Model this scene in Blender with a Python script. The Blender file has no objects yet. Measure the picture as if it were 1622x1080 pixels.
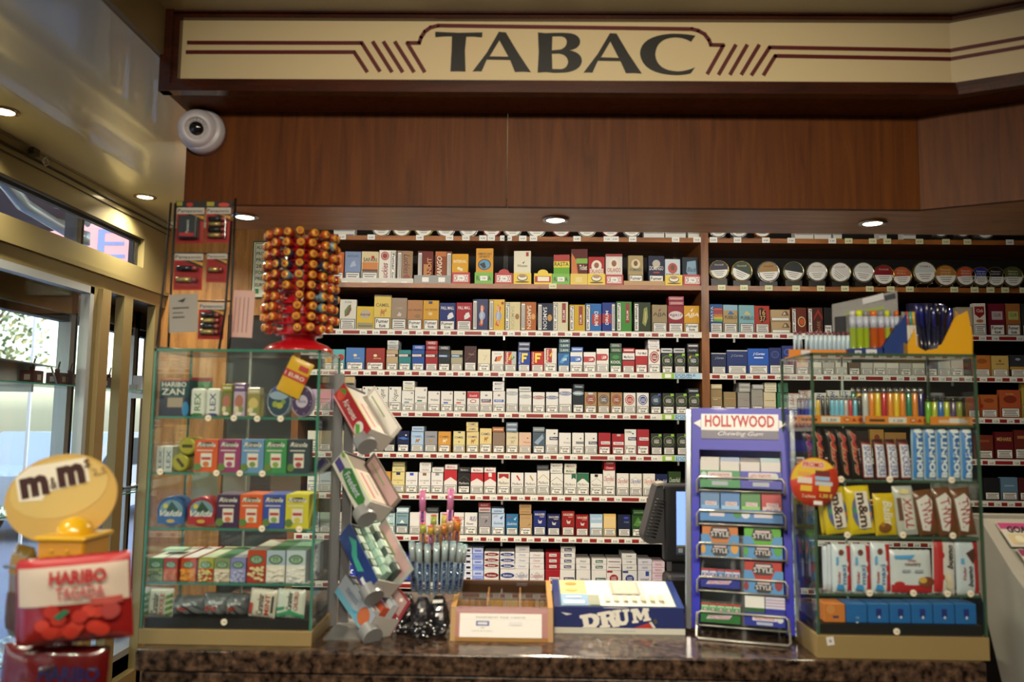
import bpy, bmesh, math, random
from mathutils import Vector, Matrix
random.seed(7)
SC = bpy.context.scene
COL = SC.collection
PI = math.pi
R = math.radians
# ------------------------------------------------------------------ camera
F = 1262.0
EYE = Vector((0, 0, 1.55))
_d = Vector((18 / F, -120 / F, -1)).normalized()          # world +Y in camera axes
_r = R(0.57)
_x = Vector((math.cos(_r), -math.sin(_r), 0))
_x.z = -(_x.x * _d.x + _x.y * _d.y) / _d.z
_x.normalize()
_z = _x.cross(_d)
M3 = Matrix((_x, _d, _z))                                   # camera vector -> world vector
def ray(px, py):
    return (M3 @ Vector(((px - 811) / F, -(py - 540) / F, -1)))
def P(px, py, Y):
    r = ray(px, py); return EYE + r * (Y / r.y)
def PX(px, py, X):
    r = ray(px, py); return EYE + r * (X / r.x)
def PZ(px, py, Z):
    r = ray(px, py); return EYE + r * ((Z - EYE.z) / r.z)
cam = bpy.data.cameras.new('camera'); camo = bpy.data.objects.new('camera', cam); COL.objects.link(camo)
cam.sensor_width = 36; cam.lens = F * 36 / 1622; cam.clip_start = .05; cam.clip_end = 200
camo.matrix_world = Matrix.Translation(EYE) @ M3.to_4x4()
cam.dof.use_dof = True; cam.dof.focus_distance = 3.55; cam.dof.aperture_fstop = 2.7
SC.camera = camo
SC.view_settings.view_transform = 'Standard'; SC.view_settings.look = 'None'
SC.view_settings.exposure = 0.12; SC.view_settings.gamma = 1; SC.view_settings.use_curve_mapping = False
SC.cycles.max_bounces = 8; SC.cycles.transparent_max_bounces = 24; SC.cycles.diffuse_bounces = 4
SC.cycles.caustics_reflective = False; SC.cycles.caustics_refractive = False
SC.cycles.use_denoising = True; SC.cycles.sample_clamp_indirect = 4; SC.cycles.sample_clamp_direct = 0
# ------------------------------------------------------------------ sky and room lamps
W = bpy.data.worlds.new('world'); SC.world = W; W.use_nodes = True
_bg = W.node_tree.nodes['Background']
_sky = W.node_tree.nodes.new('ShaderNodeTexSky'); _sky.sky_type = 'NISHITA'
_sky.sun_elevation = R(35); _sky.sun_rotation = R(120); _sky.sun_disc = False; _sky.air_density = 1.2; _sky.dust_density = 2.5
W.node_tree.links.new(_sky.outputs[0], _bg.inputs[0]); _bg.inputs[1].default_value = .8
def lamp(name, kind, loc, energy, color, **k):
    l = bpy.data.lights.new(name, kind); o = bpy.data.objects.new(name, l); COL.objects.link(o)
    o.location = loc; l.energy = energy; l.color = color
    for a, b in k.items(): setattr(l, a, b)
    return o
WARM = (1.0, .83, .62)
SOFF_Z = 2.145
SOFF = [P(388, 342, 1), P(880, 347, 1), P(1382, 352, 1)]
SOFF = [EYE + (p - EYE) * ((SOFF_Z - 1.55) / (p.z - 1.55)) for p in SOFF]
SOFF_E = [75, 80, 26]
for _p, _e in zip(SOFF, SOFF_E):
    lamp('spot_lamp', 'SPOT', _p - Vector((0, 0, .012)), _e, WARM, spot_size=R(150), spot_blend=.9, shadow_soft_size=.03)
CEIL_Z = 2.514; TOP_Z = 2.645; XW = -1.828; YB = 3.95
CEILL = [PZ(230, 311, CEIL_Z), PZ(5, 175, CEIL_Z)]
for _p in CEILL + [Vector((-1.55, .9, CEIL_Z)), Vector((-1.55, -.5, CEIL_Z))]:
    lamp('ceiling_spot_lamp', 'SPOT', _p - Vector((0, 0, .012)), 62, (1, .93, .74), spot_size=R(140), spot_blend=.8, shadow_soft_size=.03)
# tube lamp behind the canopy's rear board, lighting the shelves
_t = lamp('shelf_tube_lamp', 'AREA', (.15, 2.62, 2.30), 16, (1, .93, .80), shape='RECTANGLE', size=2.6, size_y=.05)
_t.rotation_euler = (R(62), 0, 0)
# shop ceiling panel lamps behind the viewer
for _x0 in (-.5, .7):
    _t = lamp('room_panel_lamp', 'AREA', (_x0, -.4, TOP_Z - .02), 26, (1, .86, .66), shape='RECTANGLE', size=1.0, size_y=.5)
for _x0, _tx in ((-.25, -.1), (.45, .35)):  # added unseen spots brighten sign and counter, fading towards the edges
    _t = lamp('added_front_spot', 'SPOT', (_x0, -.5, TOP_Z - .06), 100, (1, .86, .66), spot_size=R(74), spot_blend=1, shadow_soft_size=.10)
    _t.rotation_euler = (Vector((_tx, 2.0, 1.75)) - _t.location).to_track_quat('-Z', 'Y').to_euler()
# ------------------------------------------------------------------ materials
def lin(c):
    return c / 12.92 if c <= .04045 else ((c + .055) / 1.055) ** 2.4
def hexc(h):
    h = h.lstrip('#')
    if len(h) == 3: h = ''.join(a * 2 for a in h)
    return tuple(lin(int(h[i:i + 2], 16) / 255) for i in (0, 2, 4)) + (1,)
_M = {}
def mat(h, rough=.45, metal=0.0, coat=0.0, noise=0.0, nscale=40, spec=.5, bump=0):
    key = (h, rough, metal, coat, noise, nscale, spec, bump)
    if key in _M: return _M[key]
    m = bpy.data.materials.new('paint_' + h.strip('#')); m.use_nodes = True
    nt = m.node_tree; b = nt.nodes['Principled BSDF']
    b.inputs['Base Color'].default_value = hexc(h); b.inputs['Roughness'].default_value = rough
    b.inputs['Metallic'].default_value = metal; b.inputs['Coat Weight'].default_value = coat
    b.inputs['Specular IOR Level'].default_value = spec
    if noise or bump:
        tc = nt.nodes.new('ShaderNodeTexCoord'); n = nt.nodes.new('ShaderNodeTexNoise'); n.inputs['Scale'].default_value = nscale
        n.inputs['Detail'].default_value = 4
        nt.links.new(tc.outputs['Object'], n.inputs['Vector'])
        if noise:
            mx = nt.nodes.new('ShaderNodeMix'); mx.data_type = 'RGBA'; mx.blend_type = 'MULTIPLY'
            mx.inputs[0].default_value = noise; mx.inputs[6].default_value = hexc(h)
            nt.links.new(n.outputs['Color'], mx.inputs[7]); nt.links.new(mx.outputs[2], b.inputs['Base Color'])
        if bump:
            bp = nt.nodes.new('ShaderNodeBump'); bp.inputs['Strength'].default_value = bump; bp.inputs['Distance'].default_value = .002
            nt.links.new(n.outputs['Fac'], bp.inputs['Height']); nt.links.new(bp.outputs[0], b.inputs['Normal'])
    _M[key] = m; return m
def emis(h, s):
    key = ('e', h, s)
    if key in _M: return _M[key]
    m = bpy.data.materials.new('light_' + h.strip('#')); m.use_nodes = True
    b = m.node_tree.nodes['Principled BSDF']; b.inputs['Base Color'].default_value = hexc(h)
    b.inputs['Emission Color'].default_value = hexc(h); b.inputs['Emission Strength'].default_value = s
    _M[key] = m; return m
def glass(tint='fbfefd', gl=1.0, name='clear_glass', rough=.02, haze=0.0):
    key = ('g', tint, gl, rough, haze)
    if key in _M: return _M[key]
    m = bpy.data.materials.new(name); m.use_nodes = True; nt = m.node_tree; nt.nodes.clear()
    o = nt.nodes.new('ShaderNodeOutputMaterial'); t = nt.nodes.new('ShaderNodeBsdfTransparent'); g = nt.nodes.new('ShaderNodeBsdfGlossy')
    fr = nt.nodes.new('ShaderNodeFresnel'); fr.inputs[0].default_value = 1.45
    ge = nt.nodes.new('ShaderNodeNewGeometry'); io = nt.nodes.new('ShaderNodeMath'); io.operation = 'MULTIPLY_ADD'
    io.inputs[1].default_value = 1 / 1.45 - 1.45; io.inputs[2].default_value = 1.45
    nt.links.new(ge.outputs['Backfacing'], io.inputs[0]); nt.links.new(io.outputs[0], fr.inputs[0])
    mx = nt.nodes.new('ShaderNodeMixShader'); mu = nt.nodes.new('ShaderNodeMath'); mu.operation = 'MULTIPLY_ADD'; mu.inputs[1].default_value = gl; mu.inputs[2].default_value = 0
    t.inputs[0].default_value = hexc(tint); g.inputs['Roughness'].default_value = rough
    nt.links.new(fr.outputs[0], mu.inputs[0]); nt.links.new(mu.outputs[0], mx.inputs[0]); nt.links.new(t.outputs[0], mx.inputs[1]); nt.links.new(g.outputs[0], mx.inputs[2])
    last = mx
    if haze:
        d = nt.nodes.new('ShaderNodeBsdfDiffuse'); d.inputs[0].default_value = (.8, .8, .8, 1)
        m2 = nt.nodes.new('ShaderNodeMixShader'); m2.inputs[0].default_value = haze
        nt.links.new(mx.outputs[0], m2.inputs[1]); nt.links.new(d.outputs[0], m2.inputs[2]); last = m2
    nt.links.new(last.outputs[0], o.inputs[0]); _M[key] = m; return m
def wood(name, c1, c2, rough=.35, scale=(1, 1, 14), bump=.15, coat=.25, ns=3.0):
    m = bpy.data.materials.new(name); m.use_nodes = True; nt = m.node_tree; b = nt.nodes['Principled BSDF']
    tc = nt.nodes.new('ShaderNodeTexCoord'); mp = nt.nodes.new('ShaderNodeMapping'); mp.inputs['Scale'].default_value = scale
    n = nt.nodes.new('ShaderNodeTexNoise'); n.inputs['Scale'].default_value = ns; n.inputs['Detail'].default_value = 9; n.inputs['Distortion'].default_value = 1.4
    n2 = nt.nodes.new('ShaderNodeTexNoise'); n2.inputs['Scale'].default_value = ns * 30; n2.inputs['Detail'].default_value = 3
    ad = nt.nodes.new('ShaderNodeMath'); ad.operation = 'MULTIPLY_ADD'; ad.inputs[1].default_value = .35
    cr = nt.nodes.new('ShaderNodeValToRGB'); cr.color_ramp.elements[0].color = hexc(c1); cr.color_ramp.elements[1].color = hexc(c2)
    cr.color_ramp.elements[0].position = .45; cr.color_ramp.elements[1].position = .85
    L = nt.links.new
    L(tc.outputs['Object'], mp.inputs[0]); L(mp.outputs[0], n.inputs['Vector']); L(mp.outputs[0], n2.inputs['Vector'])
    L(n2.outputs['Fac'], ad.inputs[0]); L(n.outputs['Fac'], ad.inputs[2]); L(ad.outputs[0], cr.inputs[0]); L(cr.outputs[0], b.inputs['Base Color'])
    bp = nt.nodes.new('ShaderNodeBump'); bp.inputs['Strength'].default_value = bump; bp.inputs['Distance'].default_value = .001
    L(ad.outputs[0], bp.inputs['Height']); L(bp.outputs[0], b.inputs['Normal'])
    b.inputs['Roughness'].default_value = rough; b.inputs['Coat Weight'].default_value = coat; b.inputs['Coat Roughness'].default_value = .25
    return m
def granite(name):
    m = bpy.data.materials.new(name); m.use_nodes = True; nt = m.node_tree; b = nt.nodes['Principled BSDF']; L = nt.links.new
    tc = nt.nodes.new('ShaderNodeTexCoord'); n = nt.nodes.new('ShaderNodeTexNoise'); n.inputs['Scale'].default_value = 60; n.inputs['Detail'].default_value = 8
    v = nt.nodes.new('ShaderNodeTexVoronoi'); v.inputs['Scale'].default_value = 160
    cr = nt.nodes.new('ShaderNodeValToRGB'); e = cr.color_ramp.elements
    e[0].position = .36; e[0].color = hexc('1a110c'); e[1].position = .68; e[1].color = hexc('6c5340')
    k = e.new(.5); k.color = hexc('46362c')
    mx = nt.nodes.new('ShaderNodeMix'); mx.data_type = 'RGBA'; mx.blend_type = 'MULTIPLY'; mx.inputs[0].default_value = .5
    L(tc.outputs['Object'], n.inputs['Vector']); L(tc.outputs['Object'], v.inputs['Vector']); L(n.outputs['Fac'], cr.inputs[0])
    L(cr.outputs[0], mx.inputs[6]); L(v.outputs['Distance'], mx.inputs[7]); L(mx.outputs[2], b.inputs['Base Color'])
    mx.inputs[0].default_value = .35
    b.inputs['Roughness'].default_value = .16; return m
# ------------------------------------------------------------------ mesh builder
_T = {}
def text_geo(s, bold=0.012, shear=0.0, res=2, space=1.0):
    key = (s, bold, shear, res, space)
    if key in _T: return _T[key]
    c = bpy.data.curves.new('t', 'FONT'); c.body = s; c.offset = bold; c.shear = shear; c.resolution_u = res; c.space_character = space
    o = bpy.data.objects.new('t', c); COL.objects.link(o); bpy.context.view_layer.update()
    me = o.to_mesh()
    vs = [(v.co.x, v.co.y) for v in me.vertices]; fs = [tuple(p.vertices) for p in me.polygons]
    o.to_mesh_clear(); bpy.data.objects.remove(o); bpy.data.curves.remove(c)
    if not vs: vs = [(0, 0), (1, 0), (1, 1)]; fs = []
    x0 = min(v[0] for v in vs); x1 = max(v[0] for v in vs); y0 = min(v[1] for v in vs); y1 = max(v[1] for v in vs)
    vs = [((x - x0) / max(x1 - x0, 1e-6), (y - y0) / max(y1 - y0, 1e-6)) for x, y in vs]
    _T[key] = (vs, fs); return _T[key]
def V(*a): return Vector(a)
class MB:
    def __init__(s): s.v = []; s.f = []; s.mi = []; s.m = []; s.sm = []; s.xf = None
    def _m(s, m):
        if isinstance(m, str): m = mat(m)
        if m not in s.m: s.m.append(m)
        return s.m.index(m)
    def add(s, vs, fs, m, smooth=False):
        i = s._m(m); n = len(s.v)
        if s.xf is not None: vs = [s.xf @ Vector(v) for v in vs]
        s.v += [tuple(v) for v in vs]
        for f in fs: s.f.append(tuple(n + k for k in f)); s.mi.append(i); s.sm.append(smooth)
        return s
    def box(s, a, b, m, bev=0):
        x0, y0, z0 = a; x1, y1, z1 = b
        if bev:
            bm = bmesh.new(); bmesh.ops.create_cube(bm, size=1)
            for v in bm.verts: v.co = Vector(((x0 + x1) / 2 + v.co.x * (x1 - x0), (y0 + y1) / 2 + v.co.y * (y1 - y0), (z0 + z1) / 2 + v.co.z * (z1 - z0)))
            bmesh.ops.bevel(bm, geom=bm.edges[:], offset=bev, segments=2, affect='EDGES', profile=.5)
            bm.verts.index_update()
            s.add([v.co.copy() for v in bm.verts], [[v.index for v in f.verts] for f in bm.faces], m, False); bm.free(); return s
        vs = [(x0, y0, z0), (x1, y0, z0), (x1, y1, z0), (x0, y1, z0), (x0, y0, z1), (x1, y0, z1), (x1, y1, z1), (x0, y1, z1)]
        return s.add(vs, [(0, 3, 2, 1), (4, 5, 6, 7), (0, 1, 5, 4), (1, 2, 6, 5), (2, 3, 7, 6), (3, 0, 4, 7)], m)
    def poly(s, pts, m): return s.add(pts, [tuple(range(len(pts)))], m)
    def prism(s, pts, off, m, smooth=False):       # polygon pts extruded by vector off
        n = len(pts); off = Vector(off); vs = [Vector(p) for p in pts] + [Vector(p) + off for p in pts]
        fs = [tuple(range(n))[::-1], tuple(range(n, 2 * n))] + [(i, (i + 1) % n, n + (i + 1) % n, n + i) for i in range(n)]
        return s.add(vs, fs, m, smooth)
    def tube(s, pts, r, m, n=8, closed=False):
        pts = [Vector(p) for p in pts]; rings = []; K = len(pts)
        rr = r if isinstance(r, (list, tuple)) else [r] * K
        up = None
        for i, p in enumerate(pts):
            a = pts[(i - 1) % K] if (closed or i > 0) else p; b = pts[(i + 1) % K] if (closed or i < K - 1) else p
            d = (b - a); d = d.normalized() if d.length > 1e-9 else V(0, 0, 1)
            if up is None: up = d.orthogonal().normalized()
            up = (up - d * up.dot(d)); up = up.normalized() if up.length > 1e-6 else d.orthogonal().normalized()
            w = d.cross(up); rings.append([p + (up * math.cos(2 * PI * k / n) + w * math.sin(2 * PI * k / n)) * rr[i] for k in range(n)])
        vs = [q for g in rings for q in g]; fs = []
        for i in range(K if closed else K - 1):
            j = (i + 1) % K
            fs += [(i * n + k, i * n + (k + 1) % n, j * n + (k + 1) % n, j * n + k) for k in range(n)]
        if not closed: fs += [tuple(range(n))[::-1], tuple((K - 1) * n + k for k in range(n))]
        return s.add(vs, fs, m, True)
    def lathe(s, prof, m, n=20, o=(0, 0, 0), ax='z'):   # prof: list of (r, h)
        o = Vector(o); vs = []
        for r, h in prof:
            for k in range(n):
                a = 2 * PI * k / n; x, y = r * math.cos(a), r * math.sin(a)
                vs.append(o + (V(x, y, h) if ax == 'z' else V(x, h, y) if ax == 'y' else V(h, x, y)))
        fs = []
        for i in range(len(prof) - 1):
            fs += [(i * n + k, i * n + (k + 1) % n, (i + 1) * n + (k + 1) % n, (i + 1) * n + k) for k in range(n)]
        if prof[0][0] > 1e-5: fs.append(tuple(range(n))[::-1])
        if prof[-1][0] > 1e-5: fs.append(tuple((len(prof) - 1) * n + k for k in range(n)))
        return s.add(vs, fs, m, True)
    def deco(s, layers, fr, lift=.0003, hf=None):
        """layers in unit coordinates on a face frame fr=(origin, U, V, N); hf(u,v) = height along N"""
        o, U, Vv, N = [Vector(a) for a in fr]
        for k, l in enumerate(layers):
            e = lift * (k + 1)
            def pt(u, v):
                return o + U * u + Vv * v + N * (e + (hf(min(max(u, 0), 1), min(max(v, 0), 1)) if hf else 0))
            t = l[0]
            if t == 'r':
                _, u0, v0, u1, v1, c = l
                if hf:
                    nu = nv = 12; vs = [pt(u0 + (u1 - u0) * i / nu, v0 + (v1 - v0) * j / nv) for j in range(nv + 1) for i in range(nu + 1)]
                    s.add(vs, [(j * (nu + 1) + i, j * (nu + 1) + i + 1, (j + 1) * (nu + 1) + i + 1, (j + 1) * (nu + 1) + i) for j in range(nv) for i in range(nu)], c, True)
                else: s.add([pt(u0, v0), pt(u1, v0), pt(u1, v1), pt(u0, v1)], [(0, 1, 2, 3)], c)
            elif t == 'e':
                _, cu, cv, ru, rv, c = l; n = 18
                if hf:
                    vs = [pt(cu, cv)]
                    for q in (.5, 1): vs += [pt(cu + q * ru * math.cos(2 * PI * i / n), cv + q * rv * math.sin(2 * PI * i / n)) for i in range(n)]
                    s.add(vs, [(0, 1 + i, 1 + (i + 1) % n) for i in range(n)] + [(1 + i, 1 + n + i, 1 + n + (i + 1) % n, 1 + (i + 1) % n) for i in range(n)], c, True)
                else:
                    s.add([pt(cu + ru * math.cos(2 * PI * i / n), cv + rv * math.sin(2 * PI * i / n)) for i in range(n)], [tuple(range(n))], c)
            elif t == 'p':
                pts = l[2]
                if hf and len(pts) > 3:
                    n = len(pts); cu = sum(q[0] for q in pts) / n; cv = sum(q[1] for q in pts) / n; q4 = [(a[0] + (b[0] - a[0]) * i / 4, a[1] + (b[1] - a[1]) * i / 4) for a, b in zip(pts, list(pts[1:]) + [pts[0]]) for i in range(4)]; n = len(q4)
                    vs = [pt(cu, cv)] + [pt(cu + (u - cu) * g, cv + (v - cv) * g) for g in (.25, .5, .75, 1) for u, v in q4]
                    s.add(vs, [(0, 1 + i, 1 + (i + 1) % n) for i in range(n)] + [(1 + k2 * n + i, 1 + (k2 + 1) * n + i, 1 + (k2 + 1) * n + (i + 1) % n, 1 + k2 * n + (i + 1) % n) for k2 in range(3) for i in range(n)], l[1], True)
                else: s.add([pt(u, v) for u, v in pts], [tuple(range(len(pts)))], l[1])
            elif t == 't':
                _, txt, u0, v0, u1, v1, c = l[:7]; rot = l[7] if len(l) > 7 else 0; sh = l[8] if len(l) > 8 else 0; bd = l[9] if len(l) > 9 else .012
                vs, fs = text_geo(txt, bd, sh)
                if rot == 0: q = [pt(u0 + (u1 - u0) * x, v0 + (v1 - v0) * y) for x, y in vs]
                elif rot == 90: q = [pt(u1 - (u1 - u0) * y, v0 + (v1 - v0) * x) for x, y in vs]
                else: q = [pt(u0 + (u1 - u0) * y, v1 - (v1 - v0) * x) for x, y in vs]
                s.add(q, fs, c)
        return s
    def build(s, name, parent=None, loc=None, rot=None, auto=True):
        me = bpy.data.meshes.new(name); me.from_pydata(s.v, [], s.f)
        for m in s.m: me.materials.append(m)
        me.polygons.foreach_set('material_index', s.mi); me.polygons.foreach_set('use_smooth', s.sm)
        me.update()
        o = bpy.data.objects.new(name, me); COL.objects.link(o)
        if parent is not None: o.parent = parent
        if loc is not None: o.location = loc
        if rot is not None: o.rotation_euler = rot
        return o
def tag(o, label, cat, group=None, kind=None):
    o['label'] = label; o['category'] = cat
    if group: o['group'] = group
    if kind: o['kind'] = kind
    return o
def thing(name, label, cat, loc=(0, 0, 0), rot=(0, 0, 0), group=None):
    o = bpy.data.objects.new(name, None); COL.objects.link(o); o.empty_display_size = .05
    o.location = loc; o.rotation_euler = rot; return tag(o, label, cat, group)
def struct(o): o['kind'] = 'structure'; return o
ORD = 'first second third fourth fifth sixth seventh eighth ninth tenth eleventh twelfth thirteenth fourteenth fifteenth sixteenth seventeenth eighteenth nineteenth twentieth twenty-first twenty-second twenty-third twenty-fourth twenty-fifth twenty-sixth twenty-seventh twenty-eighth twenty-ninth thirtieth'.split()
# layer shorthands
def r(u0, v0, u1, v1, c): return ('r', u0, v0, u1, v1, c)
def t(s, u0, v0, u1, v1, c, rot=0, sh=0, bd=.012): return ('t', s, u0, v0, u1, v1, c, rot, sh, bd)
def e(cu, cv, ru, rv, c): return ('e', cu, cv, ru, rv, c)
def p(c, *pts): return ('p', c, pts)
WHT = 'e8e6df'; BLK = '14110f'
def warnF(v0=.02, v1=.35, u0=.05, u1=.95):
    return [r(u0, v0, u1, v1, BLK), r(u0 + .04, v0 + .02, u1 - .04, v1 - .02, WHT),
            t('Fumer', u0 + .09, v0 + (v1 - v0) * .52, u1 - .09, v1 - .05, BLK, bd=.02), t('tue', (u0 + u1) / 2 - .2, v0 + .05, (u0 + u1) / 2 + .2, v0 + (v1 - v0) * .44, BLK, bd=.02)]
def warnL(v0=.02, v1=.35, u0=.05, u1=.95):
    L = [r(u0, v0, u1, v1, BLK), r(u0 + .04, v0 + .02, u1 - .04, v1 - .02, WHT)]
    h = (v1 - v0 - .08) / 4
    for i in range(4):
        q = .05 * ((i * 7) % 3)
        L.append(r(u0 + .1 + q / 2, v0 + .05 + i * h, u1 - .1 - q, v0 + .05 + i * h + h * .42, '56524d'))
    return L
def warnS(side, txt=True):
    u0, u1 = (.02, .30) if side < 0 else (.70, .98)
    L = [r(u0, .04, u1, .96, BLK), r(u0 + .03, .055, u1 - .03, .945, WHT)]
    if txt: L.append(t('Fumer tue', u0 + .07, .09, u1 - .06, .91, BLK, -90, 0, .02))
    else: L += [r(u0 + .07 + .06 * k, .1, u0 + .10 + .06 * k, .9, '66625c') for k in range(3)]
    return L
# ------------------------------------------------------------------ the room
M_WOOD = wood('wood_panel_brown', '4e280c', '6a3a12', .5, (12, 12, .8), .06, .0)
M_WOOD.node_tree.nodes['Principled BSDF'].inputs['Specular IOR Level'].default_value = .2
M_WOODL = wood('wood_wall_oak', '7a5028', 'a87840', .4, (7, 7, .8), .1, .1)
M_DARK = wood('wood_dark_moulding', '2a1008', '4a2010', .22, (1, 6, 6), .05, .5)
M_SHELF = wood('wood_shelf', '6a3c1a', 'a86830', .4, (1.2, 6, 6), .1, .1)
M_CREAM = mat('e9e6cc', .24, 0, .5, .08, 3)
M_BRONZE = mat('84764e', .36, .25, .2)
M_GRAN = granite('brown_granite')
M_GLASS = glass()
M_GEDGE = mat('3f7a66', .15, 0, .5)
M_BLACK = mat('0c0b0a', .5)
XO_ = XW
def quadbox(name, a, b, m): return struct(MB().box(a, b, m).build(name))
quadbox('floor', (-2.4, -3, -.05), (4, YB + .1, 0), mat('3a2c22', .3, 0, .2, .3, 6))
quadbox('ceiling', (XO_, -3, CEIL_Z), (-1.003, YB + .1, CEIL_Z + .03), M_CREAM)
quadbox('ceiling', (-.99, -3, TOP_Z), (4, YB + .1, TOP_Z + .03), mat('b8b090', .4, 0, .1))
quadbox('trim_1', (-1.003, -3, CEIL_Z + .002), (-.985, YB, TOP_Z + .03), mat('7c6a44', .45))
quadbox('wall_back', (XO_-.02, YB, 0), (4.1, YB + .12, TOP_Z + .1), M_WOODL)
quadbox('wall_right', (4, -3, 0), (4.1, YB, TOP_Z), mat('6a5a44', .6))
# wall behind the viewer
quadbox('wall_front', (-2.6, -3.1, 0), (4.1, -3, TOP_Z), mat('8a7a60', .6))
quadbox('trim_2', (XW, YB - .02, CEIL_Z - .032), (-1.003, YB, CEIL_Z - .002), mat('d8d4c4', .4))
# window wall: bronze aluminium frames, two skins with a display niche between
def yz(px, py): q = PX(px, py, XW); return q.y, q.z
def ywin(px): return PX(px, 500, XW).y
zt0 = yz(100, 322)[1]           # top of transom opening
zt0 = (yz(0, 275.5)[1] + yz(216, 377)[1]) / 2
zt1 = (yz(0, 340)[1] + yz(200, 416)[1]) / 2
zl = (yz(0, 413)[1] + yz(139, 453)[1]) / 2
Y1 = ywin(150) - .0             # mullions
yA0, yA1 = ywin(140), ywin(166)
yB0, yB1 = ywin(189), ywin(203)
yC0 = ywin(224)
T = .05
wf = MB()
wf.box((XW - .02, yA0 - .03, .35), (XW + .02, yA0, zl), mat('b8bcbc', .3, .5)).box((XW - .02, -3, zl - .03), (XW + .02, yA0, zl), mat('b8bcbc', .3, .5))
wf.box((XW - .02, -3, zt0), (XW + .02, YB, CEIL_Z), M_BRONZE)
wf.box((XW + .02, -3, zt0 + .10), (XW + .03, YB, zt0 + .106), '2a2416').box((XW + .02, -3, zt0 + .075), (XW + .026, YB, zt0 + .078), '2a2416')
wf.box((XW - .02, -3, zl), (XW + .02, YB, zt1), M_BRONZE)
wf.box((XW + .02, -3, zl + .06), (XW + .035, YB, zl + .08), M_BRONZE)
for y0 in (-3, -1.2, .6):
    wf.box((XW - .02, y0, 0), (XW + .02, y0 + .08, CEIL_Z), M_BRONZE)
yT1 = ywin(216)
wf.box((XW - .02, yT1, zt1), (XW + .02, YB, zt0), M_BRONZE)
wf.box((XW - .02, yA0, 0), (XW + .02, yA1, zl), M_BRONZE).box((XW + .02, yA0 + .03, 0), (XW + .04, yA1 - .03, zl), mat('a89468', .3, .5))
wf.box((XW - .02, yB0, 0), (XW + .02, yB1, zl), M_BRONZE)
wf.box((XW - .02, yC0 + .10, 0), (XW + .02, yC0 + .14, zl), M_BRONZE)
wf.box((XW - .02, -3, 0), (XW + .02, YB, .35), M_BRONZE)
# black gaskets
for (a, b) in ((yA0 - .018, yA0 - .006),):
    wf.box((XW - .018, a, .35), (XW - .006, b, zl), M_BLACK)
wf.box((XW - .018, -3, zl - .022), (XW - .004, yA0, zl - .004), M_BLACK)
wf.box((XW - .018, -3, zt0 - .02), (XW - .0, yT1, zt0 - .004), M_BLACK).box((XW - .018, yT1 - .03, zt1), (XW - .006, yT1 - .008, zt0), M_BLACK)
struct(wf.build('window_1'))
gl = MB()
for (a, b) in ((-3, yA0 - .018),):
    gl.box((XW - .004, a, .35), (XW + .002, b, zl - .02), M_GLASS)
gl.box((XW - .004, -3, zt1), (XW + .002, yT1 - .03, zt0 - .02), M_GLASS)
struct(gl.build('window_2'))
# outer skin
XO = XW - .29
of = MB()
MO = mat('c9cdd2', .3, .4)
of.box((XO - .03, -3, zl - .07), (XO + .03, YB + .6, zl + .02), M_BRONZE).box((XO - .03, -3, 2.60), (XO + .03, YB + .6, 2.66), M_BRONZE)
of.box((XO - .03, -3, zl - .11), (XO + .02, YB + .6, zl - .075), M_BLACK)
for y in (-1.4, .9, 2.3, 3.62, 4.22):
    of.box((XO - .03, y, 0), (XO + .03, y + .035, 2.6), MO).box((XO - .03, y + .035, 0), (XO + .03, y + .055, 2.6), M_BLACK)
of.box((XO - .03, -3, 0), (XO + .03, YB + .5, .45), M_BRONZE)
struct(of.build('window_3'))
struct(MB().box((XO - .003, -3, .45), (XO + .003, YB + .5, zl - .1), M_GLASS).box((XO - .003, -3, zl), (XO + .003, YB + .5, 2.6), M_GLASS).build('window_4'))
quadbox('wall_left', (XO - .03, YB + .5, 0), (XW + .05, YB + .56, 2.66), M_WOODL)
quadbox('wall_left_return', (XW, YB + .12, 0), (XW + .05, YB + .5, 2.66), M_WOODL)
quadbox('trim_5', (XO - .03, -3, 2.63), (XW, YB + .56, 2.66), M_CREAM)
quadbox('trim_6', (XW - .02, -3, CEIL_Z), (XW, YB, 2.66), M_BRONZE)
quadbox('trim_3', (XO, -3, .42), (XW - .02, YB + .5, .45), mat('8a8a86', .5))
quadbox('trim_4', (XO, -3, zl + .02), (XW - .02, YB + .5, zl + .05), M_BRONZE)

# ------------------------------------------------------------------ canopy over the counter, with the sign
SY = 2.08; PY = 2.22
sl = P(262, 148, SY); xs0 = sl.x; zs0 = sl.z; zs1 = P(700, 9, SY).z
xk = P(1510, 120, SY).x          # where the sign turns towards the room
pc = P(1487, 328, PY)
xp0 = P(291, 318, PY).x; zp0 = P(800, 322, PY).z
zp0 = SOFF_Z
ybk = PZ(880, 367, SOFF_Z).y
ang = R(26)
def bend(x, y):                    # footprint bends towards the viewer past xk
    return x, y
cn = MB()
k1 = xp0; xe = xk + 1.2
dx, dy = math.cos(ang), -math.sin(ang)
def turn(x, y, d): return (x + dx * d, y + dy * d)
a = (xk, PY); b = turn(xk - .03, PY, 1.6)
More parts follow.
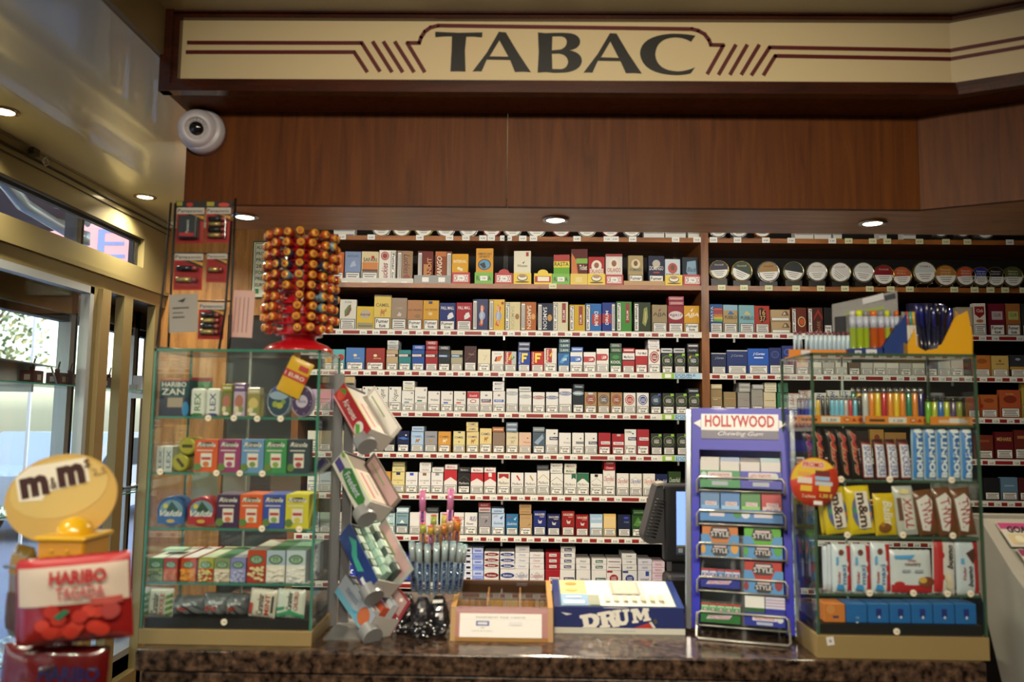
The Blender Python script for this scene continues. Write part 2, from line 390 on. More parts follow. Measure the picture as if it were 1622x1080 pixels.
# panel face
foot = [(xp0, PY), (xk - .03, PY), b, (b[0] + .3, ybk), (xp0, ybk)]
zc = TOP_Z + .02
def wall_strip(mb, pts, z0, z1, m):
    for (x0, y0), (x1, y1) in zip(pts, pts[1:]):
        mb.add([(x0, y0, z0), (x1, y1, z0), (x1, y1, z1), (x0, y0, z1)], [(0, 1, 2, 3)], m)
canopy = thing('canopy', 'long brown wooden canopy hanging over the counter with downlights in its underside', 'canopy', (0, PY, SOFF_Z))
def rel(mb): mb.v = [(x, y - PY, z - SOFF_Z) for x, y, z in mb.v]; return mb
fp = MB()
fp.prism([(x, y + (.021 if i < 3 else 0), SOFF_Z + .0005) for i, (x, y) in enumerate(foot)], (0, 0, .0195), wood('wood_canopy_underside', 'b8763c', 'dc9c58', .3, (1, 6, 6), .05, .15))
rel(fp).build('soffit_board', canopy)
fp = MB(); seam = P(803, 300, PY).x
fp.prism([(xp0, PY, SOFF_Z), (seam - .0015, PY, SOFF_Z), (seam - .0015, PY + .02, SOFF_Z), (xp0, PY + .02, SOFF_Z)], (0, 0, zc - SOFF_Z), M_WOOD)
fp.prism([(seam + .0005, PY, SOFF_Z), (xk - .03, PY, SOFF_Z), (xk - .03, PY + .02, SOFF_Z), (seam + .0005, PY + .02, SOFF_Z)], (0, 0, zc - SOFF_Z), M_WOOD)
fp.prism([(xk - .03, PY, SOFF_Z), (b[0], b[1], SOFF_Z), (b[0], b[1] + .02, SOFF_Z), (xk - .03, PY + .02, SOFF_Z)], (0, 0, zc - SOFF_Z), M_WOOD)
rel(fp).build('front_board', canopy)
fp = MB().box((xp0, PY + .02, SOFF_Z + .02), (xp0 + .02, ybk, zc), M_WOOD)
rel(fp).build('side_board', canopy)
fp = MB().box((xp0 + .02, ybk - .02, SOFF_Z + .02), (b[0] + .3, ybk, SOFF_Z + .1), M_WOOD)
rel(fp).build('rear_board', canopy)
for q in SOFF:
    f = MB().lathe([(.028, .001), (.040, .001), (.042, -.004), (.036, -.008), (.028, -.006), (.028, .001)], mat('b8b4ac', .2, .9), 24)
    o = f.build('downlight', canopy, (q.x, q.y - PY, q.z - SOFF_Z)); o['label'] = 'round recessed downlight'
    MB().lathe([(.0001, -.004), (.027, -.004)], emis('fff0d8', 14), 20).build('lamp_disc', o)
# sign box
sign = thing('shop_sign', 'long cream TABAC sign board with dark red stripes in a dark wooden frame', 'sign', (xs0, SY, zs0))
sx = lambda x, y, z: (x - xs0, y - SY, z - zs0)
def relS(mb): mb.v = [sx(*v) for v in mb.v]; return mb
bx = turn(xk, SY, 1.5)
bd = MB()
ft = [(xs0, SY + .012), (xk, SY + .012), (bx[0], bx[1] + .012), (bx[0] + .05, PY + 0), (xs0, PY)]
bd.prism([(x, y, zs0 + .004) for x, y in [(xs0, SY + .012), (xk, SY + .012), (xk, PY - .001), (xs0, PY - .001)]], (0, 0, zs1 - zs0 - .008), M_WOOD)
bd.prism([(x, y, zs0 + .004) for x, y in [(xk, SY + .012), (bx[0], bx[1] + .012), (bx[0] + .06, bx[1] + .12), (xk, PY - .001)]], (0, 0, zs1 - zs0 - .008), M_WOOD)
relS(bd).build('sign_case', sign)
M_SIGN = mat('e2cfa2', .35, 0, .1, .08, 2)
fz0 = P(700, 128, SY).z; fz1 = P(700, 31, SY).z
fa = MB()
fa.prism([(xs0 + .02, SY + .010, fz0 - .01), (xk, SY + .010, fz0 - .01), (xk, SY + .010, fz1 + .01), (xs0 + .02, SY + .010, fz1 + .01)], (0, .004, 0), M_SIGN)
fa.prism([(xk, SY + .010, fz0 - .01), (bx[0], bx[1] + .010, fz0 - .01), (bx[0], bx[1] + .010, fz1 + .01), (xk, SY + .010, fz1 + .01)], (0, .004, 0), M_SIGN)
relS(fa).build('sign_face', sign)
fm = MB()
def moulding(z0, z1, n=3):
    for i in range(n):
        a0 = z0 + (z1 - z0) * i / n; a1 = z0 + (z1 - z0) * (i + .85) / n; yo = SY - .006 - .005 * (n - i if z0 < 2.5 else i)
        fm.prism([(xs0 - .01, yo, a0), (xk, yo, a0), (xk, yo, a1), (xs0 - .01, yo, a1)], (0, SY + .012 - yo, 0), M_DARK)
        fm.prism([(xk, yo, a0), (bx[0], bx[1] + yo - SY, a0), (bx[0], bx[1] + yo - SY, a1), (xk, yo, a1)], (0, SY + .012 - yo, 0), M_DARK)
moulding(zs0, fz0); moulding(fz1, zs1)
fm.box((xs0 - .012, SY - .018, zs0), (xs0 + .018, SY + .012, zs1), M_DARK).box((xs0 + .018, SY - .008, fz0), (xs0 + .034, SY + .012, fz1), M_DARK)
relS(fm).build('frame', sign)
# stripes, drawn as flat lettering on the face (pixel-measured outline laid on the plane)
st = MB(); MR = '5c1410'
def sp(px, py, d=.0006): q = P(px, py, SY + .010 - d); return q
def band(pts, w=6.2, m=MR):
    for (x0, y0), (x1, y1) in zip(pts, pts[1:]):
        L = math.hypot(x1 - x0, y1 - y0); nx, ny = -(y1 - y0) / L * w / 2, (x1 - x0) / L * w / 2
        ex, ey = (x1 - x0) / L * w * .3, (y1 - y0) / L * w * .3
        st.add([sp(x0 + nx - ex, y0 + ny - ey), sp(x1 + nx + ex, y1 + ny + ey), sp(x1 - nx + ex, y1 - ny + ey), sp(x0 - nx - ex, y0 - ny - ey)], [(0, 1, 2, 3)], m)
band([(298, 67.5), (573, 68), (601, 112)]); band([(296, 82.5), (561, 82.5), (581, 113)])
for x0, x1 in ((591, 620), (608, 637), (626, 655)): band([(x0, 67), (x1, 113)])
arcL = [(645, 68), (664, 68), (667, 59), (673, 50), (682, 43.5), (694, 40.5)]
band([(672, 113), (645, 68)]); band(arcL); band([(694, 40.5), (1096, 46)])
arcR = [(1096, 46), (1106, 48.5), (1116, 54), (1123, 63), (1126, 71), (1146, 71.5)]
band(arcR); band([(1146, 71.5), (1121, 116)])
for x0, x1 in ((1165, 1139), (1183, 1157), (1202, 1175)): band([(x0, 72), (x1, 117)])
band([(1191, 118), (1219, 75), (1510, 80)]); band([(1210, 118), (1228, 88.5), (1510, 93.5)])
for z0_, py in ((0, 80), (0, 93.5)):
    q = sp(1510, py); q.x = xk; q.y = SY + .0088; st.add([(q.x, q.y, q.z - .0052), (q.x + dx * 1.45, q.y + dy * 1.45, q.z - .0052), (q.x + dx * 1.45, q.y + dy * 1.45, q.z + .0052), (q.x, q.y, q.z + .0052)], [(0, 1, 2, 3)], MR)
relS(st).build('stripes', sign)
# lettering T A B A C in flared roman capitals; outlines on the 1622-wide measure, zoom 3.244 around (640, 0)
lt = MB(); ML = '15160f'
def zz(x, y): return (640 + x / 3.244, y / 3.244)
def glyph(outer, holes=()):
    bm = bmesh.new()
    for loop in [outer] + list(holes):
        vs = [bm.verts.new(sp(*zz(x, y), .0012)) for x, y in loop]
        for i in range(len(vs)): bm.edges.new((vs[i], vs[(i + 1) % len(vs)]))
    bmesh.ops.triangle_fill(bm, edges=bm.edges[:], use_beauty=True, normal=(0, -1, 0))
    bm.verts.index_update()
    lt.add([v.co.copy() for v in bm.verts], [[v.index for v in f.verts] for f in bm.faces], ML); bm.free()
def qb(p0, p1, p2, n=8): return [((1 - t_) ** 2 * p0[0] + 2 * t_ * (1 - t_) * p1[0] + t_ * t_ * p2[0], (1 - t_) ** 2 * p0[1] + 2 * t_ * (1 - t_) * p1[1] + t_ * t_ * p2[1]) for t_ in [i / n for i in range(n)]]
glyph([(160, 163), (281, 168), (403, 166), (401, 192), (360, 188), (320, 188), (313, 260), (316, 368), (276, 366), (238, 367), (244, 260), (246, 187), (205, 187), (161, 191)])
glyph([(487, 163), (523, 166), (580, 262), (652, 371), (610, 368), (570, 370), (545, 308), (425, 306), (398, 367), (376, 366), (352, 367), (425, 270)], [[(490, 207), (440, 289), (536, 291)]])
B = [(688, 166)] + qb((730, 170), (800, 166), (850, 170)) + qb((850, 170), (905, 178), (905, 215)) + qb((905, 215), (902, 250), (850, 258)) + qb((850, 258), (915, 270), (914, 315)) + qb((914, 315), (905, 372), (800, 374)) + [(770, 374), (730, 370), (686, 373), (692, 270)]
glyph(B, [[(762, 187), (800, 186)] + qb((810, 187), (837, 192), (836, 218)) + qb((836, 218), (832, 248), (795, 257)) + [(760, 258)],
          [(760, 276)] + qb((790, 275), (840, 278), (843, 318)) + qb((843, 318), (838, 354), (800, 356)) + [(762, 354)]])
glyph([(1058, 170), (1092, 172), (1150, 270), (1222, 378), (1180, 375), (1140, 376), (1112, 314), (996, 312), (968, 373), (945, 372), (922, 373), (996, 275)], [[(1060, 213), (1012, 294), (1103, 297)]])
C = qb((1497, 183), (1430, 171), (1370, 173)) + qb((1370, 173), (1215, 185), (1212, 275)) + qb((1212, 275), (1225, 382), (1400, 386)) + qb((1400, 386), (1450, 385), (1482, 374)) + [(1497, 344)] + qb((1490, 348), (1440, 368), (1400, 366)) + qb((1400, 366), (1298, 360), (1291, 280)) + qb((1291, 280), (1296, 195), (1395, 192)) + qb((1395, 192), (1450, 194), (1484, 221))
glyph(C)
relS(lt).build('lettering', sign)
# ceiling downlights near the windows
for i, q in enumerate(CEILL):
    o = thing('ceiling_downlight', ['round downlight in the cream ceiling close to the far corner', 'round downlight in the cream ceiling cut by the left picture edge'][i], 'downlight', q, group=None)
    MB().lathe([(.034, 0), (.047, 0), (.048, -.004), (.040, -.008), (.034, -.006), (.034, 0)], mat('a89a80', .25, .8), 24).build('trim_ring', o)
    MB().lathe([(.0001, -.004), (.033, -.004)], emis('fff2d0', 16), 20).build('lamp_disc', o)
# dome camera
cp = P(325, 212, PY); cpos = Vector((cp.x, PY, cp.z))
o = thing('dome_camera', 'white dome security camera fixed on the brown canopy below the sign', 'camera', cpos)
dm = MB().lathe([(.0, 0), (.064, 0), (.064, .022), (.058, .034), (.056, .036)], mat('c4c2ca', .35), 32)
for i_, v in enumerate(dm.v): dm.v[i_] = (v[0], -v[2], v[1])
dm.build('base', o)
hd = MB().lathe([(.056, .0), (.058, .012), (.054, .034), (.042, .052), (.030, .058), (.030, .054)], mat('d2d0d8', .3), 32)
hd.lathe([(.029, .050), (.020, .0505)], '3a3430', 24).lathe([(.0195, .054), (.0185, .057), (.0, .056)], mat('16181a', .1, 0, .8), 24)
for k in range(18):
    a_ = 2 * PI * k / 18; hd.lathe([(.0026, .051), (.0022, .054), (0, .0545)], mat('d8d2b8', .2), 6, (.0245 * math.cos(a_), .0245 * math.sin(a_), 0))
hd.lathe([(.002, .056), (.0, .0575)], '3a1a1a', 6, (.036, 0, -.008)).lathe([(.002, .056), (.0, .0575)], '1a1a1a', 6, (-.036, 0, -.008))
mm = Matrix.Rotation(R(14), 4, 'Z') @ Matrix.Rotation(R(14), 4, 'X') @ Matrix(((1, 0, 0, 0), (0, 0, -1, 0), (0, 1, 0, 0), (0, 0, 0, 1)))
hd.v = [tuple(mm @ Vector(v) + V(-.012, -.012, .006)) for v in hd.v]
hd.build('camera_head', o)
# ------------------------------------------------------------------ the street seen through the window wall
OX = XO - .05
struct(MB().box((-30, -14, -.16), (XO - .03, 30, -.12), mat('6c7890', .8, 0, 0, .3, 2)).box((XO - .03, -20, -.16), (12, -3.1, -.12), mat('6c7890', .8, 0, 0, .3, 2)).build('floor_outside'))
def house(label, x, y0, y1, h, col, cols, rows):
    o = thing('street_building', label, 'building', (x, (y0 + y1) / 2, -.12)); w = (y1 - y0) / 2
    MB().box((-3, -w, 0), (0, w, h), mat(col, .8, 0, 0, .2, 1)).build('facade', o)
    for i in range(cols):
        for j in range(rows):
            yc = -w + (i + .5) * 2 * w / cols; z = 3.6 + j * 2.9
            q = MB().box((0, yc - .55, z), (.06, yc + .55, z + 1.8), 'e6e4de').build('window_frame', o)
            MB().box((.06, yc - .45, z + .1), (.08, yc - .03, z + 1.7), mat('4a5866', .1)).box((.06, yc + .03, z + .1), (.08, yc + .45, z + 1.7), mat('4a5866', .1)).build('pane', q)
    q = MB().box((0, -w + .4, .4), (.08, w - .4, 2.8), mat('3c4652', .15)).build('shop_front', o)
    MB().box((0, -w + .2, 2.85), (.25, w - .2, 3.3), mat(col, .5)).build('fascia_board', o)
house('blue grey stone building across the street behind the white van', -19, 4, 12.5, 11, '9aa4b8', 4, 2)
house('pale building across the street behind the tree', -19, 12.7, 22, 13, '8c98b0', 4, 3)
house('grey building across the street at the far left of the window', -19, -6, 3.8, 12, '8490a4', 4, 3)
# tree
def tree(label, x, y, h, seed):
    rnd = random.Random(seed); o = thing('street_tree', label, 'tree', (x, y, -.12))
    b = MB().tube([(0, 0, 0), (.05, 0, h * .3), (-.05, .05, h * .55)], [.16, .12, .08], mat('4a3c2e', .9), 8)
    for k in range(6):
        a_ = k * 1.05; b.tube([(0, 0, h * .4), (.5 * math.cos(a_), .5 * math.sin(a_), h * .62), (1.1 * math.cos(a_), 1.1 * math.sin(a_), h * .78)], [.06, .045, .02], mat('4a3c2e', .9), 6)
    b.build('trunk', o)
    lf = MB()
    for k in range(2200):
        a_ = rnd.random() * 2 * PI; rr = 1.7 * math.sqrt(rnd.random()); z = h * (.45 + .5 * rnd.random()); q = V(rr * math.cos(a_), rr * math.sin(a_), z)
        n = V(rnd.gauss(0, 1), rnd.gauss(0, 1), rnd.gauss(0, 1)).normalized(); u_ = n.orthogonal().normalized() * .075; w_ = n.cross(u_)
        lf.add([q - u_, q + w_ * .7, q + u_, q - w_ * .7], [(0, 1, 2, 3)], ['70805c', '98986c', '5c7050'][k % 3])
    lf.build('foliage', o)
tree('leafy green tree on the pavement seen through the left window', -10.6, 11.2, 5.0, 1)
tree('yellowing street tree further back behind the van', -12.5, 17.5, 5.4, 2)
# van and car
def wheel(o, x, y, r_): 
    w_ = MB(); w_.lathe([(.0, -.1), (r_, -.1), (r_, .1), (0, .1)], mat('1a1a1c', .8), 20, (x, y, r_), 'x'); q = w_.build('wheel', o)
    MB().lathe([(.0, .105), (r_ * .6, .105), (r_ * .55, .08)], mat('b8bcc0', .3, .8), 16, (x, y, r_), 'x').build('hubcap', q)
van = thing('delivery_van', 'white delivery van parked across the pavement outside the window', 'van', (-7.2, 6.6, -.12), (0, 0, R(-4)))
bd_ = MB(); prof = [(-2.4, .35), (2.3, .35), (2.4, .7), (2.35, 1.05), (1.75, 1.25), (1.3, 2.0), (1.1, 2.1), (-2.35, 2.15), (-2.45, 1.9)]
bd_.prism([(-.9, y, z) for y, z in prof], (1.8, 0, 0), mat('dfe4ea', .25, 0, .5)); bd_.build('body', van)
q = MB().prism([(.905, .4, 1.25), (.905, 1.6, 1.25), (.905, 1.2, 1.9), (.905, .4, 1.9)], (.01, 0, 0), mat('28323c', .1)).build('side_window', van)
MB().box((.9, -2.35, .55), (.93, 2.2, .62), '3a3e44').build('rub_strip', van)
MB().box((.9, -1.9, 1.1), (.905, -.6, 1.5), 'b03028').build('side_panel', van)
for y in (-1.5, 1.5):
    for x in (-.8, .85): wheel(van, x, y, .33)
car = thing('parked_car', 'grey blue car parked further along the street outside', 'car', (-6.6, 12.2, -.12))
prof = [(-2.1, .3), (2.1, .3), (2.15, .65), (1.5, .85), (.8, 1.35), (-.9, 1.38), (-1.6, .95), (-2.15, .85)]
MB().prism([(-.8, y, z) for y, z in prof], (1.6, 0, 0), mat('8a98a8', .25, 0, .5)).build('body', car)
MB().prism([(.805, -1.3, .9), (.805, 1.2, .9), (.805, .7, 1.28), (.805, -.8, 1.3)], (.01, 0, 0), mat('28323c', .1)).build('side_window', car)
for y in (-1.3, 1.35):
    for x in (-.7, .75): wheel(car, x, y, .3)
# awning and its arm, pink banner
aw = thing('awning', 'dusty mauve fabric awning over the shop window outside', 'awning', (XO - .05, 1.5, 2.72))
MB().prism([(0, -4, 0), (-1.6, -4, -.32), (-1.6, 3.0, -.32), (0, 3.0, 0)], (0, 0, -.015), mat('8c6468', .7)).build('fabric', aw)
MB().box((-1.62, -4, -.55), (-1.6, 1.9, -.32), mat('6a4c48', .7)).build('valance', aw)
MB().tube([(-1.6, -4, -.33), (-1.6, 3.0, -.33)], .025, mat('d8dadc', .3, .5)).build('front_bar', aw)
arm = MB(); ar = mat('c8cac8', .3, .3)
arm.tube([(-.1, 1.6, -.05), (-.3, 2.3, -.16), (-.34, 2.85, -.2)], [.03, .035, .03], ar).lathe([(.0, -.035), (.06, -.035), (.06, .035), (0, .035)], ar, 16, (-.36, 2.9, -.19))
arm.tube([(-.36, 2.9, -.14), (-.5, 2.75, -.08), (-.42, 2.6, -.07), (-.28, 2.7, -.08), (-.3, 2.88, -.12)], .014, ar)
arm.build('folding_arm', aw)
bo = thing('street_banner', 'pink banner with blue capital letters on two posts outside above the window', 'banner', (-3.05, 6.1, -.12))
MB().box((-.75, 0, 2.68), (.75, .02, 3.30), mat('f0a4ac', .6)).deco([t('ESSE', .30, .30, .98, .68, '8090c4', 0, 0, 0)], ((-.75, 0, 2.68), (1.5, 0, 0), (0, 0, .62), (0, -1, 0)), .002).build('cloth', bo)
for x in (-.77, .75): MB().box((x, 0, 0), (x + .02, .02, 3.32), 'b8bcc4').build('post', bo)
# passer-by outside, low left
def passer(label, x, y, coat, hair, s=1.0, rz=0):
    o = thing('person', label, 'person', (x, y, -.12), (0, 0, rz))
    sk = bpy.data.meshes.new('body'); vs = [(0, 0, .95), (0, 0, 1.2), (0, 0, 1.42), (0, 0, 1.52), (0, .01, 1.66), (.19, 0, 1.38), (.24, .02, 1.1), (.22, -.1, .88), (-.19, 0, 1.38), (-.24, .02, 1.1), (-.22, -.08, .88), (.1, 0, .9), (.1, -.05, .5), (.1, .0, .08), (.1, -.14, .03), (-.1, 0, .9), (-.1, .08, .5), (-.1, .12, .08), (-.1, -.02, .03)]
    es = [(0, 1), (1, 2), (2, 3), (3, 4), (2, 5), (5, 6), (6, 7), (2, 8), (8, 9), (9, 10), (0, 11), (11, 12), (12, 13), (13, 14), (0, 15), (15, 16), (16, 17), (17, 18)]
    rd = [.15, .14, .15, .06, .10, .075, .055, .04, .075, .055, .04, .11, .075, .05, .04, .11, .075, .05, .04]
    sk.from_pydata(vs, es, []); ob = bpy.data.objects.new('body', sk); COL.objects.link(ob); ob.parent = o
    md = ob.modifiers.new('s', 'SKIN'); ly = sk.skin_vertices[0] if sk.skin_vertices else None
    if ly is None:
        bpy.context.view_layer.objects.active = ob; bpy.ops.mesh.customdata_skin_add(); ly = sk.skin_vertices[0]
    for i, v in enumerate(rd): ly.data[i].radius = (v, v * .8)
    ly.data[0].use_root = True
    ob.modifiers.new('u', 'SUBSURF').levels = 2; ob.modifiers['u'].render_levels = 2; sk.materials.append(mat(coat, .8))
    h = MB().lathe([(0, .14), (.07, .12), (.11, .05), (.12, -.02), (.10, -.12), (.05, -.16)], mat(hair, .8), 14, (0, .02, 1.68)); h.build('hair', o)
passer('person in a dark blue coat walking outside the left window', -4.7, 5.0, '3a4660', '6a5848', 1, .6)
# ------------------------------------------------------------------ shelving unit behind the counter
FY = 3.60                                                    # front of the goods
def zrow(px, py): return P(px, py, FY).z
ZR = [zrow(800, 376.5), zrow(800, 451), zrow(800, 524), zrow(800, 588.2), zrow(800, 652.5), zrow(800, 717.3), zrow(800, 782), zrow(800, 847), zrow(800, 922)]
XL = P(474, 700, FY).x; XD0 = P(1110, 600, FY).x; XD1 = P(1122, 600, FY).x; XR = 3.0
unit = thing('tobacco_shelving', 'tall wooden shelving unit filling the wall behind the counter with price rails', 'shelving', (XL, FY, 0))
def relU(mb): mb.v = [(x - XL, y - FY, z) for x, y, z in mb.v]; return mb
M_BK = mat('0f0a07', .7)
M_SIDE = wood('wood_shelf_upright', '5a3216', '8c5628', .4, (6, 6, 1), .1, .1)
relU(MB().box((XL, YB - .03, .0), (XR, YB - .005, 2.5), M_BK)).build('back_panel', unit)
for nm, a_, b_ in (('side_panel', XL - .03, XL), ('divider', XD0, XD1), ('side_panel', XR, XR + .03)):
    relU(MB().box((a_, FY - .03, 0), (b_, YB - .03, 2.5), M_SIDE)).build(nm, unit)
HW = mat('a8a8a4', .3, .7)
for px in (800, 1071): 
    cb = MB(); x = P(px, 500, YB - .05).x; cb.box((x - .012, YB - .04, 1.0), (x + .012, YB - .03, 2.45), mat('2c241c', .4))
    relU(cb).build('slotted_rail', unit)
TAGM = mat('e2e2dc', .5); TAGY = mat('d8d6a8', .5); REDM = mat('8a1e22', .4); RAIL = mat('dcd8cc', .35)
prices = ['6.50', '6.60', '6.80', '7.00', '5.90', '6.40', '7.20', '10.50', '8.30']
rnd = random.Random(3)
tagsL = [542, 588, 665, 712, 738, 765, 778, 798, 805, 828, 845, 914, 962, 974, 1002, 1070, 1104]
tagsR = [(1130, 0), (1168, 0), (1213, 0), (1253, 0), (1318, 0), (1344, 1), (1382, 1), (1405, 1), (1456, 1), (1498, 1), (1532, 1), (1599, 0)]
tagsR1 = [1142, 1177, 1216, 1259, 1298, 1336, 1375, 1408, 1438, 1508, 1540, 1565, 1588, 1617]
for bay, (a_, b_) in enumerate(((XL, XD0), (XD1, XR))):
    for i, z in enumerate(ZR):
        s = MB()
        if i < 2:
            s.box((a_, FY - .03, z - .022), (b_, YB - .03, z - .0005), M_SHELF)
            px_list = ([(x, 0) for x in tagsL] if i == 0 else [(876, 1)]) if bay == 0 else (tagsR if i == 0 else [(x, 1) for x in tagsR1])
            sh_ = relU(s).build('shelf_board', unit)
            for k, (px, yl) in enumerate(px_list):
                g = MB()
                x = P(px, 380, FY - .03).x; m = TAGY if yl else TAGM
                g.box((x - .017, FY - .0325, z - .021), (x + .017, FY - .031, z + .003), m)
                g.deco([t(prices[k % 9], .2, .3, .8, .6, '3a3a38')], ((x - .017, FY - .0325, z - .021), (.034, 0, 0), (0, 0, .024), (0, -1, 0)))
                relU(g).build('price_tag', sh_)
        else:
            s.box((a_, FY - .02, z - .012), (b_, YB - .03, z - .0005), mat('34302a', .5))
            sh_ = relU(s).build('shelf_board', unit)
            g = MB(); g.box((a_, FY - .030, z - .027), (b_, FY - .021, z - .0005), RAIL)
            promo = (bay == 0 and i in (3, 4, 5))
            x = a_ + .01; k = 0; xend = b_ - .02 - (.17 if promo else 0)
            while x < xend - .05:
                wr = rnd.uniform(.020, .034) if rnd.random() > .07 else .075
                g.box((x, FY - .0315, z - .0225), (x + wr, FY - .0302, z - .008), REDM)
                x += wr + .002
                g.box((x, FY - .0315, z - .024), (x + .030, FY - .0302, z - .006), TAGM)
                g.deco([t(prices[(k * 5 + i) % 9], .2, .18, .8, .62, '33322f')], ((x, FY - .0315, z - .024), (.030, 0, 0), (0, 0, .018), (0, -1, 0)))
                x += .032; k += 1
            if promo:
                x = b_ - .18
                g.box((x, FY - .0315, z - .026), (x + .055, FY - .0302, z - .002), '8ab83a').box((x + .055, FY - .0315, z - .026), (x + .175, FY - .0302, z - .002), 'a8cce0')
                g.deco([t('DOUBLE', .0, .45, 1, .9, '2a5a8a'), t('FUSION', .0, .05, .8, .4, '2a5a8a')], ((x + .06, FY - .0315, z - .026), (.09, 0, 0), (0, 0, .024), (0, -1, 0)))
                g.deco([r(.1, .15, .9, .85, 'e8e6df')], ((x + .01, FY - .0315, z - .026), (.035, 0, 0), (0, 0, .024), (0, -1, 0)))
            relU(g).build('price_rail', sh_)
            for px in (799, 1071) if bay == 0 else (1160, 1500):
                x = P(px, 500, FY).x; h = MB().box((x - .004, FY - .026, z - .045), (x + .004, FY - .018, z - .026), HW)
                relU(h).build('hanger_clip', sh_)
# ------------------------------------------------------------------ packs
ROWN = ['top board', 'upper wooden shelf', 'pouch shelf', 'third shelf', 'fourth shelf', 'fifth shelf', 'sixth shelf', 'seventh shelf', 'bottom carton shelf']
def boxmesh(name, w, d, h, body, layers, side=None, top=None, bev=0):
    m = MB().box((-w / 2, 0, 0), (w / 2, d, h), mat(body, .5, 0, 0, 0, 40, .35), bev)
    m.deco(layers, ((-w / 2, 0, 0), (w, 0, 0), (0, 0, h), (0, -1, 0)))
    if top: m.deco([r(.04, .04, .96, .96, top)], ((-w / 2, 0, h), (w, 0, 0), (0, d, 0), (0, 0, 1)))
    return m
def jit(k, a=1.0): return math.sin(k * 12.9898) * a
counts = {}
def row(bay, i, items, kind='cigarette_pack', cat='cigarette pack', zoff=0, Y=None, dep=.022):
    """items: (x0, x1, ytop, colour, warning, layers, description[, flats])"""
    z = ZR[i] + zoff; n = 0
    for k, it in enumerate(items):
        x0, x1, yt, body, wn, lay, desc = it[:7]; flats = it[7] if len(it) > 7 else []
        a_ = P(x0, yt, FY); b_ = P(x1, yt, FY); w = (b_.x - a_.x) - .0015; h = (a_.z + b_.z) / 2 - z
        wl = {'F': warnF(), 'L': warnL(), 'SL': warnS(-1), 'SR': warnS(1), 'sL': warnS(-1, False), 'sR': warnS(1, False), '': []}[wn]
        tl = jit(k + i * 7 + bay * 31, R(3.5)) if kind == 'cigarette_pack' else jit(k + i, R(5))
        m = boxmesh(kind, w, dep, h, body, lay + wl)
        o = m.build(kind, None, ((a_.x + b_.x) / 2, FY + abs(jit(k * 3 + i, .003)) + abs(math.sin(tl)) * w / 2 + .001, z), (0, 0, tl))
        where = ['left bay', 'right bay', 'far left end'][bay]
        tag(o, '%s, %s from left, %s, %s' % (desc, ORD[n], ROWN[i], where), cat, '%ss on the %s, %s' % (cat, ROWN[i], where))
        n += 1; zt = z + h
        for q, (col, tcol, txt) in enumerate(flats):
            fh = .0215; fw = w * .98; m = MB().box((-fw / 2, 0, 0), (fw / 2, .085, fh - .0006), mat(col, .35, 0, .15), .0015)
            m.deco([t(txt, .18, .28, .82, .72, tcol)] if txt else [r(.1, .35, .9, .65, tcol)], ((-fw / 2, 0, 0), (fw, 0, 0), (0, 0, fh), (0, -1, 0)))
            o2 = m.build('cigarette_pack', None, (o.location.x + jit(k + q, .003), FY - .001, zt + .0004 + q * fh), (0, 0, jit(k * 2 + q, R(2))))
            pos = 'topmost' if q == len(flats) - 1 and q else ('lower' if len(flats) > 1 else 'single')
            pos = {'topmost': 'on top', 'lower': 'beneath another', 'single': 'alone'}[pos] if q != 1 or len(flats) < 3 else 'in the middle'
            tag(o2, 'flat pack %s over the %s pack from left, %s, %s' % (pos, ORD[n - 1], ROWN[i], where), 'cigarette pack', 'packs lying flat over the %s, %s' % (ROWN[i], where))
G = 'c9c7c0'
# common faces
def txt(s, c, v=.45, u0=.1, u1=.9, h=.1): return [t(s, u0, v, u1, v + h, c)]
def vert(s, c, u0=.4, u1=.8, v0=.08, v1=.92, rot=-90): return [t(s, u0, v0, u1, v1, c, rot)]
def ring(c, inner, tx='LUCKY', cu=.5, cv=.66): return [e(cu, cv, .40, .24, c), e(cu, cv, .33, .195, inner), e(cu, cv, .28, .165, c), t(tx, cu - .2, cv + .0, cu + .2, cv + .07, WHT), t('STRIKE', cu - .2, cv - .09, cu + .2, cv - .02, WHT)]
def lsg(a='3a5a3a'): return [r(0, .36, 1, .98, '1c1e1c'), e(.5, .64, .46, .24, '5a7a3a'), e(.5, .63, .40, .21, '1a1c1a'), e(.5, .63, .3, .155, a if a != '3a5a3a' else '4a4a48'), t('LUCKY', .28, .63, .72, .70, WHT), t('STRIKE', .28, .54, .72, .61, WHT), r(.68, .86, .94, .97, '8ac43a')]
def band3(c1, c2=WHT, tx='WINFIELD'): return [r(0, .66, 1, .80, '1a1a1a'), r(.02, .68, .75, .78, c2), t(tx, .06, .695, .7, .765, c1)]
def oval(c, v=.72, dark='e8e6df'): return [e(.5, v, .5, .09, c), e(.5, v, .44, .065, dark), e(.5, v, .40, .05, c), t('Rothmans', .16, v - .03, .84, v + .035, WHT, 0, .3)]
def mchev(c, tx='Marlboro', tc='2a2826', open_=False): 
    L = [p(c, (0, .98), (0, .55), (.5, .78), (1, .55), (1, .98))] if not open_ else [p(c, (0, .60), (0, .57), (.5, .80), (1, .57), (1, .60), (.5, .83))]
    return L + [t(tx, .1, .42, .9, .54, tc, 0, 0, 0)]
def camel(c='b07030', tc='4a3a6a', v=.62): return [t('CAMEL', .1, v + .08, .9, v + .18, tc), e(.5, v - .08, .13, .05, c), e(.44, v - .03, .05, .04, c), e(.58, v - .04, .05, .04, c), e(.68, v - .02, .04, .05, c), r(.38, v - .2, .42, v - .08, c), r(.56, v - .2, .60, v - .08, c)]
def wst(c, bc=None, lc=WHT, v=.5): return ([r(.3, v, 1, v + .13, bc)] if bc else []) + [t('Winston', .36, v + .03, .95, v + .11, lc), e(.72, v + .27, .08, .03, c)]
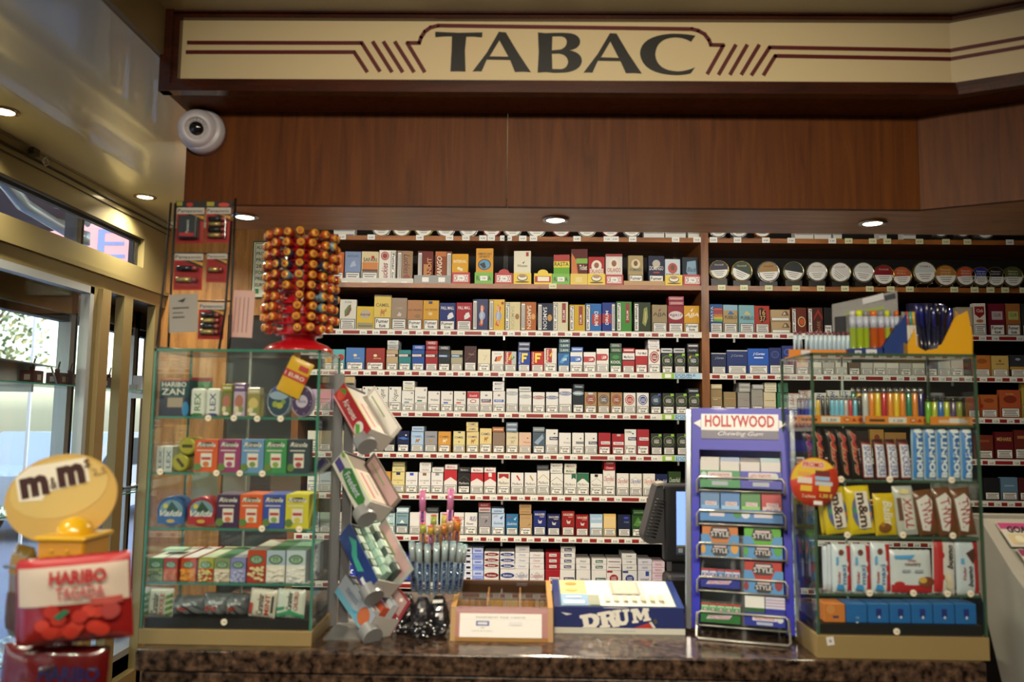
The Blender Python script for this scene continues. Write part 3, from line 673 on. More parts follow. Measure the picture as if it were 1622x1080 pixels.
def cf(c): return [e(.45, .66, .22, .2, 'c8c6c0'), e(.45, .66, .17, .155, 'e4e2da'), t('Chesterfield', .06, .56, .94, .76, c, 0, .4, 0)]
def gau(bc='d8c8b8'): return [t('GAULOISES', .1, .82, .9, .91, 'e8e4d8'), r(.5, .75, .86, .775, bc), p('c8c0c0', (.4, .5), (.62, .48), (.7, .62), (.5, .58), (.36, .66))]
def orl(c, tc): return [e(.5, .68, .32, .2, 'e4d8c8'), e(.5, .7, .15, .1, '8a5a3a'), r(.08, .4, .92, .58, tc), t('ORLANDO', .1, .42, .9, .56, c)]
row(0, 1, [
 (528, 545, 399, 'c0602a', 'L', [r(.2, .5, .8, .9, 'e08040')], 'orange pack half hidden by the lollipops'),
 (546.5, 572, 398, '7f93b8', 'L', [t('NAVIGARE', .15, .82, .85, .9, '505a78'), p('a8b4cc', (.3, .5), (.7, .55), (.6, .72), (.42, .66))], 'blue grey pack'),
 (573, 600, 398, 'd9c89c', 'L', [r(.04, .36, .96, .66, 'c87828'), r(.04, .36, .96, .44, '5a3010'), t('SAFARI', .1, .68, .9, .8, '2a1a10'), e(.66, .82, .1, .05, 'b02a20')], 'yellow sunset pack with black lettering'),
 (600.5, 627.5, 396, 'e6e2d6', 'SR', [e(.34, .83, .24, .13, 'a01c20'), e(.34, .83, .19, .10, 'c8b8a8'), e(.34, .83, .15, .08, 'a01c20'), t('Luckies', .16, .08, .52, .62, '8a1c28', 90, .3)], 'white pack with red disc and red script'),
 (629, 654, 397, '9c7a58', 'sL', [t('Luckies', .42, .3, .82, .9, '5a2430', -90, .3), e(.62, .17, .22, .12, '8a3c34')], 'kraft brown pack with dark red script'),
 (661.5, 686.5, 397.5, '6a2018', 'sL', [r(.4, .1, .62, .6, 'b87830'), t('BANDIT', .62, .1, .9, .8, 'd89850', 90)], 'dark red pack with city skyline'),
 (689.5, 716, 398, '8a4418', 'sR', [t('DJANGO', .1, .1, .5, .85, 'e4d8c4', 90, .3), r(0, .85, .66, 1, 'b86820')], 'orange brown pack with white vertical script'),
 (716, 742, 402, 'd8a020', '', [t('INTERVAL', .1, .70, .9, .80, 'f0e4c8'), e(.42, .52, .1, .05, 'e8dcb8'), e(.58, .48, .1, .05, 'e8dcb8')], 'yellow pouch in a red tray'),
 (754, 781.5, 393, 'd89c38', '', [t('AMERICAN', .1, .82, .9, .88, '3a2414'), t('SPIRIT', .18, .74, .82, .8, '3a2414'), e(.5, .55, .38, .15, '2a2420'), e(.5, .55, .33, .13, '5a94b8'), p('1a2028', (.2, .56), (.5, .62), (.6, .46), (.44, .44))], 'tall yellow pouch with blue round picture'),
 (814, 841, 397, 'e2dcc4', '', [t('Winston', .2, .52, .8, .60, '6a6458'), p('2a2a28', (.5, .64), (.66, .70), (.58, .62)), r(.72, .84, .88, .96, 'a82c24')], 'tall cream pack in a yellow tray'),
 (877, 902.5, 403, '6aa832', '', [r(0, .78, 1, 1, 'a82820'), r(0, .58, 1, .78, 'e2cc30'), t('RASTA', .05, .62, .95, .76, '181410')], 'red yellow green pouch in its tray'),
 (905, 931, 394, '5a1e18', '', [p('c8702c', (0, .9), (0, 0), (.5, 0), (.3, .7)), r(.3, .6, 1, .74, '7aa83a'), t('Ticket', .5, .42, .98, .56, 'e4dcc8')], 'tall red orange packet'),
 (932, 958, 406.5, 'a8201e', '', orl('a8201e', 'e4dccc'), 'red pouch with white lettering'),
 (959.5, 986, 402, 'd8d2cc', '', orl('9a2a2c', 'e4dccc') + [r(0, .92, 1, 1, '9a2a2c')], 'white pouch with red lettering'),
 (995, 1019, 404.5, 'a89468', 'F', [e(.5, .72, .3, .16, 'd8c8a0'), e(.5, .74, .14, .09, '6a4428'), t('DOMINGO', .1, .48, .9, .58, '3a5a4a')], 'tan pouch with a portrait'),
 (1027, 1052.5, 405, '1c2240', 'F', [e(.5, .74, .25, .13, 'b8b0a0'), t('DOMINGO', .06, .52, .94, .66, 'd8d4cc'), r(.3, .42, .7, .47, 'a02420')], 'navy pouch with a portrait'),
 (1053.5, 1078, 410, 'ccd4dc', '', [e(.5, .66, .32, .2, 'b04438'), e(.5, .68, .14, .11, '6a4030'), t('DOMINGO', .06, .3, .94, .46, '2a3860')], 'white pouch with red badge'),
 (1080.5, 1106.5, 407.5, '1a2430', '', [p('7fa0b8', (.25, .5), (.3, .85), (.85, .9), (.9, .4), (.4, .35)), t('Black', .3, .5, .88, .66, '3a4a60', 0, .3)], 'dark pouch with pale blue label')],
 'tobacco_pouch', 'tobacco pouch', .002, dep=.03)
# shelf trays
def tray(x0, x1, y0, y1, col, lay, desc, tab=None):
    a_ = P(x0, y0, FY - .012); b_ = P(x1, y0, FY - .012); c_ = P(x0, y1, FY - .012); w = b_.x - a_.x; zb = ZR[1]; h = (a_.z + b_.z) / 2 - zb
    m = MB().box((-w / 2, -.001, 0), (w / 2, 0, h), mat(col, .4)).box((-w / 2, 0, 0), (w / 2, .045, .0015), mat(col, .4)).box((-w / 2, 0, 0), (-w / 2 + .001, .045, h * .8), mat(col, .4)).box((w / 2 - .001, 0, 0), (w / 2, .045, h * .8), mat(col, .4))
    if tab: m.prism([(w * .3 * math.cos(q * PI / 10), -.001, h + .018 * math.sin(q * PI / 10)) for q in range(11)], (0, .001, 0), mat(col, .4))
    m.deco(lay, ((-w / 2, -.001, 0), (w, 0, 0), (0, 0, h), (0, -1, 0)))
    tag(m.build('display_tray', None, ((a_.x + b_.x) / 2, FY - .013, zb)), desc + ' on the upper wooden shelf', 'display tray', 'display trays on the upper wooden shelf')
TAG = [r(.3, .3, .7, .7, 'e8e6df'), t('7.80', .4, .42, .6, .58, '3a3a38')]
def rtray(c, tc, tx): return [r(.1, .2, .9, .8, 'e8e0d8'), t(tx, .12, .25, .88, .75, tc)] + TAG
tray(530, 655, 440.5, 449, 'cfcdc4', [r(.1, .05, .16, .4, 'e8e8e4'), r(.35, .05, .42, .4, 'e8e8e4'), r(.6, .05, .66, .4, 'e8e8e4'), r(.85, .05, .92, .4, 'e8e8e4')], 'long white card tray under the leftmost pouches')
tray(656, 714.5, 436, 449, '8c8c88', [r(.22, .2, .40, .75, WHT), r(.66, .2, .84, .75, WHT)], 'grey metal tray under two brown pouches')
tray(716, 744.5, 431.5, 449, 'b01e1c', rtray('', '8a1e1c', 'ORLANDO'), 'red tray holding a yellow pouch')
tray(752, 781, 431.5, 449, '6aaa2c', [t('RASTA', .1, .3, .9, .7, '181410')] + TAG, 'green tray holding the tall yellow pouch')
tray(784, 812.5, 432.5, 449.5, 'b01e1c', rtray('', '8a1e1c', 'ORLANDO'), 'empty red tray with rounded tab', 1)
KY = [e(.5, .6, .3, .3, '3a2c20'), e(.5, .62, .26, .24, 'e8e0d0'), e(.5, .72, .2, .12, 'a08060'), e(.5, .22, .4, .06, '3a3420')]
tray(813.5, 841.5, 432.5, 450, 'e0c020', KY, 'yellow tray with round emblem holding the tall cream pack')
tray(846, 874, 433, 450.5, 'e0c020', [r(.05, .2, .95, .75, 'a82820'), r(.2, .3, .85, .7, 'e8e0c8')], 'empty yellow tray with red label', 1)
tray(874.5, 902.5, 433.5, 450.5, '6aaa2c', [t('RASTA', .1, .3, .9, .7, '181410')] + TAG, 'green tray holding the red yellow and green pouch')
tray(903.5, 930.5, 433.5, 451, 'd8b840', [r(.3, .25, .7, .7, 'e0cc80')], 'mustard tray without emblem')
tray(931, 958.5, 433.5, 451, 'e0c020', KY, 'yellow tray with round emblem holding a red pouch')
tray(959, 987, 435, 451.5, 'b01e1c', rtray('', '8a1e1c', 'ORLANDO'), 'red tray holding a white pouch')
tray(988, 1053, 445, 452, 'b08850', [], 'low light wooden block under tan and navy pouches')
tray(1053.5, 1081, 435.5, 452.5, 'e0c020', KY, 'yellow tray with round emblem holding a white pouch')
tray(1082, 1111, 435, 452.5, 'b01e1c', rtray('', '8a1e1c', 'ORLANDO'), 'red tray at the right end holding a dark pouch')
def pm(c2): return [t('PALL MALL', .1, .76, .9, .87, 'e0dcd8'), p('d8d8d8', (.5, .4), (.6, .62), (.8, .66), (.9, .5), (.7, .42)), e(.6, .5, .1, .07, c2)]
def ams(c): return [r(.24, 0, 1, 1, c), p('c84a20', (.42, .2), (.62, .14), (.7, .3), (.66, .5), (.78, .74), (.56, .84), (.5, .6), (.56, .4)), e(.62, .48, .2, .14, '8aa0c8'), t('AMSTERDAMER', .52, .2, .68, .8, 'e8d8b8', 90)]
row(0, 2, [
 (538.5, 564.5, 474, 'dedacb', 'L', [p('5a7a3a', (.3, .42), (.28, .62), (.5, .80), (.66, .84), (.7, .66), (.55, .48)), p('7a4a28', (.34, .44), (.62, .82), (.7, .66), (.55, .48)), t('PURE', .3, .88, .7, .94, '8a8a80')], 'white pouch with green leaf'),
 (565, 592.5, 485, 'd8b838', '', [e(.5, .66, .3, .2, 'b8a890'), t('Interval', .2, .60, .8, .72, '5a3a2a', 0, .3), r(.05, .02, .95, .3, '9a9068'), r(.1, .14, .9, .18, '5a5648')], 'low yellow pouch with grey panel'),
 (593, 620, 467, 'dcc060', 'F', camel('b87828', '6a5a28', .58) + [r(0, .96, 1, 1, '4a3c1c')], 'tall yellow pouch with camel and torn top'),
 (620, 645, 471.5, '9a8672', 'L', [t('CAMEL', .3, .66, .75, .71, 'b8a890'), p('c8c0b8', (.35, .44), (.5, .56), (.66, .5), (.6, .42))], 'taupe pouch with faint emblem'),
 (645.5, 670, 475, 'b07c50', 'F', [t('OLD VIRGINIA', .06, .64, .94, .70, '4a3424'), e(.66, .46, .18, .07, '8a6a3a')], 'copper coloured pouch'),
 (670.5, 695.5, 475.5, 'cf9a2c', 'F', [r(.34, .88, .58, .97, '283468'), t('OLD VIRGINIA', .1, .66, .9, .72, '5a4020'), r(.34, .5, .58, .6, 'd8c08a')], 'golden pouch with small blue flag'),
 (696, 722, 479.5, '1c2c6c', 'F', pm('d8d8d8'), 'dark blue pouch with white dog figure'),
 (723, 748, 479, 'a01c2c', 'L', pm('d8d8d8'), 'red pouch with white dog figure'),
 (748.5, 773.5, 473.5, '1a2250', 'sL', ams('1c2458'), 'navy pouch with orange vertical banner'),
 (774.5, 799.5, 474, 'd8b030', 'sL', ams('d8b030') + [r(.8, .84, .95, .92, 'a02420')], 'yellow pouch with orange vertical banner'),
 (800, 824.5, 478, 'd8cc9c', 'SL', [t('SAMSON', .4, .08, .62, .85, 'b8ae88', -90), e(.8, .5, .13, .1, '9a6a3a')], 'cream pouch with pale vertical lettering'),
 (825, 849.5, 478, 'b0622a', 'sL', [t('SAMSON', .42, .08, .68, .88, 'e0d4c0', -90), e(.82, .5, .13, .1, 'd8a050')], 'orange pouch with white vertical lettering'),
 (851.5, 876, 480, '14203c', 'sL', [t('SAMSON', .36, .08, .62, .86, 'd8d8d8', -90), e(.8, .48, .15, .12, 'c89040')], 'navy pouch with white vertical lettering'),
 (876, 900, 478, 'd8cfae', 'SL', [r(.6, .3, .86, .96, '8c1c1c'), t('DRUM', .66, .4, .8, .72, 'e8e0d0', 90)], 'cream pouch with dark red stripe'),
 (902, 927, 482.5, 'd0a824', 'SL', [r(.6, .25, .86, .95, '8c1c1c'), t('DRUM', .66, .3, .8, .62, 'e8e0d0', 90)], 'yellow pouch with dark red stripe'),
 (927.5, 953, 480.5, '2a6ab0', 'SL', [r(.4, .25, 1, .62, 'a8242c'), t('DRUM', .56, .22, .8, .72, 'e8e8e8', -90)], 'bright blue pouch with red diagonal block'),
 (954, 975.5, 479, '1c3488', 'sR', [r(0, .3, .66, .62, 'a8242c'), t('DRUM', .24, .25, .46, .72, 'e8e8e8', 90)], 'royal blue pouch with red block'),
 (976.5, 1001, 477.5, '3f8c34', 'SL', [r(.6, .3, .86, .96, '8c1c1c'), t('DRUM', .66, .4, .8, .7, 'e8e0d0', 90)], 'green pouch with dark red stripe'),
 (1004, 1031, 478.5, '28381c', 'SL', [p('8a9048', (.5, .3), (.6, .8), (.8, .85), (.85, .5), (.7, .2)), p('b8a868', (.62, .34), (.68, .7), (.76, .7), (.74, .3))], 'dark green pouch with leaf picture'),
 (1033, 1057, 482.5, '9c8866', 'L', [t('AJJA', .05, .56, .95, .72, '3a3020'), p('4a4030', (.4, .78), (.5, .84), (.6, .88), (.52, .76))], 'kraft pouch with black capitals'),
 (1058, 1083, 484, '8c1a2c', 'L', [e(.5, .64, .46, .16, 'd8c8c8'), t('AJJA17', .1, .58, .9, .70, '1a1414')], 'crimson pouch with white glow', [('8c1a2c', 'c89090', ''), ('8c1a2c', 'c89090', '')]),
 (1083.5, 1108, 484, 'd09a20', 'F', [t('AJJA', .05, .56, .95, .74, 'efe6d0', 0, .3), p('efe6d0', (.4, .8), (.5, .86), (.6, .92), (.52, .78))], 'amber pouch with white capitals')],
 'tobacco_pouch', 'tobacco pouch', dep=.03)
row(0, 3, [
 (515, 526, 553, 'd0b020', 'F', [], 'yellow pack half hidden by the glass case'),
 (527, 546, 553, '5aa8b0', 'F', [e(.66, .6, .3, .17, 'b02024'), e(.62, .62, .1, .08, '1a1414')], 'turquoise pack with red ladybird'),
 (548, 577.5, 550.5, '4a78b8', 'F', [r(.04, .38, .96, .96, '4474b4'), e(.5, .66, .1, .06, 'd8c8a0'), t('ROYAL', .45, .5, .8, .56, 'c8b88a')], 'wide blue pack'),
 (579.5, 609.5, 551, '9a2a22', 'F', [r(.04, .38, .96, .96, '8e241e'), e(.5, .66, .1, .06, 'e0d0a0'), t('ROYAL', .42, .5, .82, .56, 'e0c090')], 'wide red pack'),
 (612, 630.5, 554, 'b49c78', 'F', band3('a02420'), 'beige pack with red banner', [('a8a8a4', '6a6a68', 'WINFIELD'), ('c4c8c8', '7a7e80', 'WINFIELD')]),
 (631.5, 651, 554, '2c7c80', 'F', band3('a02420'), 'teal pack with white banner'),
 (652.5, 672.5, 554, '234a94', 'F', band3('a02420'), 'blue pack with white banner', [('2c54a4', 'd8dce8', 'WINFIELD')]),
 (674, 693.5, 554.5, '941c24', 'L', band3('941c24'), 'red pack with white banner', [('8c1a22', 'e0c8c8', 'WINFIELD'), ('8c1a22', 'e0c8c8', 'WINFIELD')]),
 (694.5, 713.5, 555, '141a20', 'F', band3('e8e8e8', '2a7ab8'), 'black pack with blue banner', [('20242a', 'c8ccd0', 'WINFIELD')]),
 (714.5, 733, 555, 'a09a80', 'L', band3('e8e8e8', '2a7ab8'), 'khaki pack with blue banner'),
 (735.5, 755, 548, '3a1c1c', 'L', [t('Vogue', .36, .62, .8, .72, '9a7070', 0, .3), p('6a4444', (.1, .4), (.9, .8), (.9, .82), (.1, .42))], 'dark brown glossy pack'),
 (757, 777, 553, 'd6cdb0', 'F', [p('b8ae90', (.45, .5), (.7, .72), (.72, .7), (.5, .48)), r(.4, .7, .75, .72, 'b8ae90')], 'plain cream pack'),
 (779, 798, 556, 'dedad2', 'L', [t('GAULOISE', .2, .84, .8, .90, '8a8a88'), p('c86a20', (.3, .48), (.5, .74), (.9, .78), (.7, .52)), p('7a2c18', (.2, .5), (.34, .72), (.46, .74), (.38, .48))], 'white pack with orange feather'),
 (799.5, 818, 556.5, 'b4b8b4', 'L', [r(0, .36, .6, .98, 'a81c20'), t('Fortuna', .06, .4, .3, .95, 'e8dcc8', 90), p('c8b030', (.3, .6), (.6, .95), (.66, .9), (.45, .55)), p('4a8a3a', (.5, .5), (.8, .8), (.86, .7))], 'red and grey pack with green streak'),
 (820.5, 840, 556.5, '1c3c94', 'L', [r(.3, .45, .45, .92, 'e0cc40'), r(.3, .8, .8, .92, 'e0cc40'), r(.3, .62, .7, .73, 'e0cc40'), t('Fortuna', .06, .4, .2, .95, 'd8dce8', 90)], 'blue pack with large yellow letter', [('1c2c50', 'a8b0c8', ''), ('1c2c50', 'a8b0c8', '')]),
 (841.5, 861.5, 556.5, 'b01c1c', 'L', [r(.3, .45, .45, .92, 'e0cc40'), r(.3, .8, .8, .92, 'e0cc40'), r(.3, .62, .7, .73, 'e0cc40'), t('Fortuna', .06, .4, .2, .95, 'e8d8d0', 90)], 'red pack with large yellow letter'),
 (862, 882, 551.5, 'dcd6cc', 'F', [r(.12, .4, .62, .98, '9c1c1c'), t('Fortuna', .14, .44, .34, .94, 'e8d8c8', 90), p('d8b030', (.4, .7), (.8, .95), (.5, .62))], 'tall white and red pack'),
 (884, 902.5, 558.5, '28609c', 'L', [p('3a94c0', (.1, .5), (.6, .9), (.95, .9), (.4, .45)), t('L&M', .36, .58, .74, .72, 'd8e4ec')], 'ocean blue pack', [('24505c', 'b8ccd0', 'L&M'), ('24505c', 'b8ccd0', 'L&M'), ('24505c', 'b8ccd0', 'L&M')]),
 (903.5, 923, 557, 'dcdcd8', 'F', [r(0, .5, .8, .78, '2a62b4'), e(.78, .64, .16, .14, '2a62b4'), t('L&M', .44, .57, .8, .71, 'e8ecf4')], 'white pack with blue bar', [('2a5ca8', 'b8c8e4', '')]),
 (924.5, 944, 557.5, 'dcd8d4', 'F', [r(0, .5, .8, .78, 'a82024'), e(.78, .64, .16, .14, 'a82024'), t('L&M', .44, .57, .8, .71, 'f0e4e4')], 'white pack with red bar'),
 (945, 964.5, 552, 'dedad4', 'L', [r(0, .5, .8, .78, 'a82024'), e(.78, .64, .16, .14, 'a82024'), t('L&M', .44, .57, .8, .71, 'f0e4e4')], 'taller white pack with red bar'),
 (966, 985, 558.5, '20582c', 'F', [t('KOOL', .08, .46, .92, .6, 'e0e4dc'), e(.5, .78, .3, .1, '2c7a3c')], 'green pack with white capitals', [('1c4828', 'b8c8b8', 'KOOL'), ('24402c', 'b8c8b8', 'KOOL')]),
 (986, 1005.5, 558.5, 'a42028', 'L', [r(0, .66, 1, .98, 'd8d6d2'), t('Marlboro', .12, .72, .9, .86, '2a2424'), r(0, .6, 1, .66, '1a1616')], 'red pack with white and black top', [('9c2024', 'e0c8c8', '')]),
 (1006.5, 1026, 553, 'a42028', 'F', [r(0, .72, 1, .98, 'dedad6'), t('Pall Mall', .2, .78, .9, .88, '3a3434')], 'white topped red pack'),
 (1027, 1046, 552.5, 'dedad4', 'F', ring('8c1c24', 'dedad4') + [r(.7, .9, .92, .97, '8c1c24')], 'white pack with red target ring', [('d8d8d8', '8c2c34', 'Lucky'), ('dcdcdc', '8c2c34', 'Lucky')]),
 (1048, 1066, 559, '1c1e1c', 'F', lsg(), 'black pack with green ring', [('c8ccd0', '4a4c50', '')]),
 (1068, 1086, 559, '1c1e1c', 'L', lsg(), 'black pack with green ring', [('b8bcc0', '4a4c50', '')]),
 (1089, 1108, 559, '1c1e1c', 'L', lsg('4a5a68') + [p('d8a030', (.1, .8), (.3, .9), (.24, .7))], 'black pack with green ring and gold spark', [('20242a', 'c0c4c8', 'Lucky'), ('20242a', 'c0c4c8', '')])])
def wf2(c): return [t('Winfield', .2, .52, .86, .62, '5a5a58'), e(.82, .88, .09, .05, 'a8888a')] + ([r(.2, .40, .6, .46, c)] if c else [])
def vog(c): return [t('Vogue', .3, .42, .8, .9, '3a3a3a', 90, .4, 0), e(.14, .92, .07, .04, c)]
row(0, 4, [
 (556, 573, 615, 'dedcd4', 'F', [t('Vogue', .4, .45, .85, .85, '4a4a48', 90, .4, 0)], 'white pack partly behind the red dispenser'),
 (574, 594, 612, 'e0ded6', 'L', vog('7a3a6a'), 'white pack with script and purple dot'),
 (595, 615, 612.5, 'e0ded6', 'F', vog('2a6a4a'), 'white pack with script and green dot'),
 (616, 635.5, 612.5, 'e0ded6', 'F', vog('2a3ab0'), 'white pack with script and blue dot'),
 (636.5, 656, 618.5, 'dedcd6', 'F', wf2('4a8a94'), 'white pack with teal dash', [('dcd6c4', '5a8a70', 'Winfield'), ('e0ded8', '5a6a70', 'Winfield')]),
 (657, 676.5, 613, 'dedcd6', 'L', wf2('2a6a4a'), 'tall white pack with green dash'),
 (678, 697, 619.5, 'dedcd6', 'F', wf2(None), 'white pack without dash'),
 (698.5, 717.5, 619.5, 'dedcd6', 'F', wf2('2a50c0'), 'white pack with blue dash'),
 (719, 738, 619.5, 'dedcd6', 'F', wf2('c03a2a'), 'white pack with red dash'),
 (740, 759.5, 620, 'dcd8d4', 'L', [r(0, .66, 1, .98, 'b01c28'), e(.5, .52, .26, .09, 'a01c24'), e(.5, .52, .2, .06, 'dcd8d4'), t('Dunhill', .2, .74, .8, .84, 'e8d8d8')], 'red topped white pack'),
 (760.5, 780, 619.5, 'dedcd6', 'L', [e(.5, .8, .12, .05, '8a8a88'), r(.1, .5, .9, .62, '2a3a6a'), r(.1, .44, .9, .48, 'a02a30'), t('MARKET', .2, .53, .8, .6, 'e4e4e4')], 'white pack with navy and red bars'),
 (781, 800, 619.5, 'dedcd6', 'F', [e(.5, .8, .12, .05, '8a8a88'), r(.1, .48, .9, .60, '2a50b0'), t('MARKET', .2, .51, .8, .58, 'e4e4e4')], 'white pack with royal blue bar', [('e0deda', '3a4a7a', 'MARKET'), ('e0deda', '3a4a7a', 'MARKET')]),
 (802, 820.5, 615.5, 'dcdcd8', 'L', oval('8a94a0', .80), 'tall white pack with slate oval'),
 (822.5, 842, 620, 'dcdcd8', 'L', oval('9a9c9c', .76), 'white pack with grey oval', [('d0d0cc', '8a8c8c', '')]),
 (844, 863, 621, 'dedcd8', 'F', oval('8c1c28', .74), 'white pack with dark red oval'),
 (865, 884.5, 621, 'dedcd8', 'F', oval('24408a', .74), 'white pack with blue oval'),
 (885.5, 905.5, 615.5, 'dedcd8', 'L', oval('24408a', .80), 'tall white pack with blue oval near its lid'),
 (907, 925, 616, '14222a', 'F', oval('a8c0cc', .82, '14222a'), 'black pack with silver blue oval', [('1c2a34', 'b8ccd8', 'Rothmans')]),
 (926, 945.5, 621, 'a4845c', 'F', ring('8a3024', 'a4845c') + [r(.3, .88, .7, .97, 'b8d0e0')], 'kraft pack with red ring and pale tax stamp'),
 (947, 966, 621.5, 'a4845c', 'L', ring('4a5460', 'a4845c'), 'kraft pack with slate ring'),
 (967.5, 986, 621.5, 'a4845c', 'F', ring('8a3c2c', 'a4845c'), 'kraft pack with rust ring'),
 (988, 1007, 622, 'dedad2', 'L', ring('a81c28', 'dedad2'), 'white pack with red ring'),
 (1009, 1028, 622, 'dedad2', 'F', ring('2a448c', 'dedad2'), 'white pack with blue ring'),
 (1030, 1048, 622.5, '16181c', 'F', ring('3a5a78', '16181c') + [r(.68, .88, .9, .97, '4a5ab0')], 'black pack with blue ring'),
 (1049.5, 1068.5, 622.5, '1c1e1c', 'F', lsg(), 'black pack with green ring'),
 (1070, 1089, 622.5, '1c1e1c', 'F', lsg(), 'black pack with green ring'),
 (1090.5, 1108.5, 623, '1c1e1c', 'L', lsg(), 'black pack with green ring', [('2a3438', 'a8b0b8', '')])])
row(0, 5, [
 (549, 563.5, 682, 'dcd8d0', 'F', [], 'plain white pack beside the dispenser'),
 (565.5, 583.5, 682.5, '16181c', 'L', [e(.5, .7, .3, .12, '3a4048')], 'black pack under the red dispenser'),
 (587, 605, 683, '16181c', 'L', [e(.5, .7, .3, .12, '3a4048')], 'black pack behind the dispenser end cap'),
 (608.5, 626.5, 683, '16181c', 'L', [p('9aa8b8', (.4, .5), (.9, .7), (.9, .75)), t('CAMEL', .2, .8, .7, .86, '8a98a8')], 'black pack with silver streak'),
 (629.5, 648.5, 682.5, '121c44', 'F', [p('3a6ab8', (0, .66), (.5, .72), (1, .62), (.5, .58)), e(.72, .8, .08, .04, 'd8dce8')], 'midnight blue pack with glow'),
 (651, 671, 683, 'a8c4e0', 'L', camel('b87838', '6a7aa8', .62), 'light blue pack with camel', [('b0c8e0', '7a94b8', '')]),
 (672.5, 692.5, 683, '94969c', 'L', camel('b0905a', '5a5c64', .62), 'grey pack with camel'),
 (694, 714, 683.5, 'd09640', 'F', camel('e8d8b0', '7a4a1c', .62), 'orange pack with camel'),
 (718, 736.5, 683, 'd8cc90', 'L', [t('CAMEL', .1, .66, .9, .76, '3a3a5a'), r(.4, .92, .66, .98, '3a4a8a'), e(.5, .5, .07, .04, 'a87838')], 'cream pack with blue stamp'),
 (739, 758.5, 683.5, 'dcc88c', 'F', camel('b07828', '4a3a6a', .62), 'cream pack with camel', [('dcc88c', '4a4a6a', 'CAMEL'), ('dcc88c', '4a4a6a', 'CAMEL')]),
 (760, 779, 678.5, 'dcc88c', 'F', camel('b07828', '4a3a6a', .64), 'taller cream pack with camel'),
 (780.5, 800, 684, '8a705c', 'F', [r(.05, .38, .95, .96, '86705e')], 'plain brown pack', [('a8683c', 'd8b898', '')]),
 (802, 821, 684, 'd4c8a8', 'F', camel('b8a888', 'a89c7c', .6), 'pale sand pack', [('6a7c90', 'b8c4d0', ''), ('7a8c9c', 'b8c4d0', '')]),
 (822, 841.5, 685, 'd8b8a0', 'L', wst('b04838', None, 'b04838', .46), 'pale pink pack with red lettering'),
 (844, 863.5, 684, '4a5a68', 'F', [p('8aa0b4', (.1, .5), (.8, .9), (.9, .7), (.4, .4))], 'slate blue mirrored pack', [('7a8488', 'a8b0b4', '')]),
 (864.5, 884, 680, 'dedcd6', 'L', wst('3a3a44', '24345c', WHT, .56), 'tall white pack with navy band'),
 (885.5, 904.5, 685.5, 'e0ded8', 'F', wst('b0aca4', None, '7a7a78', .46), 'white pack with faint lettering'),
 (906.5, 925, 685.5, 'e0ded8', 'F', wst('6a6a68', '9a9c9c', '2a2a2a', .46), 'white pack with grey band'),
 (926.5, 946, 685.5, 'dedcd6', 'L', wst('3a3a44', '24345c', WHT, .46), 'white pack with navy band'),
 (948, 967.5, 685.5, '9c1c28', 'F', [r(.2, .46, .95, .60, 'dcd8d4'), t('Winston', .26, .49, .9, .57, '3a3a44')], 'red pack with white label'),
 (969.5, 989, 687, '9c1c28', 'F', [r(.1, .46, .95, .60, 'dcd8d4'), t('Winston', .2, .49, .85, .57, '3a3a44'), r(.4, .88, .7, .98, 'b8b0b0')], 'red pack with white label and stamp'),
 (989.5, 1008, 680, 'dedcd6', 'F', wst('3a3a44', '24345c', WHT, .56) + [t('100s', .1, .86, .6, .94, '2a2a30')], 'tall white pack with navy label'),
 (1009, 1028.5, 680, '9c1c28', 'F', [r(.2, .56, .95, .68, 'dcd8d4'), t('Winston', .26, .58, .9, .66, '3a3a44')], 'tall red pack with white label'),
 (1031, 1049, 686.5, '1c1e1c', 'L', lsg(), 'black pack with green ring'),
 (1050.5, 1069, 686.5, '1c1e1c', 'L', lsg(), 'black pack with green ring'),
 (1072, 1090, 686.5, '1c1e1c', 'L', lsg(), 'black pack with green ring')])
def ov(c, tc='8a6a5a'): return [r(.34, .84, .66, .97, c), t('OLD VIRGINIA', .1, .56, .9, .62, tc), e(.5, .48, .08, .03, 'b8a898')]
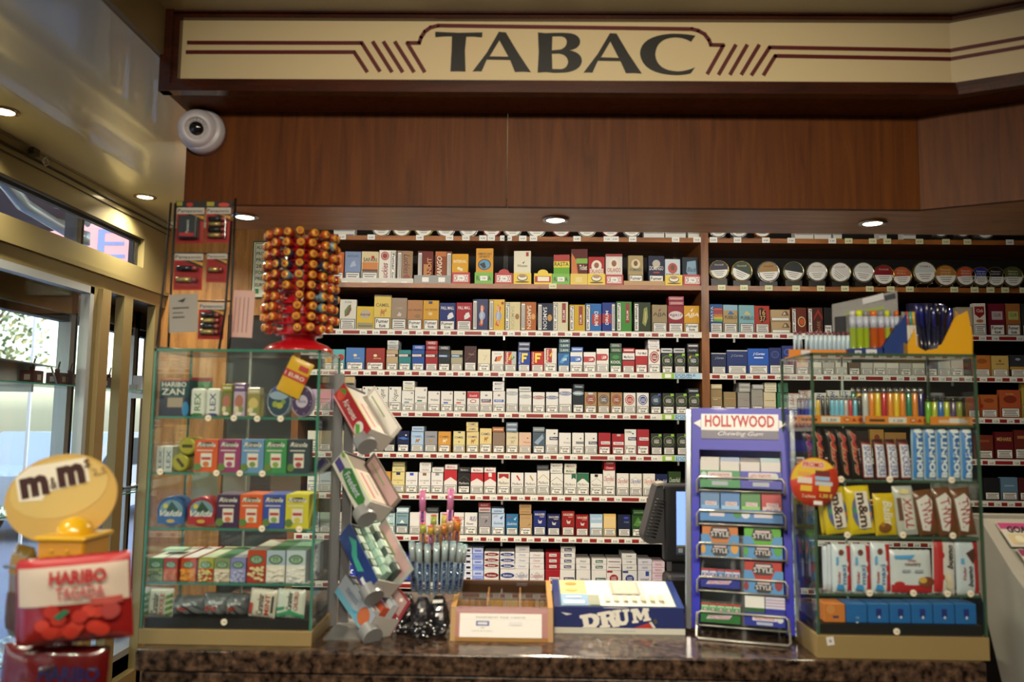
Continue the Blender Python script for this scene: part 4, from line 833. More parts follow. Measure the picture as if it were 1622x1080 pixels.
row(0, 6, [
 (600, 619, 747, 'cf9638', 'F', [r(.3, .84, .6, .97, '2a3468'), e(.5, .5, .1, .05, 'e0c080')], 'orange pack with navy square'),
 (620.5, 641, 747, 'dccc8c', 'L', ov('2a2c60', 'a08850'), 'pale yellow pack with navy square', [('dcd098', 'a89c60', 'VIRGINIA'), ('8c865c', 'a8a274', '')]),
 (642.5, 661.5, 748, 'e0dedc', 'F', ov('2a54c0'), 'white pack with blue square'),
 (663, 682, 748, 'e0dedc', 'F', ov('8a5c38'), 'white pack with brown square', [('e0dedc', 'a89c94', 'VIRGINIA'), ('e4e2e0', 'a89c94', 'VIRGINIA')]),
 (683, 702, 748, 'e0dedc', 'F', ov('8a8c8c'), 'white pack with grey square', [('dcdcd8', '9a9c9a', 'VIRGINIA')]),
 (703.5, 724, 743.5, 'e0dcd8', 'L', [p('b81c28', (0, 1), (0, .5), (.5, .68), (1, .5), (1, 1))], 'tall red and white pack', [('d8d4d0', 'b0444c', 'Marlboro')]),
 (725, 745, 748, '1c1c1e', 'F', mchev('4a4642', 'Marlboro', 'd8d4cc', True), 'black pack with grey chevron', [('2a2a2c', 'b8b4b0', 'Marlboro')]),
 (745.5, 765.5, 748.5, 'e0dcd8', 'L', [p('b81c28', (0, 1), (0, .55), (.5, .72), (1, .55), (1, 1))], 'red and white chevron pack', [('e0dcd8', 'b0242c', 'Marlboro')]),
 (767, 786, 748.5, 'e0dcd8', 'F', [p('b81c28', (0, 1), (0, .55), (.5, .72), (1, .55), (1, 1)), r(.36, .8, .64, 1, 'e0dcd8')], 'red and white chevron pack with white notch', [('e0dcd8', 'b0242c', 'Marlboro')]),
 (788, 808, 748.5, 'e0dcd0', 'F', [r(.1, .72, .9, .94, '9c1c24'), p('e0dcd0', (.2, .72), (.5, .82), (.8, .72)), t('Marlboro', .1, .44, .9, .58, '3a3632', 0, 0, 0)], 'white pack with small dark red roof'),
 (809.5, 829.5, 749, 'e0deda', 'L', mchev('e0deda') + [p('b82430', (.4, .86), (.5, .9), (.76, .66), (.66, .62))], 'white pack with red slash'),
 (831, 850, 749, 'e0deda', 'L', mchev('e0deda') + [p('b89a58', (.4, .86), (.5, .9), (.76, .66), (.66, .62))], 'white pack with gold slash'),
 (851, 870.6, 744.5, 'e0ded6', 'L', mchev('b89c60', open_=True), 'tall white pack with gold chevron', [('3a3c40', '5a5c60', '')]),
 (872, 892, 749.6, 'e0ded6', 'F', mchev('8a8c90', open_=True), 'white pack with silver chevron', [('d8dad4', '9a9c98', 'Marlboro'), ('dcdad4', '8a8c88', 'Marlboro')]),
 (893.5, 913.5, 750, 'e0ded6', 'F', mchev('e0ded6') + [p('1c5c40', (.6, .98), (.6, .72), (.78, .8), (.96, .72), (.96, .98))], 'white pack with green flag', [('d4d4c4', '4a5c4c', 'Marlboro'), ('d8d4c8', '5a3c30', 'Marlboro')]),
 (914, 933, 749.5, 'e0ded6', 'F', mchev('1c6848') + [r(0, .97, 1, 1, '1c6848'), e(.5, .76, .07, .03, 'b02430')], 'green and white chevron pack'),
 (935.5, 954.5, 751, 'e0ded6', 'F', mchev('a8aaa8', open_=True) + [r(.34, .86, .62, .99, '1c1c1c')], 'white pack with black stamp'),
 (955.5, 974.5, 744.8, 'e0dcd4', 'F', cf('a82c34'), 'tall white pack with red script', [('a02430', 'e8c8c8', 'Chester'), ('a02430', 'e8c8c8', 'Chester')]),
 (977, 996, 750, 'e0dcd4', 'L', cf('a82c34'), 'white pack with red script'),
 (998, 1017, 750.5, 'e0dcd4', 'L', cf('2a4a94'), 'white pack with blue script'),
 (1019, 1038, 750.5, 'e0dcd4', 'L', cf('d07048'), 'white pack with orange script'),
 (1039, 1058, 751, '14204a', 'L', cf('c8ccd8')[2:], 'navy pack with white script'),
 (1059, 1079, 747, '28401c', 'L', cf('c8d0c0')[2:], 'dark green pack with white script')])
row(0, 7, [
 (584.5, 603, 812, 'dcded8', 'L', [p('4a8a5a', (.1, .5), (.9, .6), (.9, .52), (.1, .44))], 'white pack with green wave'),
 (605, 625.5, 812, 'b4ccd0', 'F', [t('ROYALE', .15, .8, .85, .88, '4a6a74'), p('e4ece8', (.4, .62), (.6, .62), (.55, .78)), r(.1, .42, .9, .50, '7a9c84')], 'pale aqua pack with lettering', [('2c3438', '4a5458', '')]),
 (627, 647, 812, '7c9ca4', 'L', [t('ROYALE', .15, .8, .85, .88, '3a4a54'), p('e4ece8', (.3, .5), (.5, .66), (.7, .5)), r(.05, .38, .95, .46, '2c4450')], 'grey blue pack with white sail', [('b8d0d8', 'e0e8ec', '')]),
 (649, 668, 812, 'dedcd8', 'L', [], 'white pack left of the candy rolls'),
 (674, 694, 812, 'd8d6d2', 'L', [], 'white pack behind the candy rolls', [('3a3e40', '5a5e60', '')]),
 (697, 716, 812, 'd8d6d2', 'L', [], 'white pack hidden behind the candy rolls'),
 (719, 735, 812.5, 'dedcd8', 'L', [t('RED', .3, .66, 1, .82, 'a82430', 0, .4), t('NEWS', .15, .44, .85, .54, '2a3a6a')], 'white pack with red slanted word'),
 (736, 756, 812.5, 'dedcd8', 'F', [t('BLEU', .4, .66, 1, .84, '2a448c', 0, .4), r(.5, .62, .95, .64, 'a82430'), t('News', .15, .44, .7, .56, '2a3a6a', 0, 0, 0)], 'white pack with blue slanted word'),
 (758, 778, 811.5, '8c888c', 'L', [t('GITANES', .2, .76, .8, .82, 'c8c4c8'), p('3a3a5a', (.5, .5), (.6, .7), (.7, .62))], 'grey pack with dark dancer', [('b8b0b0', '9a5a60', ''), ('9a3034', 'd8b8b8', 'MARKET')]),
 (779, 799.5, 813, 'b8cce4', 'F', [t('JUST', .1, .78, .5, .9, 'a83a3c', 0, .3), t('Gauloises', .15, .48, .9, .6, '2c4880', 0, .3, 0), p('4a6aa0', (.62, .78), (.9, .9), (.76, .7))], 'light blue pack with script', [('b0c8e0', '3c5888', 'Gauloises')]),
 (801.5, 821, 814.5, '2a6c9c', 'L', [t('JUST', .1, .8, .5, .9, 'a83a3c', 0, .3), t('Gauloises', .1, .48, .9, .62, 'd8e4ec', 0, .3, 0), p('a8c8dc', (.62, .76), (.9, .9), (.76, .7))], 'azure pack with white script'),
 (823, 843, 814.5, 'b49468', 'F', [t('GAULOISES', .12, .78, .88, .86, '9c8058'), p('8a6a50', (.6, .42), (.9, .5), (.8, .56))], 'kraft pack with faint lettering', [('b08c60', '9c7c50', ''), ('b49468', '9c7c50', '')]),
 (845, 865, 809.5, '1a2870', 'L', gau(), 'tall navy pack with winged helmet'),
 (867, 887.5, 814.5, '141c50', 'L', gau(), 'navy pack with winged helmet'),
 (890, 910.5, 810, '8c1c1c', 'L', gau('d8a878'), 'tall dark red pack with winged helmet'),
 (912, 932.5, 815.5, '8c1418', 'L', gau('d8a878'), 'dark red pack with winged helmet'),
 (934.5, 955, 815, '9cbcd4', 'L', [t('GAULOISES', .1, .76, .9, .86, 'e0e8f0'), r(.05, .4, .95, .6, 'dce4e8')], 'pale blue and white pack'),
 (956, 976, 814.5, 'd8b468', 'L', [r(.05, .4, .95, .9, 'dcc088')], 'pale golden pack'),
 (978.5, 999, 815.5, '141c38', 'L', [e(.66, .86, .2, .05, '3a44c0'), t('PARK', .5, .62, .9, .7, '6a8ab8')], 'midnight navy pack'),
 (1001, 1020.5, 815.5, '24481c', 'F', [p('4a7c34', (.1, .5), (.5, .9), (.9, .6), (.5, .45)), t('PARK', .5, .62, .9, .7, '8ab070')], 'bottle green pack', [('2c4c28', '5a7a50', '')])])
for i_, cols in ((4, ['c8a8c8', 'd8b0c0', 'b8a8d8']), (5, ['dcd8cc', '9a8c6c', 'd0cc9c']), (6, ['dcdcd8', 'c8d4dc', 'd8d8d0']), (7, ['d8dce0', '9ab0a0', 'e0dcd0'])):
    row(2, i_, [(487 + 19.5 * k, 505.5 + 19.5 * k, [0, 0, 0, 0, 616, 682, 747, 812][i_], cols[k], 'FL'[k % 2], [r(.1, .5, .9, .56, '8a8a8c')], 'pack seen past the glass case') for k in range(3)])
# right bay
row(1, 2, [
 (1124, 1145, 481.5, '2a5a9c', 'L', [r(.3, .8, 1, .86, 'c85024'), r(.3, .74, 1, .8, '9c2c20'), r(.3, .68, 1, .74, 'a83428'), r(.3, .56, 1, .66, 'c8702c'), r(.3, .48, 1, .56, 'c8b838'), r(.3, .40, 1, .48, '6aa040'), t('MAYA', .06, .40, .26, .92, 'd8dce0', 90)], 'rainbow striped pouch'),
 (1145.5, 1169, 482.5, 'b49c6c', 'L', [r(0, .8, 1, 1, '8cb4c8'), p('3a6ab0', (.3, .66), (.5, .80), (.8, .66)), t('PUEBLO', .1, .50, .95, .62, '4a3424')], 'beige pouch with blue mountain'),
 (1170.5, 1195.5, 483, '84b4bc', 'L', [p('d8c078', (.3, .66), (.5, .80), (.8, .66)), t('PUEBLO', .1, .48, .98, .60, '4a3430')], 'pale teal pouch with yellow mountain'),
 (1195.5, 1219.6, 484, 'b43a2c', 'L', [p('1c1412', (.3, .45), (.25, .9), (.5, .94), (.78, .8), (.8, .5), (.5, .38)), t('16', .34, .66, .72, .86, 'd8a060'), t('37', .34, .44, .72, .64, 'd8a060')], 'red orange pouch with numerals'),
 (1253.5, 1277.6, 487, '6a2c1c', 'SL', [e(.68, .46, .26, .2, 'e0c890'), e(.68, .46, .21, .16, '6a2c1c'), e(.68, .46, .16, .12, 'c85828')], 'brown pouch with sun emblem'),
 (1279.4, 1303.5, 487, '4c2418', 'SL', [p('9c2420', (.4, .5), (.7, .8), (1, .5), (1, .64), (.7, .95), (.4, .64)), t('DARK', .6, .1, .84, .5, '9c6c50', 90)], 'dark brown pouch with red chevron'),
 (1305, 1318, 487, '141414', 'F', [], 'black pouch beside the lighter display'),
 (1440, 1478, 480, '2a2844', '', [r(.1, .2, .9, .8, '34304a')], 'dark violet box behind the pens'),
 (1515.5, 1541, 486, 'a89884', 'L', [r(.05, .4, .95, .95, 'b4a68e')], 'beige box right of the pens'),
 (1542, 1561, 480, 'dcd6ca', 'L', [p('8a1c20', (.1, .9), (.9, .9), (.9, .66), (.5, .54), (.1, .66)), t('Club', .25, .72, .8, .82, 'e8d8c8'), e(.5, .45, .3, .05, 'b06a48')], 'white pack with red shield'),
 (1567, 1591.5, 480.5, '6a1828', 'F', [r(.18, .5, .86, .76, 'b8a8a8'), t('CLUB', .3, .6, .74, .7, '5a3038')], 'maroon pack with pale label'),
 (1593.5, 1616, 480.5, 'a06434', 'F', [r(.16, .5, .86, .76, 'b0b468'), t('CLUB', .3, .6, .74, .7, '4a5828')], 'orange brown pack with green label'),
 (1618, 1640, 481, '2a3030', 'F', [], 'dark pack at the right picture edge')], 'tobacco_pouch', 'tobacco pouch', dep=.03)
row(1, 3, [
 (1126.5, 1150.5, 559, '1c2a50', 'L', [t('J Cortes', .25, .68, .85, .82, 'b0b0b8', 0, .3, 0), r(0, .96, 1, 1, 'c8ccd0')], 'navy cigar box with white top edge'),
 (1151.5, 1184, 554.5, '1c3068', 'L', [t('J Cortes', .2, .7, .8, .82, 'a8a8b0', 0, .3, 0), r(0, .96, 1, 1, 'c8ccd0')], 'wider navy cigar box'),
 (1184.7, 1217.8, 551.8, '1c54b0', 'L', [t('J Cortes', .25, .72, .82, .84, 'e8ecf4', 0, .3), r(.3, .62, .74, .66, 'e0e4f0')], 'bright blue cigar box'),
 (1218.5, 1237.7, 550.5, '1a2860', 'L', [e(.5, .74, .34, .14, '28489c'), e(.5, .74, .26, .1, '1a2860')], 'navy pack with blue swirl'),
 (1238.5, 1258, 547.5, '1a2c6c', 'L', [e(.5, .78, .36, .12, '2c54ac'), e(.5, .78, .26, .08, '1a2c6c')], 'tall navy pack with blue swirl'),
 ] + [(1262 + 20.4 * k, 1281 + 20.4 * k, 561 + (k % 3), ['d8d4c8', 'e0dcd0', 'b8b4ac', 'd4d0c0', '6a5a4c', 'c8c4b8'][k % 6], 'FL'[k % 2], [], '%s pack seen through the case glass' % ['white', 'cream', 'grey', 'ivory', 'brown', 'stone'][k % 6]) for k in range(13)] + [
 (1543, 1569, 562.5, 'b0682c', 'L', [e(.5, .72, .3, .12, '8a5024')], 'orange cigarillo box'),
 (1571, 1597.5, 563, 'b89c58', 'L', [p('8a4c24', (.4, .7), (.5, .84), (.6, .7)), r(.25, .58, .75, .62, '6a5030')], 'tan cigarillo box'),
 (1600, 1626, 562, '2c3038', 'L', [e(.5, .8, .16, .06, '8a8c90'), r(0, .34, 1, .46, 'b08430')], 'charcoal cigarillo box')])
row(1, 4, [
 (1126, 1144, 616, '96805c', 'F', [r(.1, .64, .9, .66, 'c8b48c'), r(.2, .58, .6, .6, 'e0d0b0')], 'tan pack', [('c8bc94', 'd8d0b0', '')]),
 (1146.5, 1166, 620.5, '94805c', 'F', [r(.1, .7, .9, .72, 'b89c78'), r(.5, .62, .9, .64, 'b06a40')], 'tan pack with copper line'),
 (1169, 1188, 621, '98948e', 'F', [r(.1, .7, .9, .72, '8a7c78'), r(.5, .62, .9, .64, '9a6a6a')], 'grey pack', [('a4a49e', 'c0c0bc', ''), ('a4a49e', 'c0c0bc', '')]),
 (1190.5, 1209, 616.5, '98968e', 'F', [r(.4, .7, .9, .72, '9a7c78')], 'taller grey pack', [('a8a8a8', 'c4c4c4', '')]),
 (1210, 1229.5, 621, 'd4c8a8', 'L', [r(.1, .62, .9, .64, '8a5c4c')], 'cream pack', [('d8d4bc', 'c0b89c', ''), ('d8d4bc', 'c0b89c', '')]),
 (1231.7, 1248, 621.5, '3a7858', 'L', [r(.4, .66, .9, .68, '6a5c58')], 'green pack', [('4a8064', '3a6c50', ''), ('4a8064', '3a6c50', '')]),
 (1249, 1267, 622, 'dcd8ce', 'F', [t('B&H', .1, .45, .5, .92, 'a02c34', 90, .2), r(0, .97, 1, 1, '9c2028')], 'white pack with red diagonal letters'),
 (1267.5, 1287, 617.5, 'dcd8ce', 'F', [t('B&H', .2, .6, .6, .96, 'a02c34', 90, .2), r(0, .97, 1, 1, '9c2028')], 'taller white pack with red letters'),
 (1290, 1309, 622, 'dcd8ce', 'F', [t('B&H', .2, .6, .6, .96, '2c4ca0', 90, .2)], 'white pack with blue letters'),
 (1311, 1330, 618, 'dcd8ce', 'F', [t('B&H', .2, .6, .6, .96, '2c4ca0', 90, .2)], 'taller white pack with blue letters'),
 (1332, 1351, 618, 'd8d8d0', 'F', [t('B&H', .2, .6, .6, .96, '2c3c90', 90, .2)], 'white pack with navy letters'),
 (1533, 1552, 629, 'a04c24', 'L', [], 'small rust cigarillo box'),
 (1554, 1580.5, 625, 'a85a2c', 'L', [e(.5, .74, .3, .1, '8a3c1c'), e(.06, .5, .1, .1, '9c1c1c')], 'rust cigarillo box with red seal'),
 (1584, 1616.5, 617.5, 'a8502c', 'L', [e(.5, .66, .32, .14, '7a2c18'), t('NOBEL', .3, .82, .7, .88, 'c89858')], 'large red brown cigarillo box'),
 (1618, 1640, 600, 'a8923c', 'L', [], 'tall mustard box at the right picture edge')])
row(1, 5, [
 (1352, 1376, 682, '2a2018', 'L', [], 'dark pack glimpsed above the chocolate bars'),
 (1378, 1400, 680, 'b0843c', 'L', [e(.5, .7, .2, .12, '8a3c20')], 'gold box glimpsed above the chocolate bars'),
 (1402, 1436, 685, 'a87c40', 'L', [p('6a3420', (.5, .66), (.56, .8), (.62, .66))], 'wide gold box glimpsed above the chocolate bars'),
 (1546, 1573, 689, '6a2c1c', 'L', [r(.2, .7, .8, .8, '8a4428')], 'brown cigarillo box right of the case'),
 (1577, 1605, 684, '5c1218', 'L', [t('MEHARIS', .1, .66, .9, .8, 'c0a060')], 'dark red cigarillo box with gold lettering'),
 (1607, 1632, 681, '5c2018', 'L', [r(.2, .7, .9, .8, '9c6a3c')], 'reddish box at the right picture edge')])
row(1, 6, [(1559, 1584, 757, '1c1c20', 'L', [], 'black box right of the case'), (1585.5, 1612, 756, '5c7c94', 'L', [r(.2, .6, .8, .66, '8aa8bc')], 'steel blue box right of the case'), (1614, 1638, 757, '4a1c1c', 'L', [], 'dark maroon box at the right picture edge')])
# kraft twin boxes lying in a stack on the right pouch shelf
for q in range(2):
    a_ = P(1221, 484, FY); b_ = P(1251.5, 484, FY); w = b_.x - a_.x; h = .054
    m = MB().box((-w / 2, 0, 0), (w / 2, .09, h), mat('a88c60', .5)).deco([r(.02, .02, .98, .98, 'b89c70'), r(.04, .06, .96, .34, '14110f'), r(.06, .09, .94, .31, WHT), p('6a4c34', (.55, .5), (.7, .9), (.85, .85), (.95, .5)), p('d0c0a0', (.62, .55), (.72, .84), (.8, .6))], ((-w / 2, 0, 0), (w, 0, 0), (0, 0, h), (0, -1, 0)))
    tag(m.build('cigar_box', None, ((a_.x + b_.x) / 2 + q * -.002, FY, ZR[2] + q * (h + .001))), 'kraft box with cigar drawing, %s of the pair on the right pouch shelf' % ['lower', 'upper'][q], 'cigar box')
# bottom carton shelf: stacks of flat boxes
def stack(x0, x1, ytop, big, body, lay, small, desc, dep=.12, fixed=None):
    a_ = P(x0, 910, FY); b_ = P(x1, 910, FY); w = b_.x - a_.x - .002; zb = ZR[8]; zt = P((x0 + x1) / 2, ytop, FY).z
    z = zb; n = 0; tot = zt - zb; hb = .058 if big else .0245; hs = .0245
    hh = ([hb] if big else []); 
    while sum(hh) + hs < tot + .008: hh.append(hs)
    for k, h in enumerate(hh):
        bigk = big and k == 0
        m = MB().box((-w / 2, 0, 0), (w / 2, dep, h - .001), mat(body if not callable(body) else body(k), .4, 0, .15), .0012)
        m.deco(lay if bigk else (small(k) if callable(small) else small), ((-w / 2, 0, 0), (w, 0, 0), (0, 0, h), (0, -1, 0)))
        nm = 'cigarette_carton'
        lv = 'bottom' if k == 0 else ('topmost' if k == len(hh) - 1 else ORD[k] + ' up')
        tag(m.build(nm, None, ((a_.x + b_.x) / 2 + jit(k + x0, .002), FY + abs(jit(k * 2 + x0, .004)), z), (0, 0, jit(k + x0 * 2, R(1)))), '%s, %s in its stack, bottom shelf' % (desc, lv), 'carton', 'cartons stacked on the bottom shelf')
        z += h
st_l = [t('START', .25, .25, .8, .7, 'd8dcf0', 0, .4)]; st_b = [t('START', .2, .1, .85, .32, 'd8dcf0', 0, .4), p('d8dcf0', (.4, .5), (.6, .8), (.8, .75), (.6, .6), (.75, .45))]
stack(545, 565, 880, 1, '2c3ca8', st_b, st_l, 'blue carton at the far left end')
stack(566, 586, 872, 1, '2c3ca8', st_b, st_l, 'blue carton in the second column from left')
stack(587, 606.5, 876, 1, '2c3ca8', st_b, st_l, 'blue carton in the third column behind the dispensers')
stack(607, 626, 863, 1, '2c3ca8', st_b, st_l, 'blue carton in the tallest blue column')
stack(627, 650, 875, 1, '2c3ca8', st_b, st_l, 'blue carton beside the candy rolls')
stack(731, 748, 868, 0, 'd8dcec', [], [r(.4, .3, .8, .7, '1c1c24')], 'white carton with black square')
stack(748.5, 766, 868, 0, lambda k: ['8a9cdc', 'b8c4e8'][k % 2], [], [r(.2, .3, .8, .6, '6a7cc8')], 'periwinkle carton')
stack(767, 791, 876, 1, 'd8d6d4', [e(.5, .5, .48, .2, '7a1c24'), t('Rothmans', .2, .42, .8, .58, WHT, 0, .3)], [e(.5, .5, .48, .3, '7a1c24'), t('Rothmans', .25, .35, .75, .65, WHT, 0, .3)], 'white carton with dark red diamond')
stack(791.5, 815, 876, 1, 'd8d6d4', [e(.5, .5, .48, .2, '2a3c84'), t('Rothmans', .2, .42, .8, .58, WHT, 0, .3)], [e(.5, .5, .48, .3, '2a3c84'), t('Rothmans', .25, .35, .75, .65, WHT, 0, .3)], 'white carton with blue diamond')
stack(815, 838, 866, 1, 'dad8d8', [e(.5, .5, .2, .3, 'c0c0c0'), t('Chesterfield', .06, .35, .94, .65, '3a5490', 0, .4, 0)], [t('Chester', .25, .3, .75, .7, '5a70a8', 0, .3, 0)], 'white carton with blue script')
stack(839, 862.5, 875, 1, 'dad8d8', [e(.5, .5, .2, .3, 'c0c0c0'), t('Chesterfield', .06, .35, .94, .65, 'a03c4c', 0, .4, 0)], [t('Chester', .25, .3, .75, .7, 'b05068', 0, .3, 0)], 'white carton with red script')
wl_ = lambda c, bc: [r(.25, .15, .95, .42, bc), t('Winston', .32, .2, .9, .37, c)]
ws_ = lambda c, bc: [r(.25, .25, .75, .75, bc), t('Winston', .3, .34, .7, .66, c)]
stack(863, 887, 870, 1, '981824', wl_('3a3a44', 'dad6d4'), ws_('3a3a44', 'dad6d4'), 'crimson carton with white label')
stack(887.5, 911.5, 864, 1, 'dad8d6', wl_('e0e0e4', '1c2a54'), ws_('e0e0e4', '1c2a54'), 'white carton with navy label')
stack(912.5, 935.5, 886, 1, 'dad8d6', wl_('6a6c6c', 'c8c8c8'), ws_('6a6c6c', 'd0d0d0'), 'white carton with pale grey label')
stack(936.5, 960.5, 885, 1, 'dad8d6', wl_('e0e4e0', '2a5c4c'), ws_('e0e4e0', '2a5c4c'), 'white carton with dark green label')
rc = lambda c: [e(.5, .38, .3, .3, c), t('LUCKY', .32, .40, .68, .52, WHT), t('STRIKE', .32, .25, .68, .37, WHT), r(.02, .82, .4, .96, c)]
stack(961.5, 985, 886, 1, 'dcd8d6', rc('981c24'), [r(.1, .4, .9, .6, '8a7c80')], 'white carton with red disc')
stack(985.5, 1009, 877, 1, 'dcdcda', rc('243c84'), [t('Lucky', .3, .3, .7, .7, '2a2a2c', 0, .3)], 'white carton with blue disc')
stack(1010, 1032.5, 884, 1, 'd4d4dc', [p('2a4a94', (.55, .6), (.8, .6), (.8, .95), (.55, .95)), t('NEWS', .2, .2, .8, .42, '4a5068', 0, 0, 0)], [t('NEWS', .3, .3, .7, .7, '5a6078', 0, 0, 0)], 'white carton with blue square emblem')
stack(1033.5, 1054, 884, 0, 'dcc8d4', [], [t('NEWS', .25, .3, .75, .7, 'a84860', 0, 0, 0)], 'pale pink carton')
stack(1056, 1086, 902, 0, '3a1418', [], [t('GAULOISES', .15, .3, .6, .7, 'c0b0b0')], 'dark red carton under the screen')
# ------------------------------------------------------------------ round tins
def tin(px, py, rpx, face, desc, i, rot=0, depth=.03, white=1, txtc='b8a888', rimc='b09858', words=None, wires=False, dh=None, bay='right'):
    c = P(px, py, FY); rr = rpx / 350 * 1.0
    zf = c.z
    m = MB().lathe([(rr * .96, depth), (rr, depth - .002), (rr, .004), (rr * .99, .001), (rr * .95, 0), (rr * .93, .0025), (0, .0025)], mat(rimc, .25, .8), 28, (0, 0, 0), 'y')
    L = [e(.5, .5, .455, .455, face)]
    rd = R(rot); cs, sn = math.cos(rd), math.sin(rd)
    def q(u, v): u -= .5; v -= .5; return (.5 + u * cs - v * sn, .5 + u * sn + v * cs)
    if white:
        arc = [q(.5 + .45 * math.cos(R(a_)), .5 + .45 * math.sin(R(a_))) for a_ in range(180, 361, 15)]
        L += [p(BLK, *[(u, v) for u, v in arc]), p(WHT, *[(.5 + (u - .5) * .95 + sn * .012, .47 + (v - .47) * .93) for u, v in arc])]
        for k in range(3):
            a1 = q(.24 + .05 * k, .40 - .09 * k); b1 = q(.76 - .05 * k, .40 - .09 * k); a2 = q(.24 + .05 * k, .425 - .09 * k); b2 = q(.76 - .05 * k, .425 - .09 * k)
            L.append(p('5a5650', a1, b1, b2, a2))
    m.deco(L, ((-rr, .0022, -rr), (2 * rr, 0, 0), (0, 0, 2 * rr), (0, -1, 0)))
    if words: m.deco([t(w_, .28, .72 - .13 * k, .72, .80 - .13 * k, txtc) for k, w_ in enumerate(words)], ((-rr, .0010, -rr), (2 * rr, 0, 0), (0, 0, 2 * rr), (0, -1, 0)))
    zb = ZR[i]; cz = max(zf, zb + rr + .0005) if not wires else zf
    o = m.build('tobacco_tin', None, (c.x, FY + .004, cz))
    if wires:
        # separate wire easel
        ww = MB(); g = mat('b8b8b0', .25, .8)
        for sx_ in (-.5, .5):
            ww.tube([(sx_ * rr, -.004, cz - zb - rr * .80), (sx_ * rr, -.008, cz - zb - rr * .98), (sx_ * rr, .03, cz - zb - rr * .98), (sx_ * rr, .035, .001), (sx_ * rr, -.012, .001)], .0012, g, 6)
        ww.tube([(-.5 * rr, .035, .002), (.5 * rr, .035, .002)], .0012, g, 6)
        tag(ww.build('wire_easel', None, (c.x, FY + .004, zb)), 'small wire easel holding the %s' % desc, 'easel', 'wire easels under the tins')
    else:
        m = MB().box((-rr * .8, -.001, 0), (rr * .8, depth * .8, max(cz - zb - rr * .86, .001)), mat('201c18', .4))
        if cz - zb - rr > -.002: m.build('cradle', o, (0, .006, zb - cz))
    tag(o, '%s, %s' % (desc, ROWN[i]), 'tobacco tin', 'round tobacco tins')
tin(1139.6, 427, 16, '1c1838', 'round tin with midnight blue upper half', 1, 4, .03, 1, words=['Davidoff'])
tin(1175.7, 429.2, 17, '1c3824', 'round tin with dark green upper half', 1, -24, .06, words=['Davidoff'])
tin(1218, 430, 17.5, '9c7840', 'round tin with tan upper half and white rim', 1, 4, .09, 1, '5a4020', 'b8b8b4', words=['Davidoff'])
tin(1258, 429.5, 16.5, '10181a', 'round tin with black upper half', 1, -10, .08, rimc='b0a878')
tin(1295, 430, 16.5, 'd4d0c8', 'white round tin with level warning half', 1, 2, .07, txtc='9a9488', rimc='b0a890', words=['Davidoff'])
tin(1332, 431, 17, 'd4d0cc', 'white round tin turned so its half slants', 1, -38, .05, txtc='9a9488', rimc='9a8c60', words=['Davidoff'])
tin(1369, 431, 17, 'd0d0cc', 'white round tin beside the dark red tin', 1, -8, .05, txtc='9a9488', rimc='a8a490', words=['Davidoff'])
tin(1401, 435, 17, '7c1420', 'round tin with crimson upper half', 1, 0, .02, rimc='9a7c40', wires=True, words=['Davidoff'])
tin(1429.5, 437, 16.5, 'b0542c', 'round tin with rust orange upper half', 1, 3, .02, rimc='7a6840', txtc='d8b898', wires=True, words=['Amphora', 'FULL'])
tin(1466, 431, 18.5, 'c4ccc8', 'pale oval tin with a red pepper motif', 1, 2, .02, rimc='a88848', txtc='a83020', wires=True, words=['CHILI'])
tin(1499, 436, 18, 'a8702c', 'round tin with ochre upper half', 1, 2, .02, rimc='9a7c44', txtc='e0c89c', wires=True, words=['Peterson', 'GOLD', 'BLEND'])
tin(1531, 437, 16.5, 'b4482c', 'round tin with brick orange upper half', 1, 3, .02, rimc='a89060', txtc='e0c8b8', wires=True, words=['Peterson', 'IRISH', 'WHISKEY'])
tin(1555, 437.5, 16, '20287c', 'round tin with cobalt blue upper half', 1, 0, .02, rimc='a89060', txtc='c8cce0', wires=True, words=['Peterson', 'OLD', 'DUBLIN'])
tin(1578.5, 438, 16.5, '141618', 'round tin with jet black upper half', 1, 0, .02, rimc='a08c60', txtc='c8c8c8', wires=True, words=['Peterson', 'LUXURY'])
tin(1606, 438, 17, '4c5428', 'round tin with olive upper half', 1, 0, .02, rimc='a08c60', txtc='c8c8a8', wires=True, words=['Peterson', 'IRISH', 'OAK'])
for k, (px, c_, nm) in enumerate([(604, 'd8d8d4', 'silver'), (636, 'b89c60', 'brass'), (671, 'c8bc50', 'yellow'), (706, 'c8c8d0', 'pewter'), (742, 'e0e0e4', 'white'), (779, 'b03040', 'red rimmed'), (812, 'd0c8b8', 'ivory'), (850, 'd8dcd8', 'light grey'), (889, '8c2c34', 'wine'), (930, 'dcd8c4', 'cream'), (967, '9c2c38', 'burgundy'), (1001, 'c8ccd0', 'steel')]):
    tin(px, 360.5, 16, c_, '%s rimmed tin cut off by the canopy' % nm, 0, 0, .03, 1, rimc=c_, bay='left')
for k, (px, c_, nm) in enumerate([(1138, 'c8ccd8', 'pale blue'), (1171, 'c8ccd8', 'silver blue'), (1208, 'b86c28', 'orange')]):
    tin(px, 361, 16, c_, '%s tin cut off by the canopy' % nm, 0, 0, .03, 1, rimc=c_)
for px, nm in ((1491, 'first'), (1526, 'second')):
    tin(px, 362, 14, '3a3a38', '%s grey round tin of the two under the canopy end' % nm, 0, 0, .03, 1, rimc='b8b8b4')
tin(1561, 362, 17, 'a0a09c', 'large grey tin at the right under the canopy end', 0, 14, .05, 1, rimc='b8b8b4')
